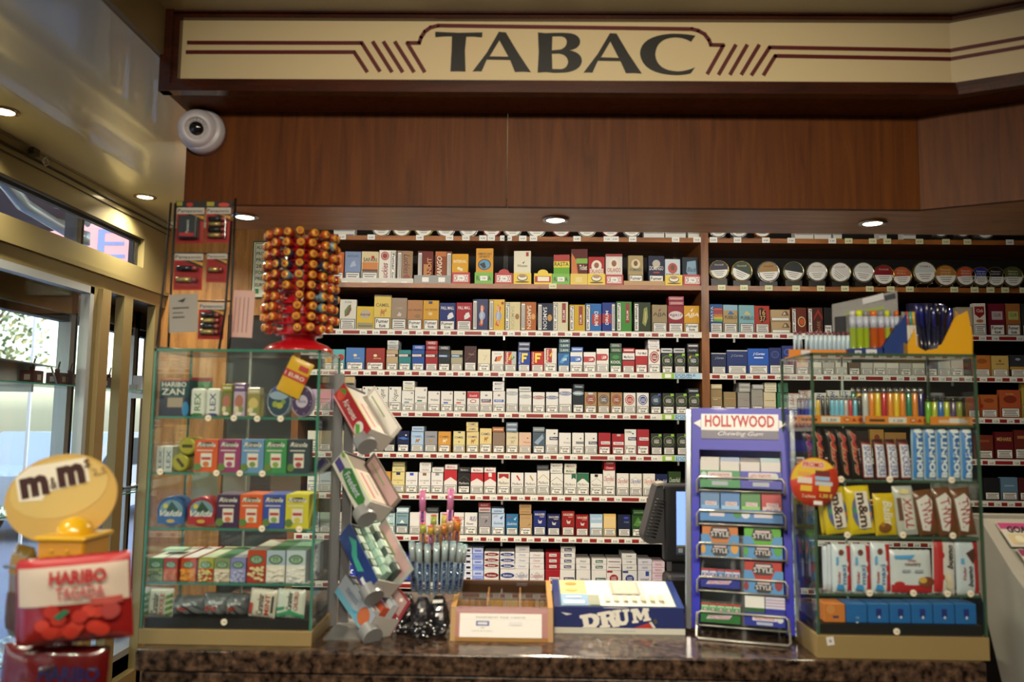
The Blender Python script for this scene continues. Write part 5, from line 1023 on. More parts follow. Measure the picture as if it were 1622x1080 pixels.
for x0, x1, c_, nm, bay in ((529, 562, '3a64a8', 'blue edged', 'left'), (1020, 1052, 'c0c4cc', 'silver grey', 'left'), (1054, 1086, 'b8bcc4', 'pale silver', 'left'), (1090, 1109, 'd0ccb8', 'ivory', 'left'), (1259, 1288, 'c8c4b8', 'ivory', 'right'), (1290, 1316, 'd4d0c4', 'cream', 'right'), (1320, 1333, 'a8a030', 'yellow green', 'right'), (1392, 1404, '4a4440', 'charcoal', 'right'), (1430, 1450, '2c2420', 'dark brown', 'right')):
    a_ = P(x0, 360, FY); b_ = P(x1, 360, FY); w = b_.x - a_.x
    m = MB().box((-w / 2, 0, 0), (w / 2, .05, .05), mat('d4d2cc', .4)).deco([r(.03, .04, .97, .2, c_), r(.03, .5, .97, .6, '8a8a88')], ((-w / 2, 0, 0), (w, 0, 0), (0, 0, .05), (0, -1, 0)))
    tag(m.build('tobacco_box', None, ((a_.x + b_.x) / 2, FY, ZR[0])), '%s flat box cut off by the canopy, top board of the %s bay' % (nm, bay), 'tobacco box', 'boxes under the canopy')
# left part: oak wall, grey glass door behind, notice
dx0 = P(355, 700, YB - .03).x; dx1 = P(462, 700, YB - .03).x; dz1 = P(400, 500, YB - .03).z
struct(MB().box((dx0, YB - .03, 0), (dx1, YB, dz1), mat('2e3032', .25, 0, .3)).box((dx0 - .04, YB - .05, 0), (dx0, YB, dz1 + .04), M_WOODL).box((dx1, YB - .05, 0), (dx1 + .04, YB, dz1 + .04), M_WOODL).box((dx0, YB - .05, dz1), (dx1, YB, dz1 + .04), M_WOODL).build('door_1'))
a_ = P(400, 381, YB - .02); b_ = P(470, 472, YB - .02); w = b_.x - a_.x; h = a_.z - b_.z
m = MB().box((0, -.006, 0), (w, 0, h), mat('1c4434', .4)).deco([r(.02, .02, .98, .98, 'd8dcc8'), r(.05, .04, .06, .96, '1c5c40'), r(.05, .955, .95, .965, '1c5c40')] + [t(s_, .08, .86 - .11 * k, .08 + .055 * len(s_), .92 - .11 * k, '1c4a38') for k, s_ in enumerate(['ALCOOL', 'PROTECTION', 'PRIX', '28 F', 'FORMALITES', 'PRESENTE', 'EURO'])] + [r(.08, .08, .16, .16, '2c7c50')], ((0, -.006, 0), (w, 0, 0), (0, 0, h), (0, -1, 0)))
tag(m.build('wall_notice', None, (a_.x, YB - .001, b_.z)), 'pale notice with green border on the oak wall behind the lollipops', 'notice')
# ------------------------------------------------------------------ counter
CZ = 1.03; CY0 = 1.80; CY1 = 2.42
cxl = PZ(216, 1030, CZ).x; cxl = P(214, 1030, CY0).x; cxr = P(1562, 1030, CY0).x
ctr = thing('counter', 'brown granite shop counter with a two step front edge', 'counter', (cxl, CY0, 0))
def relC(mb): mb.v = [(x - cxl, y - CY0, z) for x, y, z in mb.v]; return mb
relC(MB().box((cxl, CY0, CZ - .046), (cxr, CY1, CZ), M_GRAN, .004)).build('worktop', ctr)
relC(MB().box((cxl + .012, CY0 + .006, CZ - .094), (cxr - .012, CY1, CZ - .049), M_GRAN, .003)).build('edge_slab', ctr)
relC(MB().box((cxl + .03, CY0 + .05, 0), (cxr - .03, CY1 - .02, CZ - .094), M_WOOD)).build('cabinet_body', ctr)
GB = mat('a08a5c', .4, .3)
DOT = [e(.5, .5, .48, .48, 'e4dcc4'), t('1.80', .2, .38, .8, .62, '6a6454')]
class Case:
    def __init__(s, label, x0, x1, y0, dep, ztop, shelves, zbase, gcol, dots):
        s.y0 = y0; s.dep = dep; o = thing('glass_showcase', label, 'display case', (x0, y0, CZ)); s.o = o; s.x0 = x0; s.x1 = x1
        w = x1 - x0; H = ztop - CZ; zb = zbase - CZ; E = mat(gcol, .15, 0, .5); s.zs = shelves; G = glass('fcfefd', 1.0, 'case_glass', .02, .004); hw = .0028
        MB().box((-.004, -.004, 0), (w + .004, dep + .004, zb), GB, .001).build('base', o)
        MB().box((.004, .006, zb), (w - .004, dep - .004, zb + .022), M_BLACK).build('base_liner', o)
        for nm, a_, b_ in (('front_pane', (0, 0, zb), (w, .004, H)), ('side_pane', (0, .004, zb), (.004, dep, H)), ('side_pane', (w - .004, .004, zb), (w, dep, H)), ('back_pane', (.004, dep - .004, zb), (w - .004, dep, H)), ('top_pane', (0, 0, H), (w, dep, H + .005))):
            MB().box(a_, b_, G).build(nm, o)
        f = MB()
        for x in (0, w):
            for y in (0, dep): f.box((x - hw, y - hw, zb), (x + hw, y + hw, H + .005), E)
        f.box((-hw, -hw, H), (w + hw, 0, H + .006), E).box((-hw, dep, H), (w + hw, dep + hw, H + .006), mat('c8dcd4', .2)).box((-hw, 0, H), (0, dep, H + .006), E).box((w, 0, H), (w + hw, dep, H + .006), E)
        f.build('edge_strip', o)
        MB().box((w * .40, dep - .008, zb), (w * .41, dep - .004, H), mat('c8dcd4', .2)).build('door_seam', o)
        for k, z in enumerate(shelves):
            q = MB().box((.005, .008, z - CZ - .005), (w - .005, dep - .01, z - CZ), G).box((.004, .0045, z - CZ - .0055), (w - .004, .008, z - CZ), E); q.build('glass_shelf', o)
        for px, py in dots:
            q = P(px, py, y0 - .001); m = MB().lathe([(.0073, 0), (.0073, -.001), (0, -.001)], mat('e4dcc4', .5), 14, (0, 0, 0), 'y').deco(DOT, ((-.0073, -.0012, -.0073), (.0146, 0, 0), (0, 0, .0146), (0, -1, 0)))
            m.build('price_dot', o, (q.x - x0, -.0012, q.z - CZ))
LY = 1.845
lx0 = P(224, 990, LY).x; lx1 = P(492, 990, LY).x
CL = Case('tall glass showcase of sweets with a gold base on the left end of the counter', lx0, lx1, LY, .20, P(370, 557, LY).z,
          [P(370, y, LY).z for y in (660, 749, 837, 924)], P(350, 997, LY).z, '3c7866', [(330, 662), (370.5, 662), (407.5, 663), (444.5, 663), (254, 747), (343, 749), (380, 749.5), (415.6, 750), (415, 837), (474, 838), (355, 985)])
RY = 1.82
rx0 = P(1296, 1000, RY).x; rx1 = P(1562, 1000, RY).x
CR = Case('tall glass showcase of chocolate bars and lighters on the right end of the counter', rx0, rx1, RY, .21, P(1410, 564, RY).z,
          [P(1420, y, RY).z for y in (672, 761, 850, 942)], P(1430, 1007, RY).z, '3a5440', [(1332, 759), (1409, 759), (1507, 760), (1342, 847), (1430, 847), (1509, 848), (1377, 939), (1446.5, 939), (1500.5, 940), (1537, 940), (1420, 1000)])
def place(m, name, px0, px1, py, Y, z, label, cat, group=None, rot=(0, 0, 0), dz=0):
    a_ = P(px0, py, Y); b_ = P(px1, py, Y)
    return tag(m.build(name, None, ((a_.x + b_.x) / 2, Y, z + dz), rot), label, cat, group)
def dims(px0, px1, yt, Y, z):
    a_ = P(px0, yt, Y); b_ = P(px1, yt, Y); return b_.x - a_.x, (a_.z + b_.z) / 2 - z
def carton(name, px0, px1, yt, Y, z, dep, body, lay, label, cat, group=None, top=None, tilt=0, bev=0):
    w, h = dims(px0, px1, yt, Y, z); m = boxmesh(name, w - .001, dep, h, body, lay, None, top, bev)
    return place(m, name, px0, px1, yt, Y, z, label, cat, group, (tilt, 0, 0))
def pouch(w, h, d, body, lay, n=14, crimp='v', rough=.3, coat=.3, wob=0, seed=0):
    """pillow wrapper, front faces -y, base at z=0, centred in x"""
    rn = random.Random(seed); m = MB(); M_ = mat(body, rough, 0, coat, 0, 40, .5, .25); ph = rn.random() * 6
    def th(u, v):
        a_ = 1 - abs(2 * u - 1) ** 4; b_ = 1 - abs(2 * v - 1) ** (5 if crimp == 'v' else 4)
        return d / 2 * max(a_, 0) ** .6 * max(b_, 0) ** .6 * (1 + wob * math.sin(ph + 9 * u + 7 * v) * math.sin(5 * v + 11 * u)) + .0003
    for sg in (-1, 1):
        vs = []; 
        for j in range(n + 1):
            for i in range(n + 1):
                u, v = i / n, j / n; zz_ = h * v
                if j in (0, n) and i % 2 and crimp == 'v': zz_ += .0012 * (1 if j else -1)
                vs.append((w * (u - .5), sg * th(u, v) , zz_))
        fs = [(j * (n + 1) + i, j * (n + 1) + i + 1, (j + 1) * (n + 1) + i + 1, (j + 1) * (n + 1) + i) for j in range(n) for i in range(n)]
        m.add(vs, fs if sg < 0 else [f[::-1] for f in fs], M_, True)
    m.deco(lay, ((-w / 2, 0, 0), (w, 0, 0), (0, 0, h), (0, -1, 0)), .0005, lambda u, v: th(u, v) + .0011)
    return m
def bar(name, px0, px1, yt, Y, z, d, body, lay, label, cat, group=None, tz=0, lean=0, seed=0, wob=.1, crimp='v', rough=.3):
    w, h = dims(px0, px1, yt, Y, z); m = pouch(w, h, d, body, lay, 14, crimp, rough, .3, wob, seed)
    return place(m, name, px0, px1, yt, Y, z, label, cat, group, (lean, tz, 0), dz=abs(math.sin(tz)) * w / 2 + .0008)
# ------------------------------------------------------------------ left case goods
zs = CL.zs; y = LY + .016; OL = 'in the left showcase'
carton('sweet_box', 253.5, 300, 601, y, zs[0], .05, '14444a', [r(0, 0, 1, .52, '141c3c'), r(0, .96, 1, 1, 'a02424'), t('HARIBO', .08, .8, .92, .93, 'd8d4cc'), t('ZAN', .08, .58, .86, .75, 'd8d4cc'), r(.3, .24, .82, .5, '9c8c78'), e(.92, .2, .12, .2, '2a7cb0')], 'dark teal sweet box with white capitals on the top shelf', 'sweet box')
bar('sweet_bag', 303, 337, 599, y + .07, zs[0], .02, '7c2430', [r(.4, .7, 1, .9, '2c6c3c')], 'red and green sweet bag behind the white dispensers', 'sweet bag')
for px0, px1, c_, tx, nm in ((302, 325.5, '2c6c34', 'REX', 'green'), (326.5, 349, '28346c', 'LEX', 'navy')):
    carton('mint_dispenser', px0, px1, 615, y, zs[0], .02, 'd0d4cc', [t(tx, .3, .2, .72, .84, c_, 90), e(.5, .06, .4, .06, c_)], 'white rounded mint dispenser with %s lettering' % nm, 'mint dispenser', None, None, 0, .006)
for px0, px1, yt, c_, c2, nm in ((351, 369, 608, '8c8c34', '6a7038', 'olive lidded'), (370, 390, 607, '6c4c84', 'b0a0b8', 'purple lidded'), (391, 413.5, 614, 'b0a878', '8c8448', 'beige lidded')):
    w, h = dims(px0, px1, yt, y, zs[0]); m = boxmesh('j', w - .002, .03, h * .76, c2, [r(.1, .1, .9, .9, c2), e(.5, .6, .36, .26, 'a86a58' if px0 < 390 else 'c8b46c'), e(.3, .3, .2, .12, 'd0c8a0'), e(.7, .3, .2, .12, '7a8c4c'), e(.5, .12, .3, .07, 'e0d8c8')], bev=.003)
    o = place(m, 'pastille_jar', px0, px1, yt, y, zs[0], '%s pastille jar with fruit picture on the top shelf' % nm, 'jar', 'pastille jars')
    MB().box((-w / 2 + .002, .001, 0), (w / 2 - .002, .029, h * .24), mat(c_, .3), .002).deco([r(.15, .4, .85, .6, 'd8d4c8')], ((-w / 2, .001, 0), (w, 0, 0), (0, 0, h * .24), (0, -1, 0))).build('lid', o, (0, 0, h * .76))
def disc(name, px, py, rx, ry, Y, z, face, rim, lay, label, dep=.02, cat='sweet tin', lean=0):
    c = P(px, py, Y); k = Y / F; a_, b_ = rx * k, ry * k; m = MB().lathe([(.96, dep), (1, dep - .001), (1, .002), (.95, 0), (.92, .001), (0, .001)], mat(rim, .3, .3), 28, (0, 0, 0), 'y')
    m.v = [(v[0] * a_, v[1], v[2] * b_) for v in m.v]
    m.deco([e(.5, .5, .46, .46, face)] + lay, ((-a_, .0008, -b_), (2 * a_, 0, 0), (0, 0, 2 * b_), (0, -1, 0)))
    return tag(m.build(name, None, (c.x, Y, z + b_ + .0008), (lean, 0, 0)), label, cat)
disc('sweet_tin', 441.5, 637, 19, 25, y, zs[0], '1c3850', 'a8b4c0', [e(.5, .88, .3, .1, '284888'), e(.5, .68, .4, .14, '8aa0b4'), e(.35, .4, .12, .1, '8c9c40'), e(.55, .36, .14, .1, 'a8a838'), e(.7, .48, .1, .08, '6c8c50')], 'oval tin with blue cap and lemon picture on the top shelf')
disc('sweet_tin', 478.6, 637, 18, 25, y, zs[0], '3c2450', '9c90a8', [e(.48, .5, .26, .2, 'b8b0c4'), t('Anis', .3, .45, .66, .55, '5a4a70')] + [e(.5 + .38 * math.cos(k), .5 + .4 * math.sin(k), .03, .02, '9888b0') for k in range(7)], 'oval purple tin with pale centre on the top shelf')
q = P(465, 597, y - .001); m = pouch(.058, .086, .006, 'd8a820', [r(0, .42, 1, .64, 'b83028'), r(.5, .72, .9, .86, 'b82c28'), t('1 EURO', .06, .47, .9, .58, 'e8e0d0')], 10)
tag(m.build('yellow_sachet', None, (q.x - .012, y - .006 + .0, q.z - .040), (0, R(24), 0)), 'yellow sachet with red band taped up inside the showcase top', 'sachet')
for k, (a_, b_) in enumerate(((249, 259.5), (260.5, 274))):
    carton('mint_box', a_, b_, 707, y, zs[1], .05, 'b8c0bc', [t('LEX', .3, .15, .8, .85, '4a5470', 90)], ['narrow', 'wider'][k] + ' pale mint box at the left end of the second shelf', 'mint box')
for k, (px, dz) in enumerate(((287, 0), (297, 1))):
    rr = 14 * y / F; c = P(px, 700, y); m = MB().lathe([(rr, .06), (rr, .001), (rr * .93, 0), (0, .0003)], mat('8c8a20', .3, .2), 24, (0, 0, 0), 'y').deco([e(.5, .5, .4, .4, 'a09a2c'), r(.2, .42, .8, .6, '3a3818')], ((-rr, 0, -rr), (2 * rr, 0, 0), (0, 0, 2 * rr), (0, -1, 0)))
    tag(m.build('pastille_tin', None, (c.x, y, zs[1] + rr + dz * rr * 1.86), (0, [0, R(50)][1 - dz], 0)), 'olive yellow round tin, %s of the stacked two' % ['lower', 'upper'][dz], 'pastille tin')
def ric(c2, dot, leaf='5a7a3a'): return [e(.5, .84, .42, .08, '1c2420'), t('Ricola', .1, .78, .9, .91, 'e8e6dc', 0, .3), r(.1, .65, .8, .68, 'd8d0c8'), r(.28, .16, .76, .58, 'd8d4c8'), r(.32, .38, .72, .46, 'b0302c'), e(.52, .25, .14, .08, dot), e(.16, .16, .17, .12, leaf)]
for px0, px1, c_, d_, nm, i_ in ((309, 346, 'cc5420', 'c86c20', 'orange', 1), (347, 382, '8c3468', 'a03c78', 'plum', 1), (383, 419, '5c8cb8', '6a8c3c', 'sky blue', 1), (420, 455, '34884c', '7a9c3c', 'green', 1), (456.5, 491, '2c3c44', '9c3c44', 'slate', 1),
                                 (344, 380, '3c2048', 'c86c40', 'dark violet', 2), (380.5, 417, 'cc5420', 'd87c30', 'orange', 2), (417.5, 452.5, '2c4ca0', '7a9c50', 'royal blue', 2), (453, 490, 'c8c030', 'c8c040', 'yellow', 2)):
    carton('herb_sweet_box', px0, px1, 696 if i_ == 1 else 783.5, y, zs[i_], .03 if i_ == 1 else .09, c_, ric(c_, d_), '%s herb sweet box on the %s showcase shelf' % (nm, ORD[i_]), 'sweet box', 'herb sweet boxes', c_)
for px, c_, c2, nm in ((271, '1c4c84', '2c5c94', 'blue'), (319, '8c1420', 'a0202c', 'red')):
    disc('pastille_tin', px, 812, 23, 23, y, zs[2], c_, c_, [e(.5, .56, .4, .32, '6a8c98'), p('1c4430', (.3, .5), (.5, .85), (.8, .5)), e(.3, .68, .08, .08, 'c8b840'), r(0.04, .08, .96, .34, c2), t('Valda', .12, .34, .88, .54, 'dcd8d0', 0, .4), e(.5, .18, .14, .06, 'c0a040')], 'large round %s tin with pine trees on the third shelf' % nm, .05)
rnt = random.Random(11)
for k, (px0, px1, yt, c1, c2, c3, tp, nm) in enumerate(((236, 259, 884, '3c6a20', '8c9c60', '5a6a3c', 'c0c4b8', 'green'), (260, 282.5, 884, 'a02c14', 'b84c20', 'c87830', 'b8b8b4', 'dark orange'), (287, 311, 884, 'b83c14', 'd07c28', 'e0a040', 'c0c0c4', 'bright orange'), (315, 339, 884, 'a0a040', 'b82c24', 'd0c878', 'a8b49c', 'red and lime'),
        (340, 365, 884, '7c8c60', 'd0c0a8', 'e0d8c8', '2c6c4c', 'beige'), (365.5, 390, 884, '7c80b8', '9498c0', 'b0b4d8', 'c0c4c8', 'lilac'), (392.5, 422, 872, 'b04020', 'a82c24', 'd8c898', 'b8bcb0', 'tall red'), (422.5, 452.5, 872, 'a0b4c4', 'dcd8cc', 'e8e4d8', '3c7c4c', 'tall white'), (454, 485, 872, 'b4c4cc', 'd8d8d0', 'e4e4e0', '7cb094', 'tall pale mint'))):
    L = [r(0, .02, 1, .55, c2), r(0, .55, 1, .78, c1), e(.5, .72, .38, .15, '2c5c38'), e(.5, .72, .3, .11, '8aa88c'), t('TT', .34, .66, .66, .78, '24482c')] + [e(rnt.uniform(.1, .9), rnt.uniform(.05, .5), .10, .045, c3) for _ in range(22)]
    carton('mint_pack', px0, px1, yt, y, zs[3], .165, c1, L, '%s little mint pack box, %s from left, fourth showcase shelf' % (nm, ORD[k]), 'mint pack', 'mint packs on the fourth shelf', tp)
carton('mint_pack', 258, 292, 870, y + .05, zs[3] + .058, .04, '8cac94', [r(.1, .2, .9, .8, 'a8bca8')], 'pale green pack lying on top of the small mint packs', 'mint pack')
zb = CL.o.location.z + (P(350, 997, LY).z - CZ) + .0225
def stripes(c1, c2, tc): return [p(c1, *[(u, v) for u, v in ((0, k * .22), (0, k * .22 + .11), (.22, k * .22 + .2), (.22, k * .22 + .09))]) for k in range(4)] + [p(c1, (.8, k * .22), (.8, k * .22 + .11), (1, k * .22 + .2), (1, k * .22 + .09)) for k in range(4)] + [t('Carambar', .34, .1, .56, .85, '4a2c20', 90, .3), t('ROULE', .62, .1, .76, .85, tc, 90)]
bar('sweet_bag', 229, 275, 932, y, zb, .014, 'c8ccb8', stripes('5c8c34', '', 'a03424'), 'white bag with slanted green stripes at the left bottom', 'sweet bag', None, R(2), seed=1)
bar('sweet_bag', 395, 437, 935, y, zb, .014, 'd0ccbc', [t('Carambar', .3, .1, .55, .85, '2c1c18', 90, .3), t('MINT', .6, .1, .78, .85, 'a83024', 90), r(.0, .1, .16, .5, 'a83c30'), r(.84, .2, .92, .8, '2a3a3a')], 'cream bag with black and red vertical lettering', 'sweet bag', None, R(5), seed=2)
bar('sweet_bag', 439, 483, 935, y, zb, .014, 'ccd4c8', [p('3c9468', (0, .0), (0, .12), (.5, .3), (1, .12), (1, 0), (.5, .16)), p('3c9468', (.0, .22), (0, .34), (.3, .42), (.3, .32)), t('Carambar', .36, .3, .56, .95, '2c2420', 90, .3), t('CHLORO', .62, .3, .78, .95, 'a83c28', 90)], 'white bag with mint green stripes at the right bottom', 'sweet bag', None, R(3), seed=3)
for k, (a_, b_, yt) in enumerate(((278, 330, 943), (326, 368, 938), (362, 396, 940))):
    w, h = dims(a_, b_, yt, y + .03, zb); m = pouch(w, h, .05, '6c7478', [r(.2, .3, .6, .5, '8c3c34'), r(.3, .6, .8, .72, 'b8c0c4')], 14, 'h', .15, .8, .5, k)
    place(m, 'cellophane_bag', a_, b_, yt, y + .03, zb, ['crumpled grey cellophane bag beside the green striped bag', 'middle crumpled cellophane bag on the showcase floor', 'small crumpled cellophane bag beside the cream bag'][k], 'sweet bag')
# ------------------------------------------------------------------ on top of the left case: lollipops and batteries
ztop = P(370, 557, LY).z + .0065
LO = P(475.4, 500, 1.97); lx = LO.x; ly = 1.97; s_ = ly / F
st_ = thing('lollipop_stand', 'red plastic lollipop stand with domed foot on the left showcase', 'lollipop stand', (lx, ly, ztop))
RED = mat('b0101a', .22, 0, .6)
m = MB().lathe([(.0, 0), (.085, 0), (.085, .008), (.07, .02), (.035, .034), (.022, .05)], RED, 32); m.build('foot', st_)
zt_ = P(475, 388, 1.97).z - ztop
MB().lathe([(.04, .03), (.044, .05), (.044, zt_), (.036, zt_ + .008), (0, zt_ + .01)], RED, 24).build('column', st_)
for k in range(10):
    zz_ = P(475, 531 - 16.1 * k, 1.97).z - ztop; MB().lathe([(.044, zz_ - .003), (.056, zz_ - .003), (.056, zz_ + .003), (.044, zz_ + .003)], RED, 24).build('holder_ring', st_)
WR = ['a03018', 'a84018', 'b04c20', '8c2420', '28344c', '6c94a0', '983c1c']
WN = ['red', 'rust', 'orange', 'dark red', 'navy', 'pale blue', 'brown red']
proto = {}
for ci, col in enumerate(WR):
    m = MB(); rb = .0118
    prof = [(0, rb)] + [(rb * math.sin(a_), rb * math.cos(a_)) for a_ in [PI * k / 9 for k in range(1, 9)]] + [(.004, -rb)]
    m.lathe(prof, mat(col, .25, 0, .6), 14)
    m.lathe([(.004, -rb), (.009, -rb - .008), (.0075, -rb - .009), (.002, -rb - .002)], mat(col, .25, 0, .6), 10)
    m.lathe([(rb * .80, rb * .62), (rb * .74, rb * .70), (rb * .5, rb * .89), (0, rb * 1.03)], mat('d8a030', .3, 0, .6), 14)
    m.lathe([(rb * .42, rb * .95), (rb * .2, rb * 1.04), (0, rb * 1.06)], mat('b85020', .3, 0, .6), 10)
    root = m.build('lollipop'); MB().tube([(0, 0, -rb), (0, 0, -.042)], .0018, 'e0dcd4', 6).build('stick', root)
    proto[ci] = root
used = set(); rl = random.Random(5); angs = [-97, -74, -52, -31, -10, 12, 33, 54, 75, 96]
for j in range(10):
    z = P(475, 523.5 - 16.1 * j, 1.97).z
    for i, an in enumerate(angs):
        if j < 4 and i == 4 and j != 9: continue
        if j < 1 and i in (3, 9): continue
        ci = rl.choice([0, 0, 1, 1, 2, 2, 3, 4, 5, 6, 6])
        a_ = R(an + rl.uniform(-2.5, 2.5)); rr = .083 + rl.uniform(-.003, .003)
        d_ = V(math.sin(a_), -math.cos(a_), rl.uniform(-.06, .12)).normalized()
        pr = proto[ci]
        if ci in used:
            o = pr.copy(); COL.objects.link(o)
            for c_ in pr.children: n_ = c_.copy(); COL.objects.link(n_); n_.parent = o
        else: o = pr; used.add(ci)
        o.rotation_mode = 'QUATERNION'; o.rotation_quaternion = d_.to_track_quat('Z', 'Y')
        o.location = (lx + math.sin(a_) * rr, ly - math.cos(a_) * rr, z + rl.uniform(-.002, .002))
        tag(o, '%s wrapped lollipop with yellow disc, %s row up, %s from left' % (WN[ci], ORD[j], ORD[i]), 'lollipop', 'lollipops on the red stand')
for ci, pr in proto.items():
    if ci not in used:
        for c_ in list(pr.children): bpy.data.objects.remove(c_)
        bpy.data.objects.remove(pr)
# battery rack
BY = 1.90
def W_(pts, rr=.0022, m=M_BLACK): return MB().tube([P(*q) if len(q) == 3 else q for q in pts], rr, m, 8)
b0 = P(310, 545, BY); rk = thing('battery_rack', 'black wire battery rack standing on the left showcase', 'wire rack', (b0.x, BY, ztop))
def relK(mb): mb.v = [(x - b0.x, y_ - BY, z - ztop) for x, y_, z in mb.v]; return mb
zt2 = ztop + .003
fl = P(248, 548, BY - .03); fr_ = P(350, 548, BY - .03)
m = MB().tube([P(271, 321, BY - .02), P(260, 440, BY - .022), V(fl.x, fl.y, zt2 + .004), V(fl.x + .004, fl.y, zt2), V(fl.x + .05, BY + .03, zt2)], .0026, M_BLACK, 8)
relK(m).build('side_wire', rk)
m = MB().tube([P(373, 314, BY), P(368, 430, BY), P(364, 535, BY), V(P(362, 548, BY).x, BY, zt2), V(P(352, 548, BY).x, BY + .04, zt2)], .003, M_BLACK, 8).tube([P(367, 350, BY - .01), P(357, 490, BY - .01), V(P(350, 548, BY).x, BY - .01, zt2), V(P(350, 548, BY).x, BY + .03, zt2)], .003, M_BLACK, 8)
relK(m).build('side_wire', rk)
m = MB().tube([P(278, 322, BY), P(272, 430, BY), V(P(267, 545, BY).x, BY, zt2)], .003, M_BLACK, 8); relK(m).build('side_wire', rk)
for y_a in (401, 476):
    m = MB().tube([P(273, y_a, BY - .003), P(366, y_a + 1, BY - .003)], .0022, M_BLACK, 8); relK(m).build('cross_wire', rk)
a_ = P(278, 330, BY + .004); b_ = P(368, 330, BY + .004); zz1 = P(320, 318, BY).z - ztop; zz0 = P(320, 329, BY).z - ztop
MB().box((a_.x - b0.x, .004, zz0), (b_.x - b0.x, .008, zz1), '1a1a1a').deco([e(.25, .5, .06, .3, 'a82820'), e(.85, .5, .1, .3, 'b83c28'), r(.55, .3, .68, .9, '98902c'), r(.02, .3, .12, .9, '8c8c2c')], ((a_.x - b0.x, .004, zz0), (b_.x - a_.x, 0, 0), (0, 0, zz1 - zz0), (0, -1, 0))).build('header_card', rk)
def blister(px0, px1, y0_, y1_, cells, label, Y, tilt=0, big=0):
    a_ = P(px0, y1_, Y); b_ = P(px1, y0_, Y); w = b_.x - a_.x; h = b_.z - a_.z
    o = tag(MB().box((-w / 2, 0, 0), (w / 2, .0012, h), mat('9c1c20', .4, 0, .2)).deco([r(0, .82, 1, 1, 'b4b0a8'), t('Panasonic', .03, .86, .95, .96, '1c1c20'), p('141414', (.3, .82), (1, .82), (1, .6)), p('c88c30', (.5, .82), (1, .76), (1, .66))], ((-w / 2, 0, 0), (w, 0, 0), (0, 0, h), (0, -1, 0))).build('battery_pack', None, ((a_.x + b_.x) / 2, Y, a_.z), (0, tilt, 0)), label, 'battery pack', 'battery packs on the wire rack')
    if big: 
        MB().box((-w * .32, -.02, h * .12), (w * .34, -.0005, h * .72), '2c3038', .002).deco([r(.1, .05, .9, .2, 'b0242c'), t('Panasonic', .45, .2, .62, .8, 'c8c8cc', 90)], ((-w * .32, -.02, h * .12), (w * .66, 0, 0), (0, 0, h * .6), (0, -1, 0))).build('battery', o)
    else:
        ch = h * .62 / cells
        for k in range(cells):
            zc_ = h * .12 + ch * (k + .5); rr = min(ch * .42, .006); m = MB().lathe([(rr, -w * .34), (rr, w * .18)], mat(['c0a468', '3a3c44'][k % 2], .25, .6), 12, (0, -.007, zc_), 'x').lathe([(rr * 1.01, w * .18), (rr * 1.01, w * .34), (rr * .4, w * .345), (rr * .4, w * .38), (0, w * .38)], mat('b0605c', .25, .6), 12, (0, -.007, zc_), 'x'); m.build('battery', o)
    MB().box((-w * .40, -.022 if big else -.0145, h * .06), (w * .42, 0, h * .76), glass('f6faf8', .6, 'clear_plastic', .08), .003).build('blister', o)
    return o
blister(278, 324, 329, 385, 1, 'large block battery in a blister pack, top left of the rack', BY - .004, 0, 1)
blister(325, 366, 329, 384, 4, 'four battery blister pack, top right of the rack', BY - .004)
blister(274, 322, 402, 459, 2, 'two battery red blister pack, middle left of the rack', BY - .006)
blister(326, 360, 402, 447, 1, 'single small battery red blister pack, middle right of the rack', BY - .005)
blister(313, 356, 480, 537, 4, 'four battery blister pack, bottom of the rack', BY - .006)
def card(name, px0, px1, y0_, y1_, Y, body, lay, label, cat, rot=(0, 0, 0), th_=.0008):
    a_ = P(px0, y1_, Y); b_ = P(px1, y0_, Y); w = b_.x - a_.x; h = b_.z - a_.z
    return tag(MB().box((-w / 2, 0, 0), (w / 2, th_, h), mat(body, .5)).deco(lay, ((-w / 2, 0, 0), (w, 0, 0), (0, 0, h), (0, -1, 0))).build(name, None, ((a_.x + b_.x) / 2, Y, a_.z), rot), label, cat)
card('rack_leaflet', 268, 316, 466, 526, BY - .026, '98948c', [r(.12, .62, .7, .66, '4a4644'), r(.12, .5, .5, .53, '5a5654'), r(.12, .38, .55, .42, '5a5654'), p('2c2828', (.3, .82), (.6, .9), (.5, .78))], 'grey printed leaflet hanging low on the battery rack', 'leaflet', (0, R(-3), 0))
card('pink_leaflet', 365, 402, 460, 534, BY + .012, 'c8a49c', [r(.1 + .2 * k, .1, .14 + .2 * k, .85, '8c706c') for k in range(4)], 'pink paper sheet with vertical writing right of the battery rack', 'leaflet', (0, R(2), 0))
for px0, px1, y0_, y1_, c_, nm in ((352, 396, 752, 783, 'd0ccc4', 'white paper sheet seen through the showcase, left one'), (428, 476, 752, 781, 'd0c8bc', 'white paper sheet seen through the showcase, right one'), (302, 346, 752, 790, 'c8c0a4', 'cream cloth end hanging behind the showcase')):
    card('paper_sheet', px0, px1, y0_, y1_, LY + .21, c_, [], nm, 'paper')
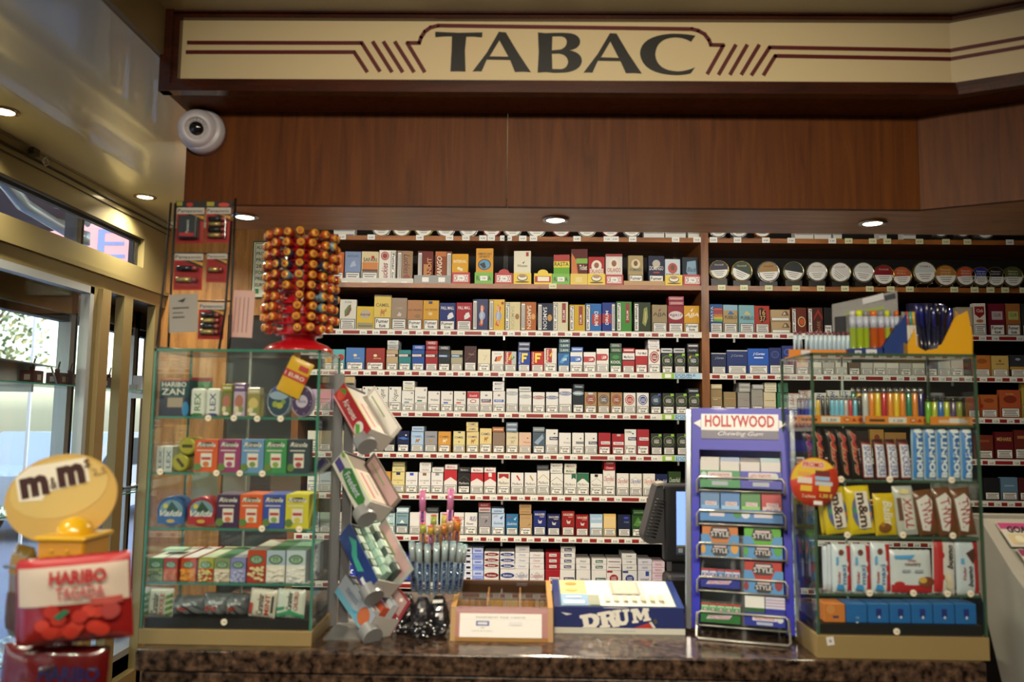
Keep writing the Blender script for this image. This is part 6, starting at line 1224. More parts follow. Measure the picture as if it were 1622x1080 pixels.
# ------------------------------------------------------------------ candy dispenser posts with tilted trays
PYY = 2.02
gp = mat('7c7e82', .4, .3)
pb = PZ(538, 1003, CZ); dst = thing('dispenser_stand', 'grey metal post stand on the counter carrying tilted gum trays', 'stand', (P(538, 900, PYY).x, PYY, CZ))
ox = dst.location.x
def relD(mb): mb.v = [(x - ox, y_ - PYY, z - CZ) for x, y_, z in mb.v]; return mb
for px, yy, py in ((534, PYY, 592), (552, PYY + .03, 600)):
    x = P(px, 700, yy).x; zt = P(px, py, yy).z; relD(MB().box((x - .012, yy - .004, CZ), (x + .012, yy + .01, zt), gp, .001)).build('post', dst)
relD(MB().box((P(512, 1008, 1.9).x, 1.90, CZ), (P(590, 1008, 1.9).x, 2.08, CZ + .003), mat('a8aaa8', .3, .7))).build('foot_plate', dst)
x = P(552, 608, PYY + .02).x; relD(MB().box((x - .012, PYY + .015, P(552, 606, PYY).z), (x + .014, PYY + .03, P(552, 596, PYY).z), 'c8b890')).build('top_cap', dst)
def gum_tray(px, py, body, lay, back, label, cont, L=.185, Hh=.046, D=.075, backh=.05, A=(.50, -.62, -.60)):
    A = V(*A).normalized(); n1 = V(-.56, -.78, .26); n1 = (n1 - A * n1.dot(A)).normalized(); n2 = A.cross(n1) * -1
    if n2.z < 0: n2 = -n2
    o = thing('gum_tray', label, 'gum tray', P(px, py, 2.0)); m = MB()
    X = A; Yv = -n1; Z = n2                                       # local frame: along, back, up
    def b3(x0, y0, z0, x1, y1, z1): return [(X * a_ + Yv * b_ + Z * c_) for a_, b_, c_ in ((x0, y0, z0), (x1, y0, z0), (x1, y1, z0), (x0, y1, z0), (x0, y0, z1), (x1, y0, z1), (x1, y1, z1), (x0, y1, z1))]
    FB = [(0, 3, 2, 1), (4, 5, 6, 7), (0, 1, 5, 4), (1, 2, 6, 5), (2, 3, 7, 6), (3, 0, 4, 7)]
    m.add(b3(0, 0, 0, L, .002, Hh), FB, mat(body, .35, 0, .3)); m.deco(lay, (V(0, 0, 0), X * L, Z * Hh, -Yv)); m.build('front_panel', o)
    m = MB().add(b3(0, .002, 0, L, D, .002), FB, gp).add(b3(0, .002, 0, .002, D, Hh), FB, gp).add(b3(L - .002, .002, 0, L, D, Hh), FB, mat('c8c6c0', .4)); m.build('tray_body', o)
    m = MB().add(b3(.01, D, 0, L, D + .003, Hh + backh), FB, mat(back, .4)); m.deco([r(.06, .55, .94, .95, ['d8d8d4', 'c0a0a0'][back != 'b4b2ac']), r(.1, .7, .6, .76, '8a9c70')], (X * .01 + Yv * D, X * (L - .01), Z * (Hh + backh), -Yv)); m.build('back_panel', o)
    if not cont:
        m = MB().add(b3(.006, .006, .003, L - .006, D - .002, Hh * .92), FB, mat(back, .45)); m.deco([r(.3, .1, .96, .9, 'b8aca0'), r(.36, .3, .9, .4, 'a05850'), r(.36, .6, .8, .7, '8c8c84'), r(0, 0, 1, .06, '8ab04c')], (X * .006 + Yv * .006 + Z * Hh * .92, X * (L - .012), Yv * (D - .008), Z)); m.build('carton_insert', o)
    m = MB(); n = 22; c0 = X * (L - .012) + Yv * .012 + Z * .008; cc = [n1 * math.cos(2 * PI * k / n) + n2 * math.sin(2 * PI * k / n) for k in range(n)]
    rr = .0245; m.add([c0 + q * rr for q in cc] + [c0 + X * .03 + q * rr for q in cc], [tuple(range(n))[::-1], tuple(range(n, 2 * n))] + [(i, (i + 1) % n, n + (i + 1) % n, n + i) for i in range(n)], mat('8e9092', .35, .2)); m.build('end_cap', o)
    if cont:
        nx, ny, cols = cont; k = 0
        for i in range(nx):
            for j in range(ny):
                q = MB(); x0 = .012 + i * (L - .03) / nx; y0 = .008 + j * (D - .012) / ny; x1 = x0 + (L - .03) / nx - .002; y1 = y0 + (D - .012) / ny - .002; hz = Hh + .012 * j
                q.add([v - (X * x0 + Yv * y0) for v in b3(x0, y0, .003, x1, y1, hz)], FB, mat(cols[(i * 2 + j * 3) % len(cols)], .3, 0, .4)); c2 = cols[(i + j + 1) % len(cols)]
                q.deco([r(.1, .2, .9, .45, c2), r(.15, .6, .85, .8, 'd8dcd8')], (Z * hz, X * (x1 - x0), Yv * (y1 - y0), Z))
                oo = q.build('gum_packet', None, o.location + X * x0 + Yv * y0 + Z * .0005)
                tag(oo, 'gum packet, %s across and %s deep in the %s' % (ORD[i], ORD[j], label.split(' with ')[0].replace('tilted ', '')), 'gum packet', 'gum packets in the tilted trays')
gum_tray(527, 628, 'a8242c', [r(.0, .04, 1, .12, 'c8a8a8'), e(.12, .55, .1, .35, 'c84838'), p('4a8c2c', (0, .6), (.14, .95), (.2, .7)), t('Airwaves', .24, .35, .66, .75, 'e0dcd8', 0, .3), e(.82, .45, .1, .32, 'dcdcd8'), p('5a9c34', (.72, .4), (.8, .6), (.99, .1), (.9, .02))], 'b4b2ac', 'tilted red dispenser tray with pale lettering, highest on the stand', None, backh=.03)
gum_tray(526, 735, 'c4c4bc', [p('2c6c2c', (.22, .5), (.35, .95), (.9, .8), (.98, .3), (.6, .15), (.3, .25)), t('Freedent', .32, .35, .78, .75, 'b8bcd0', 0, .3), r(.02, .2, .24, .62, '3a3078'), e(.06, .88, .05, .08, '6a9c30')], '6c6258', 'tilted white dispenser tray with green oval, second on the stand', None, backh=.03)
gum_tray(536, 850, '1e3474', [p('3c9c8c', (.14, .6), (.3, .9), (.5, .5), (.74, .5), (.66, .15), (.4, .25), (.3, .5)), r(.78, .1, .96, .3, 'c8ccd0')], 'a8aca8', 'tilted navy dispenser tray with turquoise wave, third on the stand', (6, 3, ['3c4c48', '94b8a8', 'b8d0c4', '8cb4a4']))
gum_tray(530, 938, '9aa4b0', [r(0, .0, 1, .3, '6cacc8'), e(.8, .5, .14, .4, 'b8643c'), t('mentos', .2, .5, .55, .8, '6a7890'), p('4a9cc0', (.5, .2), (.7, .5), (.6, .2))], '9c3c44', 'tilted grey dispenser tray with orange spot, lowest on the stand', (5, 3, ['6c7474', '9cc0d8', 'c8d4dc', '8c5c8c', '8cb85c', 'c85c3c']), L=.165, Hh=.052, A=(.58, -.68, -.42))
# ------------------------------------------------------------------ candy rolls in their clear holder
MX, MY = P(690, 900, 2.0).x, 2.0
ho = thing('candy_holder', 'clear two tier plastic holder of candy rolls on the counter', 'holder', (MX, MY, CZ)); gpz = glass('fbfdfd', .5, 'clear_plastic', .08)
MB().lathe([(.0, .001), (.052, .001), (.052, .006), (.0, .006)], gpz, 28).build('foot', ho)
MB().lathe([(.043, .075), (.058, .078), (.061, .115)], gpz, 28).build('lower_cup', ho)
zu = P(690, 862, 2.0).z - CZ
MB().lathe([(.014, .006), (.014, zu)], gpz, 16).lathe([(.030, zu), (.038, zu + .045)], gpz, 24).build('upper_cup', ho)
def roll(px, ybot, ytop, yy, c1, c2, tc, txt_, label, lean=0, cap=None):
    a_ = P(px, ybot, yy); b_ = P(px, ytop, yy); h = b_.z - a_.z; rr = .0078; m = MB().lathe([(rr * .5, 0), (rr, .003), (rr, h * .62)], mat(c1, .2, .15, .6), 12).lathe([(rr, h * .62), (rr, h - .003)], mat(c2, .2, .15, .6), 12).lathe([(rr, h - .003), (rr * .9, h), (0, h)], mat(cap or c2, .3, .2, .6), 12)
    vs, fs = text_geo(txt_, .05)
    wv = .0105
    m.add([((rr + .0004) * math.sin((y_ - .5) * wv / rr), -(rr + .0004) * math.cos((y_ - .5) * wv / rr), h * (.06 + .6 * x)) for x, y_ in [(1 - a__, b__) for a__, b__ in vs]] if False else [((rr + .0005) * math.sin((.5 - y_) * wv / rr), -(rr + .0005) * math.cos((.5 - y_) * wv / rr), h * (.06 + .56 * x)) for x, y_ in vs], fs, tc)
    tag(m.build('candy_roll', None, a_, (R(0), R(lean), 0)), label, 'candy roll', 'candy rolls in the clear holder')
BL = '7c98ac'
for k, (px, top, yy, ln) in enumerate(((656, 857, 1.99, -4), (666, 860, 1.96, -3), (677, 862, 1.95, -1), (690, 860, 1.945, 0), (702, 857, 1.95, 1), (712, 857, 1.96, 3), (721, 860, 1.98, 5), (727, 862, 2.0, 6))):
    roll(px, 941 - (k in (0, 7)) * 4, top, yy, BL, 'a8bcc0', '141c54', 'mentos', 'silver blue candy roll, %s from left in the lower ring' % ORD[k], ln, '7cb0bc')
for k, (px, top, c1, c2, cap, nm, yy, ln, tx) in enumerate(((671, 828, 'b88848', 'a8b048', 'c04878', 'green and pink topped', 1.99, -3, 'mentos'), (682, 832, 'c87c84', 'c8a030', 'c84870', 'yellow and rose', 1.975, -1, 'mentos'), (692, 832, 'a08c68', 'a89470', 'b0a080', 'beige cola', 1.965, 0, 'mentos'), (702, 829, 'a86c28', 'b87430', 'c09040', 'amber', 1.97, 1, 'mentos'),
      (711, 826, 'a88868', 'b09070', 'b8a080', 'pale brown', 1.98, 2, 'mentos'), (721, 822, 'b06820', 'c07828', 'b03030', 'orange', 1.995, 5, 'mentos'), (686, 815, 'b87888', '8ca048', 'a82c28', 'red capped back', 2.03, 0, 'mentos'), (702, 813, 'b8889c', 'b0b058', 'b04880', 'magenta capped back', 2.03, 1, 'mentos'), (719, 818, 'b88868', 'b89058', 'b03430', 'red capped right', 2.03, 3, 'mentos'))):
    roll(px, 870, top, yy, c1, c2, '2c2458', tx, '%s candy roll in the upper cup' % nm, ln, cap)
for px, top, nm, ln in ((670, 777, 'left', -1), (709, 774, 'right', 1.5)):
    roll(px + ln, 862, top, 2.01, 'c880a8', 'd080b0', '2c2470', 'mentos mentos', 'tall pink candy roll standing on the %s of the holder' % nm, ln, 'd868a0')
# black foil bags
for k, (px, w_, yt, yy) in enumerate(((642, 38, 948, 1.96), (668, 34, 946, 1.93), (694, 40, 947, 1.95))):
    c = PZ(px, 1008 - (k == 0) * 4, CZ); m = MB(); rn = random.Random(k + 3); n = 18; hh = .088; mm = mat('1c1c22', .22, 0, .8, 0, 40, .5, .3)
    vs = []; 
    for j in range(13):
        v = j / 12; rad = .026 * math.sin(PI * min(.15 + v * .75, 1)) ** .7 * (1.1 - .25 * v)
        for i in range(n):
            a_ = 2 * PI * i / n; q = rad * (1 + .16 * rn.uniform(-1, 1) * (1 if v < .45 else .3)); vs.append((q * math.cos(a_) * 1.05, q * math.sin(a_) * .7 + .02 * v, hh * v + .002 * math.sin(3 * a_) * (v < .3)))
    m.add(vs, [(j * n + i, j * n + (i + 1) % n, (j + 1) * n + (i + 1) % n, (j + 1) * n + i) for j in range(12) for i in range(n)] + [tuple(range(n))[::-1], tuple(12 * n + i for i in range(n))], mm, False)
    o = tag(m.build('foil_bag', None, (P(px, 950, yy).x, yy, CZ + .001)), '%s of three small black foil bags on the counter' % ['leftmost', 'middle', 'rightmost'][k], 'foil bag')
    for q in range(9): MB().lathe([(0, .004), (.004, .002), (.003, -.002), (0, -.003)], mat('c8ccd0', .12, .9), 6, (rn.uniform(-.02, .02), -.019 + rn.uniform(-.003, .002), rn.uniform(.006, .04))).build('foil_piece', o)
    if k != 1: MB().prism([(-.012, -.012, .076), (.012, -.012, .078), (.012, -.009, .084), (-.012, -.009, .083)], (0, .001, 0), 'd8d8d4').build('label_strip', o)
# ------------------------------------------------------------------ wooden cigar case with glass lid and payment notice
zc = CZ; f0 = PZ(712, 1016, CZ); f1 = PZ(876, 1016, CZ); fy = (f0.y + f1.y) / 2
Wd = f1.x - f0.x; by = 2.12
cg = thing('cigar_case', 'small wooden cigar case with glass lid left of the blue card tray', 'cigar case', (f0.x, fy, CZ)); OAK = mat('b88a4c', .4, 0, .2, .3, 20); OKD = mat('54341c', .45)
za = P(790, 962, fy + .02).z - CZ; zb_ = P(790, 918, by).z - CZ; D_ = by - fy
for x in (0, Wd - .012): MB().prism([(x, 0, 0), (x, .022, za), (x, D_, zb_), (x, D_, 0)], (.012, 0, 0), OAK).build('side_board', cg)
MB().box((.012, 0, 0), (Wd - .012, .012, .008), OAK).build('front_rail', cg); MB().box((.012, D_ - .01, 0), (Wd - .012, D_, zb_), OKD).build('back_board', cg)
MB().box((.012, .012, 0), (Wd - .012, D_ - .01, .006), mat('442814', .5)).build('floor_board', cg)
nn = V(0, D_ - .022, zb_ - za)
MB().prism([(.012, .022, za - .004), (Wd - .012, .022, za - .004), (Wd - .012, D_, zb_ - .004), (.012, D_, zb_ - .004)], (0, 0, .003), glass()).build('glass_lid', cg)
fr2 = MB()
fr2.prism([(.012, .021, za - .014), (Wd - .012, .021, za - .014), (Wd - .012, .026, za), (.012, .026, za)], (0, .002, 0), mat('8a2c30', .3)); fr2.build('lid_rail', cg)
for k in (1, 2): MB().prism([(Wd * k / 3, .03, .006), (Wd * k / 3, .03, za - .016), (Wd * k / 3, D_ - .01, zb_ - .016), (Wd * k / 3, D_ - .01, .006)], (.004, 0, 0), mat('8c5c30', .45)).build('partition', cg)
MB().prism([(.012, D_ * .52, .006), (Wd - .012, D_ * .52, .006), (Wd - .012, D_ * .52, (za + zb_) / 2 - .018), (.012, D_ * .52, (za + zb_) / 2 - .018)], (0, .004, 0), OAK).build('partition', cg)
for k in range(7):
    x = .024 + k * .0105; h = .05; MB_ = MB().lathe([(.003, 0), (.0042, .006), (.0042, h), (.002, h + .004)], mat('8a6a3c', .5), 8); tag(MB_.build('cigar', None, (f0.x + x, fy + D_ * .6, CZ + .0065 + .0), (R(-12), 0, 0)), 'thin brown cigar, %s from left under the case lid' % ORD[k], 'cigar', 'cigars in the wooden case')
pn = MB().prism([(.012, .004, .008), (Wd - .012, .004, .008), (Wd - .012, .021, za - .012), (.012, .021, za - .012)], (0, .002, 0), mat('a06058', .4)); pn.build('front_panel', cg)
o_ = V(f0.x + Wd * .09, fy - .001, CZ + .009); U_ = V(Wd * .80, 0, 0); V_ = V(0, .017, za - .022); N_ = U_.cross(V_).normalized()
if N_.y > 0: N_ = -N_
m = MB().prism([(0, 0, 0), U_, U_ + V_, V_], N_ * .001, mat('e8e6e2', .4)); m.deco([t('PAIEMENT PAR CARTE', .2, .80, .8, .87, '6a6a70', 0, 0, 0), r(0, .74, 1, .745, 'b8b8bc'), r(.2, .48, .36, .68, '3c4c9c'), r(.22, .53, .34, .63, 'd8dce8'), t('CB', .26, .38, .30, .42, '4a4a50'), t('a partir de 15 euros', .15, .24, .4, .29, '8a8a90'), r(.6, .5, .76, .66, 'dcdce0')], (N_ * .001, U_, V_, N_))
tag(m.build('payment_notice', None, o_), 'white card payment notice leaning on the front of the cigar case', 'notice')
# ------------------------------------------------------------------ blue card tray
g0 = PZ(878, 1003, CZ); g1 = PZ(1085, 1005, CZ); gy = (g0.y + g1.y) / 2; Wt = g1.x - g0.x
zf = P(980, 963, gy).z - CZ; hb_ = P(870, 917, 2.16); Dt = 2.16 - gy; zbk = hb_.z - CZ
tr = thing('counter_tray', 'blue and white slanted counter tray with large white capitals on its front', 'counter tray', (g0.x, gy, CZ)); NV = mat('1c2a68', .35, 0, .4)
zw = .014
MB().prism([(0, 0, 0), (Wt, 0, 0), (Wt, .0, zw), (0, 0, zw)], (0, .01, 0), mat('d8d8cc', .4)).deco([t('FUMER NUIT A VOTRE SANTE', .38, .35, .62, .6, '9a9a94', 0, 0, 0)], ((0, 0, 0), (Wt, 0, 0), (0, 0, zw), (0, -1, 0))).build('white_base_strip', tr)
m = MB().prism([(0, .0, zw), (Wt, .0, zw), (Wt - .003, .006, zf), (.001, .006, zf)], (0, .006, 0), NV)
fr_ = ((0, -.0004, zw), (Wt, 0, 0), (0, .006, zf - zw), (0, -1, 0))
SL = []
def slab(x0, pts): SL.append([(x0 + x, y_) for x, y_ in pts])
m.deco([p('b02c2c', (.60, .0), (.735, .30), (.765, .02)), p('d8d4cc', (.725, .30), (.745, .33), (.775, .04), (.755, .02)), p('4a4c34', (.755, .4), (.775, .5), (.79, .3), (.77, .2)), e(.47, .99, .1, .02, 'd8d4cc'), p('d8dce4', (.05, .75), (.09, .6), (.14, .66), (.10, .7))], fr_, .0004)
def dg(outer, holes=()):                       # slab lettering outline, measured on the panel (x 700..1515, y 330..450)
    bm = bmesh.new(); f_ = lambda x, y_: V(Wt * (x - 700) / 817, .006 * (450 - y_) / 120 - .0024, zw + (zf - zw) * (450 - min(y_, 450)) / 120)
    for loop in [outer] + list(holes):
        vs = [bm.verts.new(f_(*q)) for q in loop]
        for i in range(len(vs)): bm.edges.new((vs[i], vs[(i + 1) % len(vs)]))
    bmesh.ops.triangle_fill(bm, edges=bm.edges[:], use_beauty=True, normal=(0, -1, 0)); bm.verts.index_update()
    m.add([v.co.copy() for v in bm.verts], [[v.index for v in f.verts] for f in bm.faces], 'e6e4da'); bm.free()
dg([(858, 378), (925, 366), (962, 370), (984, 392), (980, 425), (958, 449), (872, 449), (884, 440), (874, 396), (860, 396)], [[(910, 390), (918, 432), (938, 426), (946, 406), (934, 390)]])
dg([(968, 362), (1045, 348), (1078, 354), (1088, 372), (1074, 392), (1096, 424), (1108, 424), (1108, 440), (1066, 445), (1038, 402), (1034, 404), (1038, 430), (1048, 430), (1048, 446), (984, 450), (984, 438), (998, 434), (988, 380), (970, 380)], [[(1022, 372), (1026, 388), (1044, 384), (1048, 374), (1040, 368)]])
dg([(1064, 346), (1118, 340), (1118, 354), (1106, 358), (1114, 404), (1130, 412), (1142, 402), (1136, 354), (1126, 354), (1124, 340), (1168, 336), (1170, 350), (1158, 354), (1164, 404), (1150, 428), (1120, 434), (1092, 426), (1084, 412), (1078, 364), (1066, 364)])
dg([(1178, 337), (1222, 332), (1244, 366), (1256, 330), (1292, 330), (1294, 346), (1286, 348), (1294, 388), (1304, 388), (1304, 402), (1256, 408), (1256, 394), (1266, 392), (1260, 366), (1246, 400), (1236, 402), (1212, 372), (1216, 402), (1226, 402), (1226, 416), (1186, 420), (1186, 406), (1196, 404), (1188, 354), (1178, 354)])
m.build('front_panel', tr)
MB().prism([(0, .006, 0), (0, .006, zf), (0, Dt, zbk), (0, Dt, 0)], (.002, 0, 0), NV).build('side_panel', tr); MB().prism([(Wt - .002, .006, 0), (Wt - .002, .006, zf), (Wt - .002, Dt, zbk), (Wt - .002, Dt, 0)], (.002, 0, 0), NV).build('side_panel', tr)
tp = MB(); o3 = V(0, .008, zf - .001); U3 = V(Wt, 0, 0); V3 = V(0, Dt - .008, zbk - zf); N3 = U3.cross(V3).normalized()
tp.prism([o3, o3 + U3, o3 + U3 + V3, o3 + V3], -N3 * .003, NV)
tp.deco([r(.05, .03, .95, .98, '3c5c6c'), r(.06, .05, .94, .97, 'd8d6cc'), r(.06, .45, .27, .97, 'd8b880'), r(.06, .05, .27, .45, '7c9cbc'), e(.15, .82, .05, .06, 'b08040'), e(.15, .6, .05, .06, 'c8a468'), r(.08, .1, .24, .2, 'c8d4e0'), r(.10, .3, .22, .34, 'dce4ec'), r(.27, .05, .36, .4, '8c9484'), r(.47, .42, .70, .9, '9c9c90'), r(.49, .45, .68, .86, 'b0b0a4'), r(.72, .45, .725, .97, 'a8a89c'), r(.46, .4, .465, .97, 'b4b4a8')] + [r(.40 + .07 * k, .16, .44 + .07 * k, .36, ['c8c4b4', 'b8b8ac', 'c0bcb0'][k % 3]) for k in range(7)], (o3, U3, V3, N3), .0004); tp.build('printed_top', tr)
# ------------------------------------------------------------------ till screen and its back
SYY = 2.30
tl = thing('till_monitor', 'black touch screen till standing behind the gum rack', 'till', (P(1070, 900, SYY).x, SYY, CZ)); tx0 = tl.location.x; BKM = mat('23252a', .5)
def relT(mb): mb.v = [(x - tx0, y_ - SYY, z - CZ) for x, y_, z in mb.v]; return mb
a_ = P(1053, 890, SYY); b_ = P(1125, 768, SYY)
relT(MB().box((a_.x, SYY, a_.z), (b_.x, SYY + .05, b_.z), BKM, .006)).build('screen_housing', tl)
c0_ = P(1072, 878, SYY); c1_ = P(1118, 779, SYY)
m = MB().box((c0_.x, SYY - .001, c0_.z), (c1_.x, SYY - .0003, c1_.z), emis('7c9ce0', 1.4)); m.deco([r(0, 0, 1, .12, '4a5460'), r(.05, .03, .2, .10, 'b8c4d0'), r(0, .12, 1, .15, 'a0a468'), r(.66, .8, .8, .86, '3c4ca0')], ((c0_.x, SYY - .001, c0_.z), (c1_.x - c0_.x, 0, 0), (0, 0, c1_.z - c0_.z), (0, -1, 0))); relT(m).build('display', tl)
# rear shell of a second, turned monitor
def bp(px, py, yy=SYY - .02): return P(px, py, yy)
pf = [(1051, 768), (1040, 770), (1032, 800), (1019, 848), (1021, 858), (1030, 862), (1053, 860)]
m = MB().prism([bp(*q) for q in pf], (0, .09, 0), mat('2c2d31', .5)); relT(m).build('rear_shell', tl)
for k in range(12):
    y_ = 790 + k * 5.2; xa = 1039 - (y_ - 790) * .27; q0 = bp(xa, y_, SYY - .021); q1 = bp(xa + 15, y_ + 4, SYY - .021)
    m = MB().tube([q0, q1], .0022, M_BLACK, 6); relT(m).build('vent_slot', tl)
relT(MB().prism([bp(1041, 766), bp(1052, 764), bp(1052, 774), bp(1042, 773)], (0, .07, 0), mat('8c8a80', .4))).build('hinge_cap', tl)
relT(MB().box((P(1062, 900, SYY + .04).x, SYY + .02, CZ), (P(1110, 900, SYY + .04).x, SYY + .1, P(1070, 888, SYY).z + .01), BKM)).build('stand_foot', tl)
# printer beneath
q = P(1056, 912, 2.22); q2 = P(1100, 912, 2.22)
tag(MB().box((q.x, 2.22, CZ), (q2.x, 2.305, q.z), mat('18191c', .45), .012).build('receipt_printer'), 'black receipt printer beneath the till screen', 'printer')
# ------------------------------------------------------------------ gum rack
GR = R(-15); gb = PZ(1172, 1012, CZ); gr = thing('gum_rack', 'blue framed chewing gum rack with five wire tiers on the counter', 'gum rack', (gb.x + .012, gb.y + .02, CZ), (0, 0, GR))
GW = .270; GH = .555; tl_ = R(9); TM = Matrix.Rotation(-tl_, 4, 'X')                  # board leans back
BLU = mat('2226c0', .4, 0, .1); SIL = mat('a8acb4', .22, .75)
m = MB(); m.xf = TM
hx = GW / 2; ix = .100; zt0_ = GH * .155
FR = m
FR.box((-hx + .016, 0, .012), (-ix, .005, GH), BLU).box((ix, 0, .012), (hx - .016, .005, GH), BLU).box((-ix, 0, GH - .108), (ix, .005, GH), BLU); FR.build('front_frame', gr)
for sx_ in (-1, 1):
    m = MB(); m.xf = TM; x0, x1 = sorted((sx_ * (hx - .016), sx_ * hx)); m.box((x0, -.002, .008), (x1, .02, GH - .002), SIL, .003); m.build('side_trim', gr)
m = MB(); m.xf = TM
m.box((-ix + .005, -.004, GH - .058), (ix - .005, .001, GH - .016), mat('e4e2e4', .3)).box((-ix + .005, -.003, GH - .080), (ix - .005, .001, GH - .058), mat('1a1c58', .3))
for sx_ in (-1, 1): m.add([(sx_ * (ix - .004), -.003, GH - .03), (sx_ * (ix + .014), -.003, GH - .04), (sx_ * (ix - .004), -.003, GH - .052)], [(0, 1, 2)], mat('e4e2e4', .3))
m.deco([t('HOLLYWOOD', .05, .42, .95, .92, 'c0282c', 0, 0, .03), t('Chewing Gum', .22, .02, .8, .24, 'e8e8ec', 0, .35)], ((-ix + .005, -.004, GH - .076), (2 * ix - .01, 0, 0), (0, 0, .062), (0, -1, 0)), .0004)
m.build('header_sign', gr)
m = MB(); m.xf = TM; m.box((-ix, .07, .01), (ix, .074, GH - .02), mat('8c8e92', .4, .3)).box((-ix - .002, .005, .01), (-ix, .074, GH - .02), mat('55585e', .4)).box((ix, .005, .01), (ix + .002, .074, GH - .02), mat('55585e', .4)); m.build('back_shell', gr)
WIR = mat('b4b4ac', .3, .6)
tz = [.350, .268, .190, .110, .030]                            # tier floor heights along the board
for k, z in enumerate(tz):
    m = MB(); m.xf = TM; fy_ = -.034
    m.tube([(-ix + .004, .06, z - .004), (-ix - .004, fy_, z - .012), (-ix - .004, fy_, z + .016), (-ix + .002, fy_ - .002, z + .024), (ix - .002, fy_ - .002, z + .024), (ix + .004, fy_, z + .016), (ix + .004, fy_, z - .012), (ix - .004, .06, z - .004)], .0026, WIR, 8)
    m.tube([(-ix, fy_, z - .008), (ix, fy_, z - .008)], .0018, WIR, 6); m.build('wire_tier', gr)
m = MB().tube([(-ix - .006, .0, .05), (-ix - .006, -.05, .006), (-ix, -.06, .0035), (ix, -.06, .0035), (ix + .006, -.05, .006), (ix + .006, 0, .05)], .0032, WIR, 8); m.build('wire_foot', gr)
BM = Matrix.Translation(gr.location) @ Matrix.Rotation(GR, 4, 'Z') @ TM
def gbox(name, x0, x1, k, h, d, body, lay, label, cat, group=None, y0=-.030, z0=0, top=None):
    w = x1 - x0 - .001; m = MB().box((-w / 2, 0, 0), (w / 2, d, h), mat(body, .35, 0, .3)); m.deco(lay, ((-w / 2, 0, 0), (w, 0, 0), (0, 0, h), (0, -1, 0)))
    if top: m.deco(top, ((-w / 2, 0, h), (w, 0, 0), (0, d, 0), (0, 0, 1)))
    o = m.build(name); o.matrix_world = BM @ Matrix.Translation(((x0 + x1) / 2, y0, tz[k] + z0)); return tag(o, label, cat, group)
HW_ = [r(.3, .7, .72, .86, 'd8d4d8'), t('HOLLYWOOD', .32, .72, .70, .84, 'b03838')]
lines = lambda c1, c2: [r(0, .02 + .12 * q, 1, .08 + .12 * q, [c1, c2][q % 2]) for q in range(8)]
tiers = [[('f', '1c7a4c', 'green'), ('f', '2a34a8', 'blue')], ]
for k, (c_, nm) in enumerate((('2a8c54', 'green'), ('2a34b0', 'blue'))):
    gbox('gum_carton_tray', -ix + .002 + k * (ix - .002), k * (ix - .002), 0, .042, .004, c_, [r(.2, .45, .8, .92, 'd8d4dc'), t('HOLLYWOOD', .25, .52, .75, .84, 'b03838'), e([.1, .84][k], .7, .08, .22, 'c8d4d8'), r(.3, .12, .7, .36, 'a8b4c0')], '%s printed tray front on the top tier of the gum rack' % nm, 'card tray')
tops = [('d8d8d4', '3c7c48', 'white and green'), ('8cacd8', '4c78b8', 'pale blue'), ('2c3048', 'c8bcb0', 'dark navy'), ('a8ccd8', 'd0dce0', 'aqua')]
for k, (c_, c2, nm) in enumerate(tops):
    x0 = -ix + .003 + k * .0487
    for q in range(3): gbox('gum_pack', x0, x0 + .047, 0, .052 + .006 * q, .018, c_, [r(0, .5, 1, .96, 'd8d6d4'), r(.1, .1, .9, .2, 'a04048'), e(.6, .3, .25, .12, c2)], '%s gum pack, %s from front on the top tier' % (nm, ORD[q]), 'gum pack', 'gum packs on the top tier', -.024 + q * .0195, .016, lines('d0c8c4', c2))
mids = [('5c88b8', '7cacdc', 'grey blue'), ('4c84c4', '9cc4e4', 'azure'), ('4c8c50', '8cc868', 'leaf green'), ('b83c44', 'd8c8c8', 'red')]
for k, (c_, c2, nm) in enumerate(mids):
    x0 = -ix + .003 + k * .0487
    for q in range(2): gbox('gum_pack', x0, x0 + .047, 1, .058 + .006 * q, .024, c_, [r(.05, .05, .95, .5, c2), r(.25, .5, .85, .66, 'd8d4d8'), t('HOLLY', .3, .52, .8, .64, 'b03840')] + ([t('SNI', .2, .1, .8, .4, 'b02838')] if k == 3 else []), '%s gum pack, %s from front on the second tier' % (nm, ORD[q]), 'gum pack', 'gum packs on the second tier', -.022 + q * .026, .010, lines('d0ccd4', c2))
gbox('gum_carton_tray', -ix + .002, ix - .002, 1, .030, .004, '4c88c8', [r(.12, .4, .3, .8, 'd8d4dc'), e(.46, .6, .05, .3, '3c8c50'), e(.56, .6, .05, .3, 'd8e0e8'), r(.66, .4, .88, .8, 'd8d4dc')], 'sky blue printed tray front on the second tier', 'card tray')
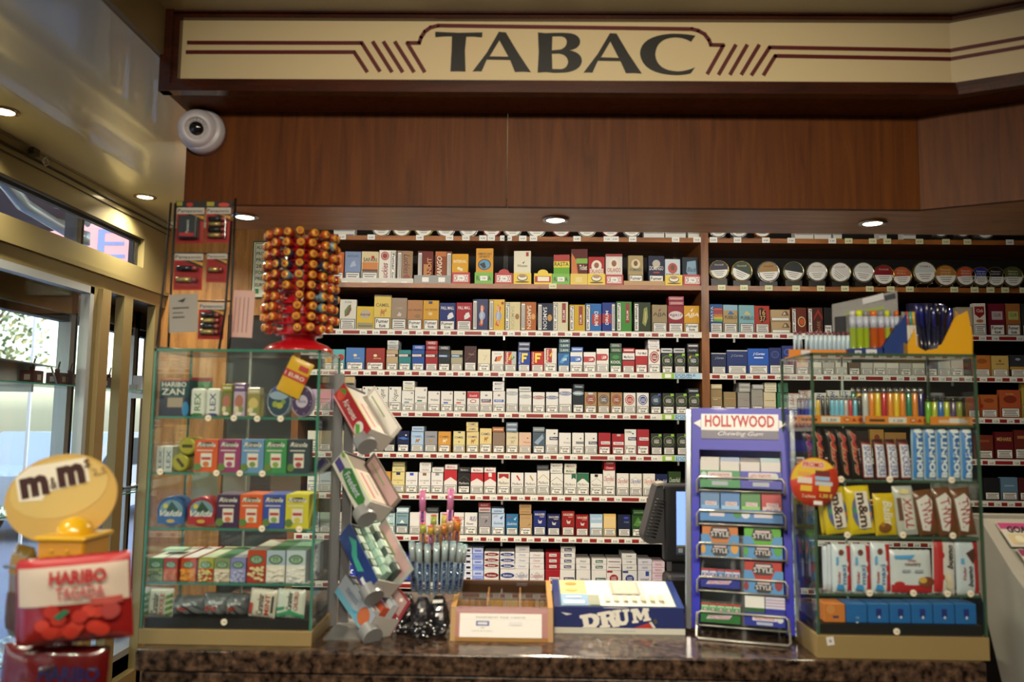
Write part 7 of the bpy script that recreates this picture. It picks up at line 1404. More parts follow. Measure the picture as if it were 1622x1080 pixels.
def style_tray(x0, x1, k, c1, nm, fc):
    gbox('gum_box', x0 + .003, x1 - .003, k, .058, .05, c1, [r(0, .88, 1, 1, '14203c'), p('2c2c30', (.2, .5), (.26, .82), (.74, .82), (.8, .5), (.7, .34), (.3, .34)), r(.3, .66, .7, .76, 'c8b8bc'), t('STYLE', .24, .44, .76, .64, 'd8d8d8')], '%s gum box with dark badge behind its tray' % nm, 'gum box', None, -.022, .016)
    m = MB(); w = x1 - x0 - .002; h = .052; pts = [(-w / 2, 0, 0), (w / 2, 0, 0), (w / 2, 0, h), (w * .30, 0, h), (w * .2, 0, h * .62), (-w * .2, 0, h * .62), (-w * .30, 0, h), (-w / 2, 0, h)]
    m.prism(pts, (0, .003, 0), mat('5c98d0', .3, 0, .3)); m.deco([p('2c2c30', (.26, .2), (.32, .56), (.68, .56), (.74, .2), (.64, .02), (.36, .02)), r(.34, .4, .66, .52, 'c0b0b8'), t('STYLE', .3, .16, .7, .36, 'd8d8d8'), e(.88, .4, .1, .26, fc), e(.06, .3, .06, .2, fc)], ((-w / 2, 0, 0), (w, 0, 0), (0, 0, h), (0, -1, 0)), .0004)
    o = m.build('gum_carton_tray'); o.matrix_world = BM @ Matrix.Translation(((x0 + x1) / 2, -.030, tz[k] - .006)); tag(o, 'light blue notched tray in front of the %s gum box' % nm, 'card tray')
style_tray(-ix + .004, -.004, 2, 'c87838', 'orange', 'd8a048'); style_tray(.004, ix - .004, 2, '5cb038', 'bright green', '4ca040'); style_tray(.004, ix - .004, 3, 'b83c34', 'vermilion', '8c2c3c')
for k, c1, c2, nm in ((3, '2c4ca0', 'c8d4e8', 'blue'), (4, '2c7c3c', '9cd8a8', 'green')):
    gbox('gum_carton_tray', -ix + .003, -.004, k, .026, .004, ['1c2c90', '', ][0] if k == 3 else '246c30', [p('c8c0d0', (.14, .3), (.2, .6), (.8, .7), (.72, .35)), t('HOLLYWOOD', .2, .36, .74, .62, 'b03040', 0, .3)], '%s tray front with slanted badge at the left of its tier' % nm, 'card tray')
    for q in range(5):
        x0 = -ix + .005 + q * .0184
        gbox('gum_stick_pack', x0, x0 + .0175, k, .034, .05, c2 if not (k == 3 and q == 2) else '6cacd8', [r(.1, .1, .9, .7, c1), r(.3, .15, .7, .65, 'c8c0c8'), p('b03840', (.4, .2), (.5, .2), (.6, .6), (.5, .6)), r(0, .85, 1, 1, 'b03038')], '%s stick gum pack, %s from left on its tier' % (nm, ORD[q]), 'gum pack', 'stick gum packs', -.022, .010, [r(.1, .1, .9, .5, c1), r(0, .6, 1, .7, 'a83038')])
gbox('gum_carton_tray', .004, ix - .003, 4, .030, .004, '24349c', [r(.2, .4, .8, .8, 'd8d4dc'), t('HOLLYWOOD', .25, .46, .75, .74, 'b03838'), e(.88, .55, .08, .25, 'c8d0d8'), r(.3, .08, .7, .3, 'a8b4c8')], 'royal blue tray front at the lower right of the rack', 'card tray')
for k, (c_, c2, nm) in enumerate((('e0e4e0', '2c6038', 'white topped'), ('c8cce0', '24309c', 'blue and white striped'))):
    gbox('gum_pack', .006 + k * .0465, .0515 + k * .0465, 4, .056, .03, c2, [r(0, .5, 1, 1, c_)] + ([r(0, .6 + .12 * q, 1, .63 + .12 * q, 'a8709c') for q in range(3)] if k else []) + [r(.15, .2, .85, .32, 'c8b0b8')], '%s gum pack at the lower right of the rack' % nm, 'gum pack', None, -.024, .012)
# ------------------------------------------------------------------ right case goods
zs = CR.zs; y = RY + .016; yb = 1.965
def lighter(px, py, yt, Y, z, col, label, group, cap='a8a8a8', rr=None):
    w, h = dims(px - 4.2, px + 4.2, yt, Y, z); rr = rr or w / 2
    m = MB().lathe([(rr * .95, 0), (rr, .002), (rr, h * .82), (rr * .9, h * .84)], mat(col, .22, 0, .6), 14); o = m.build('lighter', None, (P(px, yt, Y).x, Y, z))
    MB().lathe([(rr * .92, h * .84), (rr * .95, h * .93), (rr * .7, h), (0, h)], mat(cap, .25, .85), 14).build('metal_hood', o)
    MB().lathe([(.0026, -rr * .5), (.0026, rr * .5)], mat('3a3a3c', .4, .5), 10, (0, -rr * .55, h * .97), 'x').build('spark_wheel', o)
    return tag(o, label, 'lighter', group)
rear_z = zs[0] + .0145
def otray(px0, px1, Y, z, lay, label, h=.019):
    a_ = P(px0, 660, Y); b_ = P(px1, 660, Y); w = b_.x - a_.x
    m = MB().box((-w / 2, -.001, 0), (w / 2, 0, h), mat('d8842c', .4)).box((-w / 2, 0, 0), (w / 2, .03, .0025), mat('d8842c', .4)).deco(lay, ((-w / 2, -.001, 0), (w, 0, 0), (0, 0, h), (0, -1, 0)))
    tag(m.build('lighter_tray', None, ((a_.x + b_.x) / 2, Y - .012, z)), label, 'lighter tray')
WARNS = [r(.36, .15, .64, .85, 'd8d8d0'), t('1.50', .44, .25, .58, .6, '3a3a38'), r(.06, .3, .3, .6, '4a3418'), e(.74, .5, .05, .25, 'a8302c'), e(.74, .5, .035, .16, 'e0b080'), p('a8302c', (.8, .3), (.84, .75), (.88, .3)), e(.94, .5, .04, .25, 'a8302c')]
otray(1259, 1366, 1.975, zs[0], WARNS, 'orange lighter tray at the left of the top showcase shelf'); otray(1367, 1468, 1.93, zs[0], WARNS, 'orange lighter tray in the middle of the top showcase shelf'); otray(1469, 1535, 1.90, zs[0], [r(.2, .2, .9, .6, 'd8b898'), r(.45, .2, .8, .8, 'd8d8d0')], 'orange lighter tray at the right of the top showcase shelf')
for k, (px, c_, nm) in enumerate(((1265, '20243c', 'dark navy'), (1271, '28306c', 'navy'), (1277.5, '3048a0', 'cobalt'), (1284, '6cacd4', 'sky blue'), (1295.5, 'd8b020', 'yellow'), (1303, '141414', 'black'), (1310.5, '181818', 'black'), (1317.5, '6cc0e0', 'light blue'), (1325, '6cc0e0', 'light blue'), (1332.5, '6cc0e0', 'light blue'), (1339.5, 'b8b4b4', 'pale grey'), (1346.5, 'b8343c', 'red'), (1354, '6cc0e0', 'light blue'), (1361, '3c4040', 'charcoal'))):
    lighter(px, 0, 627, 1.975, zs[0] + .003, c_, '%s small lighter, %s from left in its tray' % (nm, ORD[k]), 'small lighters in the left tray', rr=.0048)
for px, c_, nm in ((1351, '1c8c7c', 'teal'), (1360, 'd8b02c', 'yellow')):
    lighter(px, 0, 614, 2.0, zs[0] + .0005, c_, '%s lighter standing behind the small lighters' % nm, None, rr=.006)
for k, (px, c_, nm) in enumerate(((1370, 'b8bcb8', 'silver grey'), (1380, 'dc8424', 'orange'), (1389.5, 'dcc028', 'yellow'), (1399.5, 'b8202c', 'red'), (1409.5, 'dc8c2c', 'orange'), (1419, 'dcbc24', 'yellow'), (1428.5, 'dc8424', 'orange'), (1438.5, '1c7c5c', 'emerald'), (1448, 'dc8428', 'orange'), (1458, '28286c', 'indigo'))):
    lighter(px, 0, 614, 1.93, zs[0] + .003, c_, '%s tall lighter, %s from left in the middle tray' % (nm, ORD[k]), 'tall lighters in the middle tray', rr=.0068)
for k, (px, c_, nm) in enumerate(((1469.5, '68b02c', 'green'), (1479.5, 'b0b828', 'lime'), (1489, '2068b8', 'blue'), (1498.5, 'b0b82c', 'lime'), (1509, '543c60', 'purple'), (1518.5, 'b0b83c', 'pale lime'))):
    lighter(px, 0, 630, 1.90, zs[0] + .003, c_, '%s short lighter, %s from left in the right tray' % (nm, ORD[k]), 'short lighters in the right tray', '4a4c30', rr=.0064)
w_ = 0
def wrap(name, lst, i, fn, cat, group, d=.016):
    for k, it in enumerate(lst):
        px0, px1, yt, tz_, yy, nm = it; body, lay = fn(k)
        bar(name, px0, px1, yt, yy, zs[i], d, body, lay, nm, cat, group, tz_, R(-3), k + i * 10)
MAR = ('181210', [t('Mars', .28, .06, .8, .94, 'c8a880', -90, .35, .05), t('Mars', .34, .08, .78, .92, 'a81c1c', -90, .35, .02)])
wrap('chocolate_bar', [(1276, 1292, 680, R(-6), yb, 'black bar with red script mimicking a side glass reflection'), (1293, 1310, 679, R(-6), y, 'black bar with red script, first in its row'), (1313, 1330, 679, R(-5), y, 'black bar with red script, second in its row'), (1330, 1347, 680, R(-5), y, 'black bar with red script, third in its row'), (1347, 1364, 677, R(-6), y, 'black bar with red script, fourth in its row')], 1, lambda k: MAR, 'chocolate bar', 'black bars with red script')  # first bar is added to mimic the row mirrored in the side glass
SNK = ('3c1c18', [p('8a2024', (.02, .06), (.16, .02), (.96, .02), (.98, .9), (.1, .93)), p('dcdce0', (.08, .06), (.9, .05), (.92, .86), (.14, .88)), t('SNICKERS', .22, .09, .80, .84, '24389c', -90, .1, .012)])
wrap('chocolate_bar', [(1364.5, 1381.5, 697, R(-3), y, 'brown bar with blue capitals, first of four'), (1385, 1402, 697, R(-3), y, 'brown bar with blue capitals, second of four'), (1404, 1421, 697, R(-3), y, 'brown bar with blue capitals, third of four'), (1423.5, 1441, 697, R(-3), y, 'brown bar with blue capitals, fourth of four')], 1, lambda k: SNK, 'chocolate bar', 'brown bars with blue capitals')
BNT = ('a8c4d8', [r(.06, .04, .3, .96, '2c7cc8'), r(.3, .04, .86, .96, '2c64a8'), t('BOUNTY', .3, .05, .84, .92, 'dce8ec', 90, 0, .05), e(.5, .94, .4, .04, 'e0e8ec')])
wrap('chocolate_bar', [(1441.5 + 19.2 * k, 1459.5 + 19.2 * k, 679, R(2), y, 'white and blue coconut bar, %s of five' % ORD[k]) for k in range(5)], 1, lambda k: BNT, 'chocolate bar', 'white and blue bars')
MMS = lambda c: (c, [p('5c6c8c', *[(.56 + .42 * math.cos(q), .46 + .38 * math.sin(q)) for q in [k * .42 for k in range(15)]]), e(.3, .5, .08, .05, '2c9c48'), e(.4, .3, .08, .05, 'b02c28'), e(.3, .38, .07, .045, '2c60c0'), e(.85, .4, .07, .05, 'c87020'), e(.84, .55, .06, .04, '2c60c0'), r(.32, .12, .82, .88, 'e4dcd0'), t('m&m', .38, .14, .76, .86, '3a1c14', -90, 0, .03)])
wrap('candy_bag', [(1300, 1340, 782, R(-5), y + .02, 'yellow candy bag half hidden behind another, left end'), (1307, 1345, 775, R(-7), y, 'yellow candy bag with brown letters, left of two'), (1345, 1384, 772, R(-6), y, 'yellow candy bag with brown letters, right of two')], 2, lambda k: MMS('d8c018'), 'candy bag', 'yellow candy bags')
wrap('candy_bag', [(1258, 1275, 790, R(0), yb, 'blue and yellow bag mimicking a side glass reflection, left'), (1276, 1292, 788, R(0), yb, 'blue and yellow bag mimicking a side glass reflection, right')], 2, lambda k: ('a89c28', [r(.1, .1, .75, .8, '2c4870'), e(.4, .5, .16, .2, '5c84b0')]), 'candy bag', None)  # solid bags added in place of a side glass reflection
wrap('chocolate_bar', [(1385, 1419, 783, R(-2), y, 'yellow cereal bar pack with white script')], 2, lambda k: ('d0b418', [t('Balisto', .36, .1, .8, .84, 'dcd8c0', -90, .3, .03), e(.4, .18, .3, .12, '7c4c1c'), e(.3, .26, .1, .06, 'a8701c')]), 'chocolate bar', None)
TWX = lambda b_: (b_, [p('d8d4d0', (.14, .12), (.5, .08), (.9, .74), (.66, .9), (.1, .8)), t('TWIX', .26, .16, .78, .80, '9c1c2c', -90, -.3, .01)])
wrap('chocolate_bar', [(1420, 1452, 771, R(-5), y, 'silver white bar pack with dark red capitals')], 2, lambda k: ('b8bcb4', [r(.1, .3, .8, .76, '5c3c28'), r(.3, .1, .84, .8, 'd0ccc4'), t('TWIX', .36, .14, .78, .76, 'a01c2c', 90, .2, .01), e(.5, .88, .25, .05, 'd8c890')]), 'chocolate bar', None)
wrap('chocolate_bar', [(1454, 1485, 779, R(-8), y, 'bronze bar pack with dark red capitals, first of three'), (1485, 1514, 775, R(-7), y, 'bronze bar pack with dark red capitals, second of three'), (1514, 1544, 776, R(-7), y, 'bronze bar pack with dark red capitals, third of three')], 2, lambda k: TWX('6c4424'), 'chocolate bar', 'bronze bar packs')
KND = ('d0dce4', [r(.74, .04, .98, .98, 'b8242c'), e(.74, .4, .06, .04, 'd0dce4'), e(.74, .6, .06, .05, 'd0dce4'), t('Kinder', .2, .2, .36, .44, 'b02430', 90), t('maxi', .42, .18, .66, .58, '4c7cac', 90), p('3c94d0', (.14, .06), (.6, .04), (.5, .16), (.2, .18)), e(.42, .84, .14, .06, '6c2c1c'), r(.14, .58, .26, .74, '5ca4d4')])
wrap('chocolate_bar', [(1302, 1312, 861, R(1), y + .03, 'white wrapper edge at the far left of its row'), (1310, 1319, 862, R(1), y + .02, 'white wrapper edge beside the first red edged bar'), (1317, 1346, 863, R(1), y, 'white bar with red scalloped edge, first of three'), (1347, 1377, 863, R(1), y, 'white bar with red scalloped edge, second of three'), (1378, 1408, 861, R(1), y, 'white bar with red scalloped edge, third of three')], 3, lambda k: KND if k > 1 else ('c8d0dc', []), 'chocolate bar', 'white bars with red edge')
wrap('chocolate_bar', [(1262, 1272, 848, 0, yb, 'dark blue bar mimicking a side glass reflection, first'), (1273, 1283, 850, 0, yb, 'dark blue bar mimicking a side glass reflection, second'), (1284, 1294, 858, 0, yb, 'dark blue bar mimicking a side glass reflection, third')], 3, lambda k: ('2c3c60', [r(.5, .1, .9, .5, '7c8cb0'), r(.2, .6, .5, .9, '8c3444')]), 'chocolate bar', None)  # extra bars modelled where the side glass mirrors this row
wrap('chocolate_bar', [(1408, 1474, 872, R(0), y, 'square white multipack with brown lettering and red foot')], 3, lambda k: ('ccd4d8', [r(.02, .02, .98, .2, 'b02428'), e(.2, .22, .12, .06, 'b02428'), t('Kinder', .42, .74, .62, .80, 'a82c34'), t('country', .34, .62, .72, .72, '6c3c2c'), p('4c9cd4', (.1, .88), (.6, .9), (.5, .8), (.12, .8)), e(.84, .28, .2, .12, '7c4428'), e(.74, .32, .1, .07, 'd0a850'), r(.26, .50, .46, .56, '9ca4b0'), r(.56, .50, .76, .56, '9ca4b0')]), 'chocolate bar', None)
wrap('chocolate_bar', [(1474, 1509, 855, R(3), y, 'red and white bar with black script beside the multipack')], 3, lambda k: ('d4d0cc', [r(.02, .02, .40, .98, 'b02024'), e(.4, .3, .06, .05, 'b02024'), e(.4, .7, .06, .05, 'b02024'), t('bueno', .56, .46, .84, .9, '241c1c', 90, .3, .02), e(.6, .3, .14, .08, 'd8ccb0'), e(.66, .16, .16, .08, 'd0c4a4')]), 'chocolate bar', None)
wrap('chocolate_bar', [(1512, 1547, 856, R(1), y, 'white bar with red right edge and black script at the row end')], 3, lambda k: ('c4d0d8', [r(.76, .02, .98, .98, 'a82428'), t('Kinder', .24, .26, .38, .5, 'a82c34', 90), t('bueno', .44, .14, .68, .52, '241c1c', 90, .3, .02), p('4c2c20', (.4, .76), (.7, .56), (.84, .7), (.78, .86)), r(.16, .56, .3, .66, '5ca4d4')]), 'chocolate bar', None)
zb = P(1430, 1007, RY).z + .0225
for k in range(7):
    px0 = 1305 + k * 34.6
    carton('tissue_pack' if k else 'orange_pack', px0, px0 + 34, 956, y, zb, .05, '1c64a8' if k else 'c87834', [r(.38, .35, .64, .74, '1c2c78'), e(.52, .32, .05, .07, 'd8dce0')] if k > 1 else ([t('10', .46, .22, .6, .32, '9cb8d8'), e(.5, .03, .06, .03, 'd8d8d8')] if k == 1 else [r(.4, .24, .68, .36, '3c3060'), e(.3, .7, .2, .25, 'd08c4c')]),
           ('blue carton pack, %s from left on the showcase floor' % ORD[k]) if k else 'orange carton pack at the left of the showcase floor', 'carton pack', 'blue packs on the showcase floor' if k else None, None, 0, .002)
q = P(1290, 763, 1.80); rr = 37.5 * 1.8 / F
m = MB().lathe([(rr, 0), (rr, -.0015), (0, -.0015)], mat('c8442c', .35, 0, .3), 40, (0, 0, 0), 'y').deco([p('d8b838', *[(.5 + .49 * math.cos(R(a_)), .5 + .49 * math.sin(R(a_))) for a_ in range(40, 181, 10)]), r(.22, .78, .68, .92, 'e0b0a0'), t('PROMO', .24, .80, .66, .90, 'b0302c', 0, .1), r(.14, .62, .4, .70, 'd8a050'), r(.5, .64, .8, .74, '6c2c28'), r(.14, .46, .44, .58, 'd8ccc0'), r(.5, .54, .8, .62, '8cb0d0'), r(.5, .44, .86, .52, 'b0bcc8'), r(.2, .3, .44, .42, 'd8b040'), r(.58, .32, .82, .44, 'd8b040'), t('2 achetes', .24, .17, .52, .24, 'e0c0a0', 0, .1), t('1,50 E', .6, .18, .86, .27, 'e0c860', 0, .1), r(.48, .04, .66, .12, 'e0d8d4')], ((-rr, -.0015, -rr), (2 * rr, 0, 0), (0, 0, 2 * rr), (0, -1, 0)), .0004)
tag(m.build('promo_disc', None, q, (0, R(4), 0)), 'round red and yellow PROMO disc on the corner of the right showcase', 'price sign')
q = P(1315, 1015, RY - .005); tag(MB().box((-.008, -.001, -.009), (.008, -.0003, .009), mat('d0d0cc', .5)).deco([e(.5, .5, .2, .2, '8a8a88')], ((-.008, -.001, -.009), (.016, 0, 0), (0, 0, .018), (0, -1, 0))).build('paper_sticker', None, q, (0, R(-8), 0)), 'small white paper sticker on the gold base of the right showcase', 'sticker')
# ------------------------------------------------------------------ on top of the right case
zt = P(1410, 564, RY).z + .0065
otray(1249, 1346, 1.985, zt, [r(.2, .1, .35, .9, 'd0d4d8'), r(.62, .3, .72, .7, 'c88c3c'), t('BRIQUETS', .76, .3, .98, .7, '8c2c20')], 'orange lighter tray on top of the right showcase', .020)
for k in range(12):
    px = 1260 + k * 7.2 + (0 if k < 2 else 4); m = MB().lathe([(.0052, 0), (.0052, .052), (.004, .054)], mat('c8dce8', .25, 0, .5), 12)
    m.add([(-.003, -.0053, .01), (.003, -.0053, .01), (.0006, -.0053, .042), (-.0006, -.0053, .042)], [(0, 1, 2, 3)], ['3c4450', '84a8c4'][k > 2]); o = m.build('lighter', None, (P(px, 540, 1.98).x, 1.98, zt + .003))
    MB().lathe([(.0045, .054), (.0045, .060), (.002, .063), (0, .063)], mat('8c5058', .3, .6), 10).build('metal_hood', o)
    tag(o, 'pale lighter with tower picture, %s from left on the showcase top' % ORD[k], 'lighter', 'pale lighters on the showcase top')
cy = 1.95
o = thing('lighter_display', 'clear plastic lighter display with blue card box on the right showcase', 'display box', (P(1370, 556, cy).x, cy, zt)); x0 = o.location.x
def relX(mb, yy=cy): mb.v = [(x - x0, y_ - yy, z - zt) for x, y_, z in mb.v]; return mb
relX(MB().prism([P(1346, 552, cy), P(1400, 550, cy), P(1402, 561, cy), P(1346, 561, cy)], (0, .05, 0), mat('1c3474', .4))).build('card_box', o)
m = MB().prism([P(1398, 550, cy), P(1436, 497, cy), P(1438, 561, cy), P(1398, 561, cy)], (0, .05, 0), mat('1c3878', .4)); relX(m).build('card_flap', o)
m = MB().prism([P(1318, 482, cy + .05), P(1421, 460, cy + .05), P(1425, 550, cy + .05), P(1320, 552, cy + .05)], (0, .002, 0), glass('f4f6f6', .9, 'header_plastic', .1, .22)); relX(m).build('plastic_header', o)
m = MB().prism([P(1366, 473, cy + .048), P(1399, 464, cy + .048), P(1400, 474, cy + .048), P(1367, 482, cy + .048)], (0, .001, 0), 'c8ccd0').prism([P(1341, 494, cy + .048), P(1400, 484, cy + .048), P(1401, 490, cy + .048), P(1341, 500, cy + .048)], (0, .001, 0), '8ca060').prism([P(1322, 502, cy + .048), P(1340, 500, cy + .048), P(1341, 535, cy + .048), P(1323, 537, cy + .048)], (0, .001, 0), '20242c').prism([P(1401, 468, cy + .048), P(1418, 464, cy + .048), P(1419, 472, cy + .048), P(1402, 476, cy + .048)], (0, .001, 0), '3c4048'); relX(m).build('printed_insert', o)
m = MB().box((-.013, -.0015, .0), (.013, -.0005, .018), mat('d0d4d8', .4)).deco([t('3.50', .3, .3, .8, .65, '4a4a50')], ((-.013, -.0015, 0), (.026, 0, 0), (0, 0, .018), (0, -1, 0))); m.build('price_tag', o, (P(1380, 556, cy).x - x0, 0, .002))
m = MB().box((-.008, -.0015, .0), (.008, -.0005, .016), mat('c8ccd4', .4)).deco([t('X', .25, .2, .75, .8, '1a1a1c')], ((-.008, -.0015, 0), (.016, 0, 0), (0, 0, .016), (0, -1, 0))); m.build('price_tag', o, (P(1359, 556, cy).x - x0, 0, .001))
for k, (px, w2, c_, hd_, nm) in enumerate(((1351, 10, '8ca43c', 'c8c8c4', 'pale green'), (1362, 11, '90a828', 'd0dc28', 'lime'), (1372, 9, '8ca428', '8c8c8c', 'moss lime'), (1384, 12, 'a8501c', 'd07028', 'orange'), (1396, 11, 'a8481c', '8c8c90', 'burnt orange'), (1406, 8, '9ca82c', 'c8d420', 'yellow green'), (1414, 7, '7c4c1c', '84868a', 'brown'), (1421, 7, '9c4c20', 'd06c24', 'rust'))):
    rr = w2 / 2 * (cy + .02) / F; zl_ = P(px, 552, cy + .02).z; z1 = P(px, 518, cy + .02).z; z2 = P(px, 502, cy + .02).z; z3 = P(px, 493, cy + .02).z; q = P(px, 530, cy + .02)
    o2 = MB().lathe([(rr * .96, 0), (rr, .002), (rr, z1 - zt - .003)], mat(c_, .15, 0, .6), 14).build('lighter', None, (q.x, cy + .02, zt + .001))
    MB().lathe([(rr, z1 - zt - .003), (rr * 1.02, z2 - zt)], mat('b8c0d0', .3), 14).build('collar', o2); MB().lathe([(rr * .9, z2 - zt), (rr * .9, z3 - zt), (0, z3 - zt)], mat(hd_, .3), 12).build('button', o2)
    tag(o2, '%s gas lighter standing in the clear plastic display' % nm, 'lighter', None)
# yellow pen box
cy = 1.93; o = thing('pen_box', 'yellow card pen box with tall sloping back on the right showcase', 'pen box', (P(1490, 563, cy).x, cy, zt)); x0 = o.location.x; YL = mat('d8a018', .4, 0, .1)
yb_ = cy + .07; zf_ = P(1450, 555, cy).z
m = MB().prism([V(P(1438, 560, cy).x, cy, zt), V(P(1541, 560, cy).x, cy, zt), P(1541, 532, cy), P(1532.5, 492, cy), P(1512, 503, cy), P(1492, 545, cy), P(1466, 556, cy), P(1452, 548, cy), P(1449, 520, cy), P(1438, 545, cy)], (0, .0015, 0), YL)
m.deco([p('4a4c60', (.34, .16), (.46, .2), (.48, .3), (.37, .26))], (V(P(1438, 560, cy).x, cy, zt), V(P(1541, 560, cy).x - P(1438, 560, cy).x, 0, 0), V(0, 0, P(1532, 492, cy).z - zt), (0, -1, 0)))
relX(m, cy).build('front_flap', o)
xa, xb = P(1438, 560, cy).x, P(1541, 560, cy).x
m = MB().box((xa, cy + .0015, zt), (xb, yb_, zt + .002), YL).prism([(xb - .001, cy, zt), (xb - .001, yb_, zt), (xb - .001, yb_, P(1532, 492, yb_).z), (xb - .001, cy, P(1532, 520, cy).z)], (.001, 0, 0), YL).prism([(xa, cy, zt), (xa, yb_, zt), (xa, yb_, zt + .05), (xa, cy, P(1438, 545, cy).z)], (.001, 0, 0), YL).box((xa, yb_, zt), (xb, yb_ + .0015, zt + .06), YL); relX(m, cy).build('box_body', o)
m = MB(); cr_ = [V(P(1451 + k * 4.2, 500, cy + .03).x, cy + .03 + .012 * math.sin(k * 1.3), P(1450, 484 + 3 * math.sin(k * 2.1), cy).z) for k in range(12)]
pg = random.Random(9)
for k in range(16):
    px = 1450 + 3.6 * k; yy = cy + .012 + .045 * pg.random(); tp_ = P(px + pg.uniform(-3, 6), 479 + pg.uniform(0, 14) - (k > 10) * 3, yy); bt = V(P(1462 + k * 2.2, 555, yy).x, yy, zt + .004)
    L = (tp_ - bt); ln = L.length; o2 = MB().lathe([(.0015, 0), (.0045, .012), (.0045, ln * .6)], mat('20243c', .2, 0, .6), 8).build('pen', None, bt); o2.rotation_mode = 'QUATERNION'; o2.rotation_quaternion = L.to_track_quat('Z', 'Y')
    MB().lathe([(.005, ln * .6), (.005, ln - .004), (.003, ln), (0, ln)], mat(['1c2468', '22244c', '16181c', '20287c'][k % 4], .18, 0, .7), 8).build('cap', o2)
    tag(o2, 'dark pen with %s cap, %s from left in the yellow box' % (['royal blue', 'navy', 'black', 'bright blue'][k % 4], ORD[k]), 'pen', 'pens in the yellow box')
for k, (px, c_, nm) in enumerate(((1430, '8c8c88', 'grey'), (1436, 'b85c50', 'red tipped'), (1441, '4c9c8c', 'green tipped'), (1446, 'c8a448', 'yellow tipped'))):
    yy = cy + .03; bt = V(P(px + 6, 550, yy).x, yy, zt + .004); tp_ = P(px, 494, yy); L = tp_ - bt; ln = L.length
    o2 = MB().lathe([(.002, 0), (.004, .01), (.004, ln * .7)], mat('d0ccc0', .25), 8).lathe([(.004, ln * .7), (.0045, ln), (0, ln)], mat(c_, .25, 0, .5), 8).build('pen', None, bt); o2.rotation_mode = 'QUATERNION'; o2.rotation_quaternion = L.to_track_quat('Z', 'Y'); tag(o2, 'white barrelled %s pen beside the yellow box edge' % nm, 'pen', None)
# ------------------------------------------------------------------ sweets stand at the lower left, near the viewer
NY = 1.32
NP = P(108, 1000, NY + .06); ns = thing('sweets_floor_stand', 'dark pole stand with yellow dispenser head near the left picture edge', 'floor stand', (NP.x, NY + .06, 0))
nx, nyy = NP.x, NY + .06
def relN(mb): mb.v = [(x - nx, y_ - nyy, z) for x, y_, z in mb.v]; return mb
MB().lathe([(0, 0), (.16, 0), (.16, .01), (.03, .02)], mat('2a2420', .4), 24).build('base_plate', ns)
zp = P(108, 885, nyy).z; MB().lathe([(.014, .015), (.014, zp)], mat('2a2420', .4), 12).build('pole', ns)
for z_, l_ in ((P(108, 900, nyy).z, .09), (P(108, 1050, nyy).z, .1), (P(108, 1200, nyy).z, .1)): MB().tube([(-.012, 0, z_), (-l_, -.045, z_ + .01)], .003, mat('8a8a8a', .3, .8), 6).tube([(.01, 0, z_), (.0, -.075, z_ + .012)], .003, mat('8a8a8a', .3, .8), 6).build('peg', ns)
a_ = P(62, 884, NY + .02); b_ = P(145, 850, NY + .02); YP = mat('d8a818', .25, 0, .5)
w = b_.x - a_.x; cxn = (a_.x + b_.x) / 2 - nx
MB().box((cxn - w / 2 + .004, -.055, a_.z - .02), (cxn + w / 2 - .004, .03, b_.z - .004), mat('c88c14', .3, 0, .4), .004).build('head_box', ns)
MB().box((cxn - w / 2, -.06, b_.z - .006), (cxn + w / 2, .035, b_.z + .002), YP, .003).build('head_lid', ns)
MB().lathe([(.030 * math.cos(q), .030 * math.sin(q)) for q in [k * PI / 16 for k in range(9)]], YP, 24, (cxn, -.014, b_.z)).build('dome', ns)
for sx_ in (-.014, .012): MB().lathe([(.0035, 0), (.002, .003), (0, .0035)], YP, 10, (cxn + sx_, -.056, a_.z + .014), 'z').build('rivet', ns)
DY_ = NY + .075; c = P(96, 789, DY_); rx = 90 * DY_ / F; rz = 68 * DY_ / F; n = 48
m = MB(); m.prism([(rx * math.cos(2 * PI * k / n), 0, rz * math.sin(2 * PI * k / n)) for k in range(n)], (0, .004, 0), mat('c4a054', .45, 0, .1))
FRD = ((-rx, 0, -rz), (2 * rx, 0, 0), (0, 0, 2 * rz), (0, -1, 0))
m.deco([e(.5, .62, .44, .34, 'ccb068'), p('e4dcc8', (.14, .56), (.14, .84), (.28, .93), (.78, .90), (.78, .62), (.4, .60), (.34, .52)), t('m', .17, .58, .42, .82, '3c1c14', 0, 0, .06), t('&', .435, .62, .495, .76, '3c1c14'), t('m', .51, .62, .75, .86, '3c1c14', 0, 0, .06), t('s', .76, .78, .81, .88, '5c3c2c', 0, 0, .02), t('2,5', .82, .66, .94, .75, '9a7c54')], FRD, .0006)
tag(m.build('round_sign', None, (c.x, DY_, c.z), (0, R(-13), 0)), 'yellow oval card sign with dark brown lettering above the sweet bags', 'card sign')
# bags
def bag(px0, px1, y0_, y1_, Y, d, body, lay, label, rz=0, ty=0, seed=0, wob=.08):
    a_ = P(px0, y1_, Y); b_ = P(px1, y0_, Y); w = b_.x - a_.x; h = b_.z - a_.z
    return tag(pouch(w, h, d, body, lay, 20, 'v', .22, .8, wob, seed).build('sweet_bag', None, ((a_.x + b_.x) / 2, Y, a_.z), (0, ty, rz)), label, 'sweet bag')
rb_ = random.Random(4)
bag(38, 215, 880, 1014, NY, .035, '8c1c1c', [r(0, .9, 1, .99, 'b01c20'), r(.01, .46, .99, .9, 'c8b8a8')] + [e(rb_.uniform(.2, .85), rb_.uniform(.12, .42), .07, .075, ['b83424', 'a82c20', 'c04030'][k % 3]) for k in range(16)] + [p('2c6c4c', (.36, .34), (.46, .42), (.52, .4), (.42, .3)), e(.86, .36, .08, .1, 'a03c38'), r(.7, .44, .96, .52, 'b04c44'), t('HARIBO', .34, .70, .84, .86, 'a81c20', 0, 0, .04), t('TAGADA', .40, .53, .82, .67, 'b0484c', 0, 0, .02)], 'red and cream sweet bag with large red capital lettering at the front of the stand', R(6), R(-5), 1)
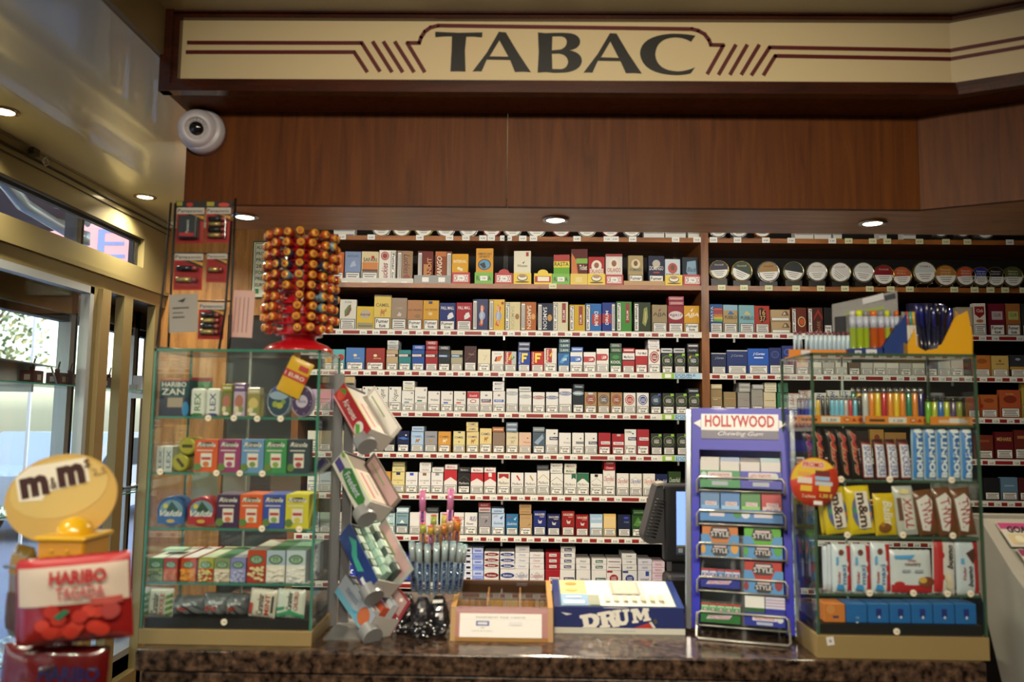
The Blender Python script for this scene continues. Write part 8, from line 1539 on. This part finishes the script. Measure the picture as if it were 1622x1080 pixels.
bag(32, 200, 888, 1015, NY + .022, .03, '7c1818', [r(0, .9, 1, .99, 'a01c20')], 'red sweet bag directly behind the cream labelled bag', R(10), R(-3), 7)
bag(-4, 168, 1022, 1150, NY + .03, .035, '5c1010', [t('HARIBO', .4, .6, .95, .78, '1c1c4c', 0, 0, .04), e(.3, .5, .1, .08, '6c4c18')], 'dark red sweet bag hanging lowest at the bottom left', R(4), R(2), 3)
bag(2, 64, 864, 1010, NY + .13, .03, '6c541c', [r(.1, .7, .9, .9, '8c6c24'), r(.1, .1, .8, .5, '4c3010')], 'dull gold sweet bag at the left side of the stand', R(-30), R(2), 5)
# ------------------------------------------------------------------ scratch card stand at the right edge
sc = thing('scratch_card_stand', 'pale grey sloping stand full of scratch cards at the right picture edge', 'card stand', (P(1590, 1040, 1.75).x, 1.75, 0)); sx0 = sc.location.x
def relR(mb): mb.v = [(x - sx0, y_ - 1.75, z) for x, y_, z in mb.v]; return mb
GRY = mat('a8a69c', .4, 0, .1)
q = [P(1552, 822, 1.98), P(1556, 905, 1.86), P(1566, 985, 1.74), P(1580, 1085, 1.66), P(1592, 1200, 1.62)]
xr_ = q[0].x + .6
pf = [(v.y, v.z) for v in q]
xl0 = q[0].x
sidep = [(xl0, v.y, v.z) for v in q] + [(xl0, 1.9, q[-1].z), (xl0, 2.06, q[0].z)]
m = MB().prism([(xl0, y_, z) for _, y_, z in sidep], (.012, 0, 0), GRY); relR(m).build('side_panel', sc)
m = MB()
for (y0_, z0_), (y1_, z1_) in zip(pf, pf[1:]):
    m.add([(xl0 + .012, y0_ + .02, z0_), (xr_, y0_ + .02, z0_), (xr_, y1_ + .02, z1_), (xl0 + .012, y1_ + .02, z1_)], [(0, 3, 2, 1)], GRY)
m.box((xl0, 2.04, q[0].z - .004), (xr_, 2.07, q[0].z + .004), GRY); relR(m).build('sloping_face', sc)
relR(MB().box((xl0, 1.62, 0), (xr_, 2.04, q[-1].z), mat('3c3c3e', .4))).build('plinth', sc)
cols = [('b04878', 'c8b890', 'GOAL'), ('8c3c5c', 'b8b068', 'GOAL'), ('a84874', '8ca45c', 'GOAL'), ('3c5c7c', 'b0a44c', 'SUPER'), ('b85c2c', 'c8a868', 'CASH'), ('a03050', '9cb0b8', 'GOAL')]
k = 0
for j in range(4):
    y_a, z_a = 1.965 - .068 * j, 0
    tz_ = (y_a - pf[0][0]) / (pf[2][0] - pf[0][0]); z_a = pf[0][1] + (pf[2][1] - pf[0][1]) * tz_
    y_b = y_a - .062; z_b = pf[0][1] + (pf[2][1] - pf[0][1]) * (y_b - pf[0][0]) / (pf[2][0] - pf[0][0])
    for i in range(3):
        c1, c2, tx = cols[(i * 2 + j) % 6]; x_a = xl0 + .035 + i * .088 + .006 * j; o_ = V(x_a, y_b + .012, z_b + .004); U_ = V(.078, 0, 0); V_ = V(0, y_a - y_b, z_a - z_b); N_ = U_.cross(V_).normalized()
        if N_.z < 0: N_ = -N_
        m = MB().prism([V(0, 0, 0), U_, U_ + V_, V_], N_ * .0012, mat('c8c4b8', .4)); m.deco([r(.02, .72, .98, .98, c1), t(tx, .2, .56, .9, .84, '24242c', 0, .3, .04), r(.1, .1, .9, .5, c2), e(.4, .3, .14, .14, 'd8d4b8'), e(.7, .3, .1, .14, 'c8b8a0')], (N_ * .0012, U_, V_, N_))
        tag(m.build('scratch_card', None, o_ ), '%s topped scratch card, %s column and %s row of the stand' % (['pink', 'plum', 'rose', 'steel blue', 'orange', 'crimson'][(i * 2 + j) % 6], ORD[i], ORD[j]), 'scratch card', 'scratch cards on the pale stand'); k += 1
# ------------------------------------------------------------------ glass shelves and goods in the window niche
XM = XW - .13
def shz(px, py): return PX(px, py, XM).z
NZ = [shz(100, 611), shz(215, 771), shz(215, 938)]
bra = mat('b8bab8', .3, .6)
for k, z in enumerate(NZ):
    o = thing('niche_shelf', '%s glass shelf in the window niche' % ['upper', 'middle', 'lower'][k], 'glass shelf', (XM, 1.0, z))
    MB().box((-.12, -3.5, -.006), (.105, 3.42, 0), glass()).box((.105, -3.5, -.006), (.108, 3.42, 0), mat('4c9c8c', .2, 0, .4)).build('glass_sheet', o)
    for y_ in (-1.5, .2, 2.05, 3.2): MB().box((-.12, y_, -.035), (.06, y_ + .012, -.006), bra).build('bracket', o)
def nplace(m, name, px, z, label, cat, X=XM, rz=0):
    y_ = PX(px, 600, X).y; return tag(m.build(name, None, (X, y_, z + .0005), (0, 0, rz)), label, cat)
for k, px in enumerate((50, 90, 110, 129, 172)):
    m = MB().box((-.03, -.03, 0), (.03, .03, .052), mat('5c2420', .4), .003).box((-.0305, -.012, .014), (.0305, .012, .036), 'c8b8a0').box((-.012, -.0305, .014), (.012, -.0295, .036), 'c8b8a0')
    o = nplace(m, 'pipe_stand', px, NZ[0], 'small dark red wooden pipe stand, %s from left on the upper glass shelf' % ORD[k], 'pipe stand')
    MB().tube([(0, .0, .053), (.004, .01, .10)], [.004, .003], mat('6c4c2c', .3), 8).lathe([(0, .052), (.009, .053), (.010, .066), (.007, .068), (.006, .06)], mat('6c3c20', .3), 12).build('pipe', o)
m = MB().prism([(-.05, -.28, .0), (-.05, .2, .0), (-.05, .2, .075), (-.05, -.28, .09)], (.006, 0, 0), mat('c4c8c8', .4)).prism([(-.05, -.28, .09), (-.05, .2, .075), (.04, .2, .07), (.04, -.28, .085)], (0, 0, .004), mat('c4c8c8', .4))
o = nplace(m, 'sloping_display', 22, NZ[0], 'white sloping display stand on the upper glass shelf at the left edge', 'display stand')
for y_ in (-.25, .17): MB().tube([(.04, y_, .085 if y_ < 0 else .07), (.055, y_ + .02, .0)], .004, bra, 6).build('leg', o)
for k, (px, w_, h_, c_, nm, X_, cat) in enumerate(((222, .05, .075, 'd0d4d8', 'white upright box', XM + .02, 'box'), (214, .04, .03, 'c8c8c0', 'low cream box', XM, 'box'), (238, .07, .022, '4c8ca0', 'teal flat box', XM + .06, 'box'))):
    nplace(MB().box((-w_ / 2, -w_ / 2, 0), (w_ / 2, w_ / 2, h_), mat(c_, .4), .002), 'small_box', px, NZ[0], '%s on the upper glass shelf by the post' % nm, cat, X_)
for k in range(6):
    px = 196 + k * 8; m = MB().lathe([(.006, 0), (.006, .10), (.003, .13), (0, .13)], mat(['b8bcc0', '3c3c44', 'a0a4a8'][k % 3], .25, .7), 10)
    m.v = [(v[0], v[2] - .06, v[1] + .006 + .0) for v in m.v]
    nplace(m, 'pipe_tool', px, NZ[1], 'metal smoking tool lying on the middle glass shelf, %s from left' % ORD[k], 'pipe tool', XM + .02, R(25 * math.sin(k * 2)))
pc_ = nplace(MB().box((-.05, -.09, 0), (.05, .09, .012), mat('c8ccd0', .3)), 'pen_tray', 210, NZ[2], 'white pen tray on the lower glass shelf', 'pen tray')
for k in range(8):
    m = MB().lathe([(.005, 0), (.005, .11), (.004, .14), (0, .14)], mat(['d0d4dc', '3c3c8c', 'b8b8c0', '2c2c34'][k % 4], .3), 8)
    o = tag(m.build('pen', None, (XM - .03 + .012 * (k % 4), pc_.location.y - .07 + .02 * k, NZ[2] + .0125), (R(-10 + 4 * k), R(6), 0)), 'upright pen in the window niche tray, %s from left' % ORD[k], 'pen', 'pens in the window niche')
# curtain wire and clamp on the window head
cw = thing('curtain_wire', 'thin dark wire with a clamp along the bronze window head', 'wire', (XW + .05, 2.0, zt0 + .12))
MB().tube([(0, -3, 0), (0, 1.93, 0)], .0018, M_BLACK, 6).build('wire', cw)
yy = PX(55, 268, XW + .05).y - 2.0
MB().box((-.018, yy - .02, -.015), (.004, yy + .02, .012), mat('3a3424', .4, .5), .003).tube([(0, yy + .04, -.02), (.0, yy + .06, .0), (0, yy + .08, -.02), (0, yy + .06, -.035), (0, yy + .04, -.02)], .003, mat('b8b4a4', .3, .6), 6).build('clamp', cw)
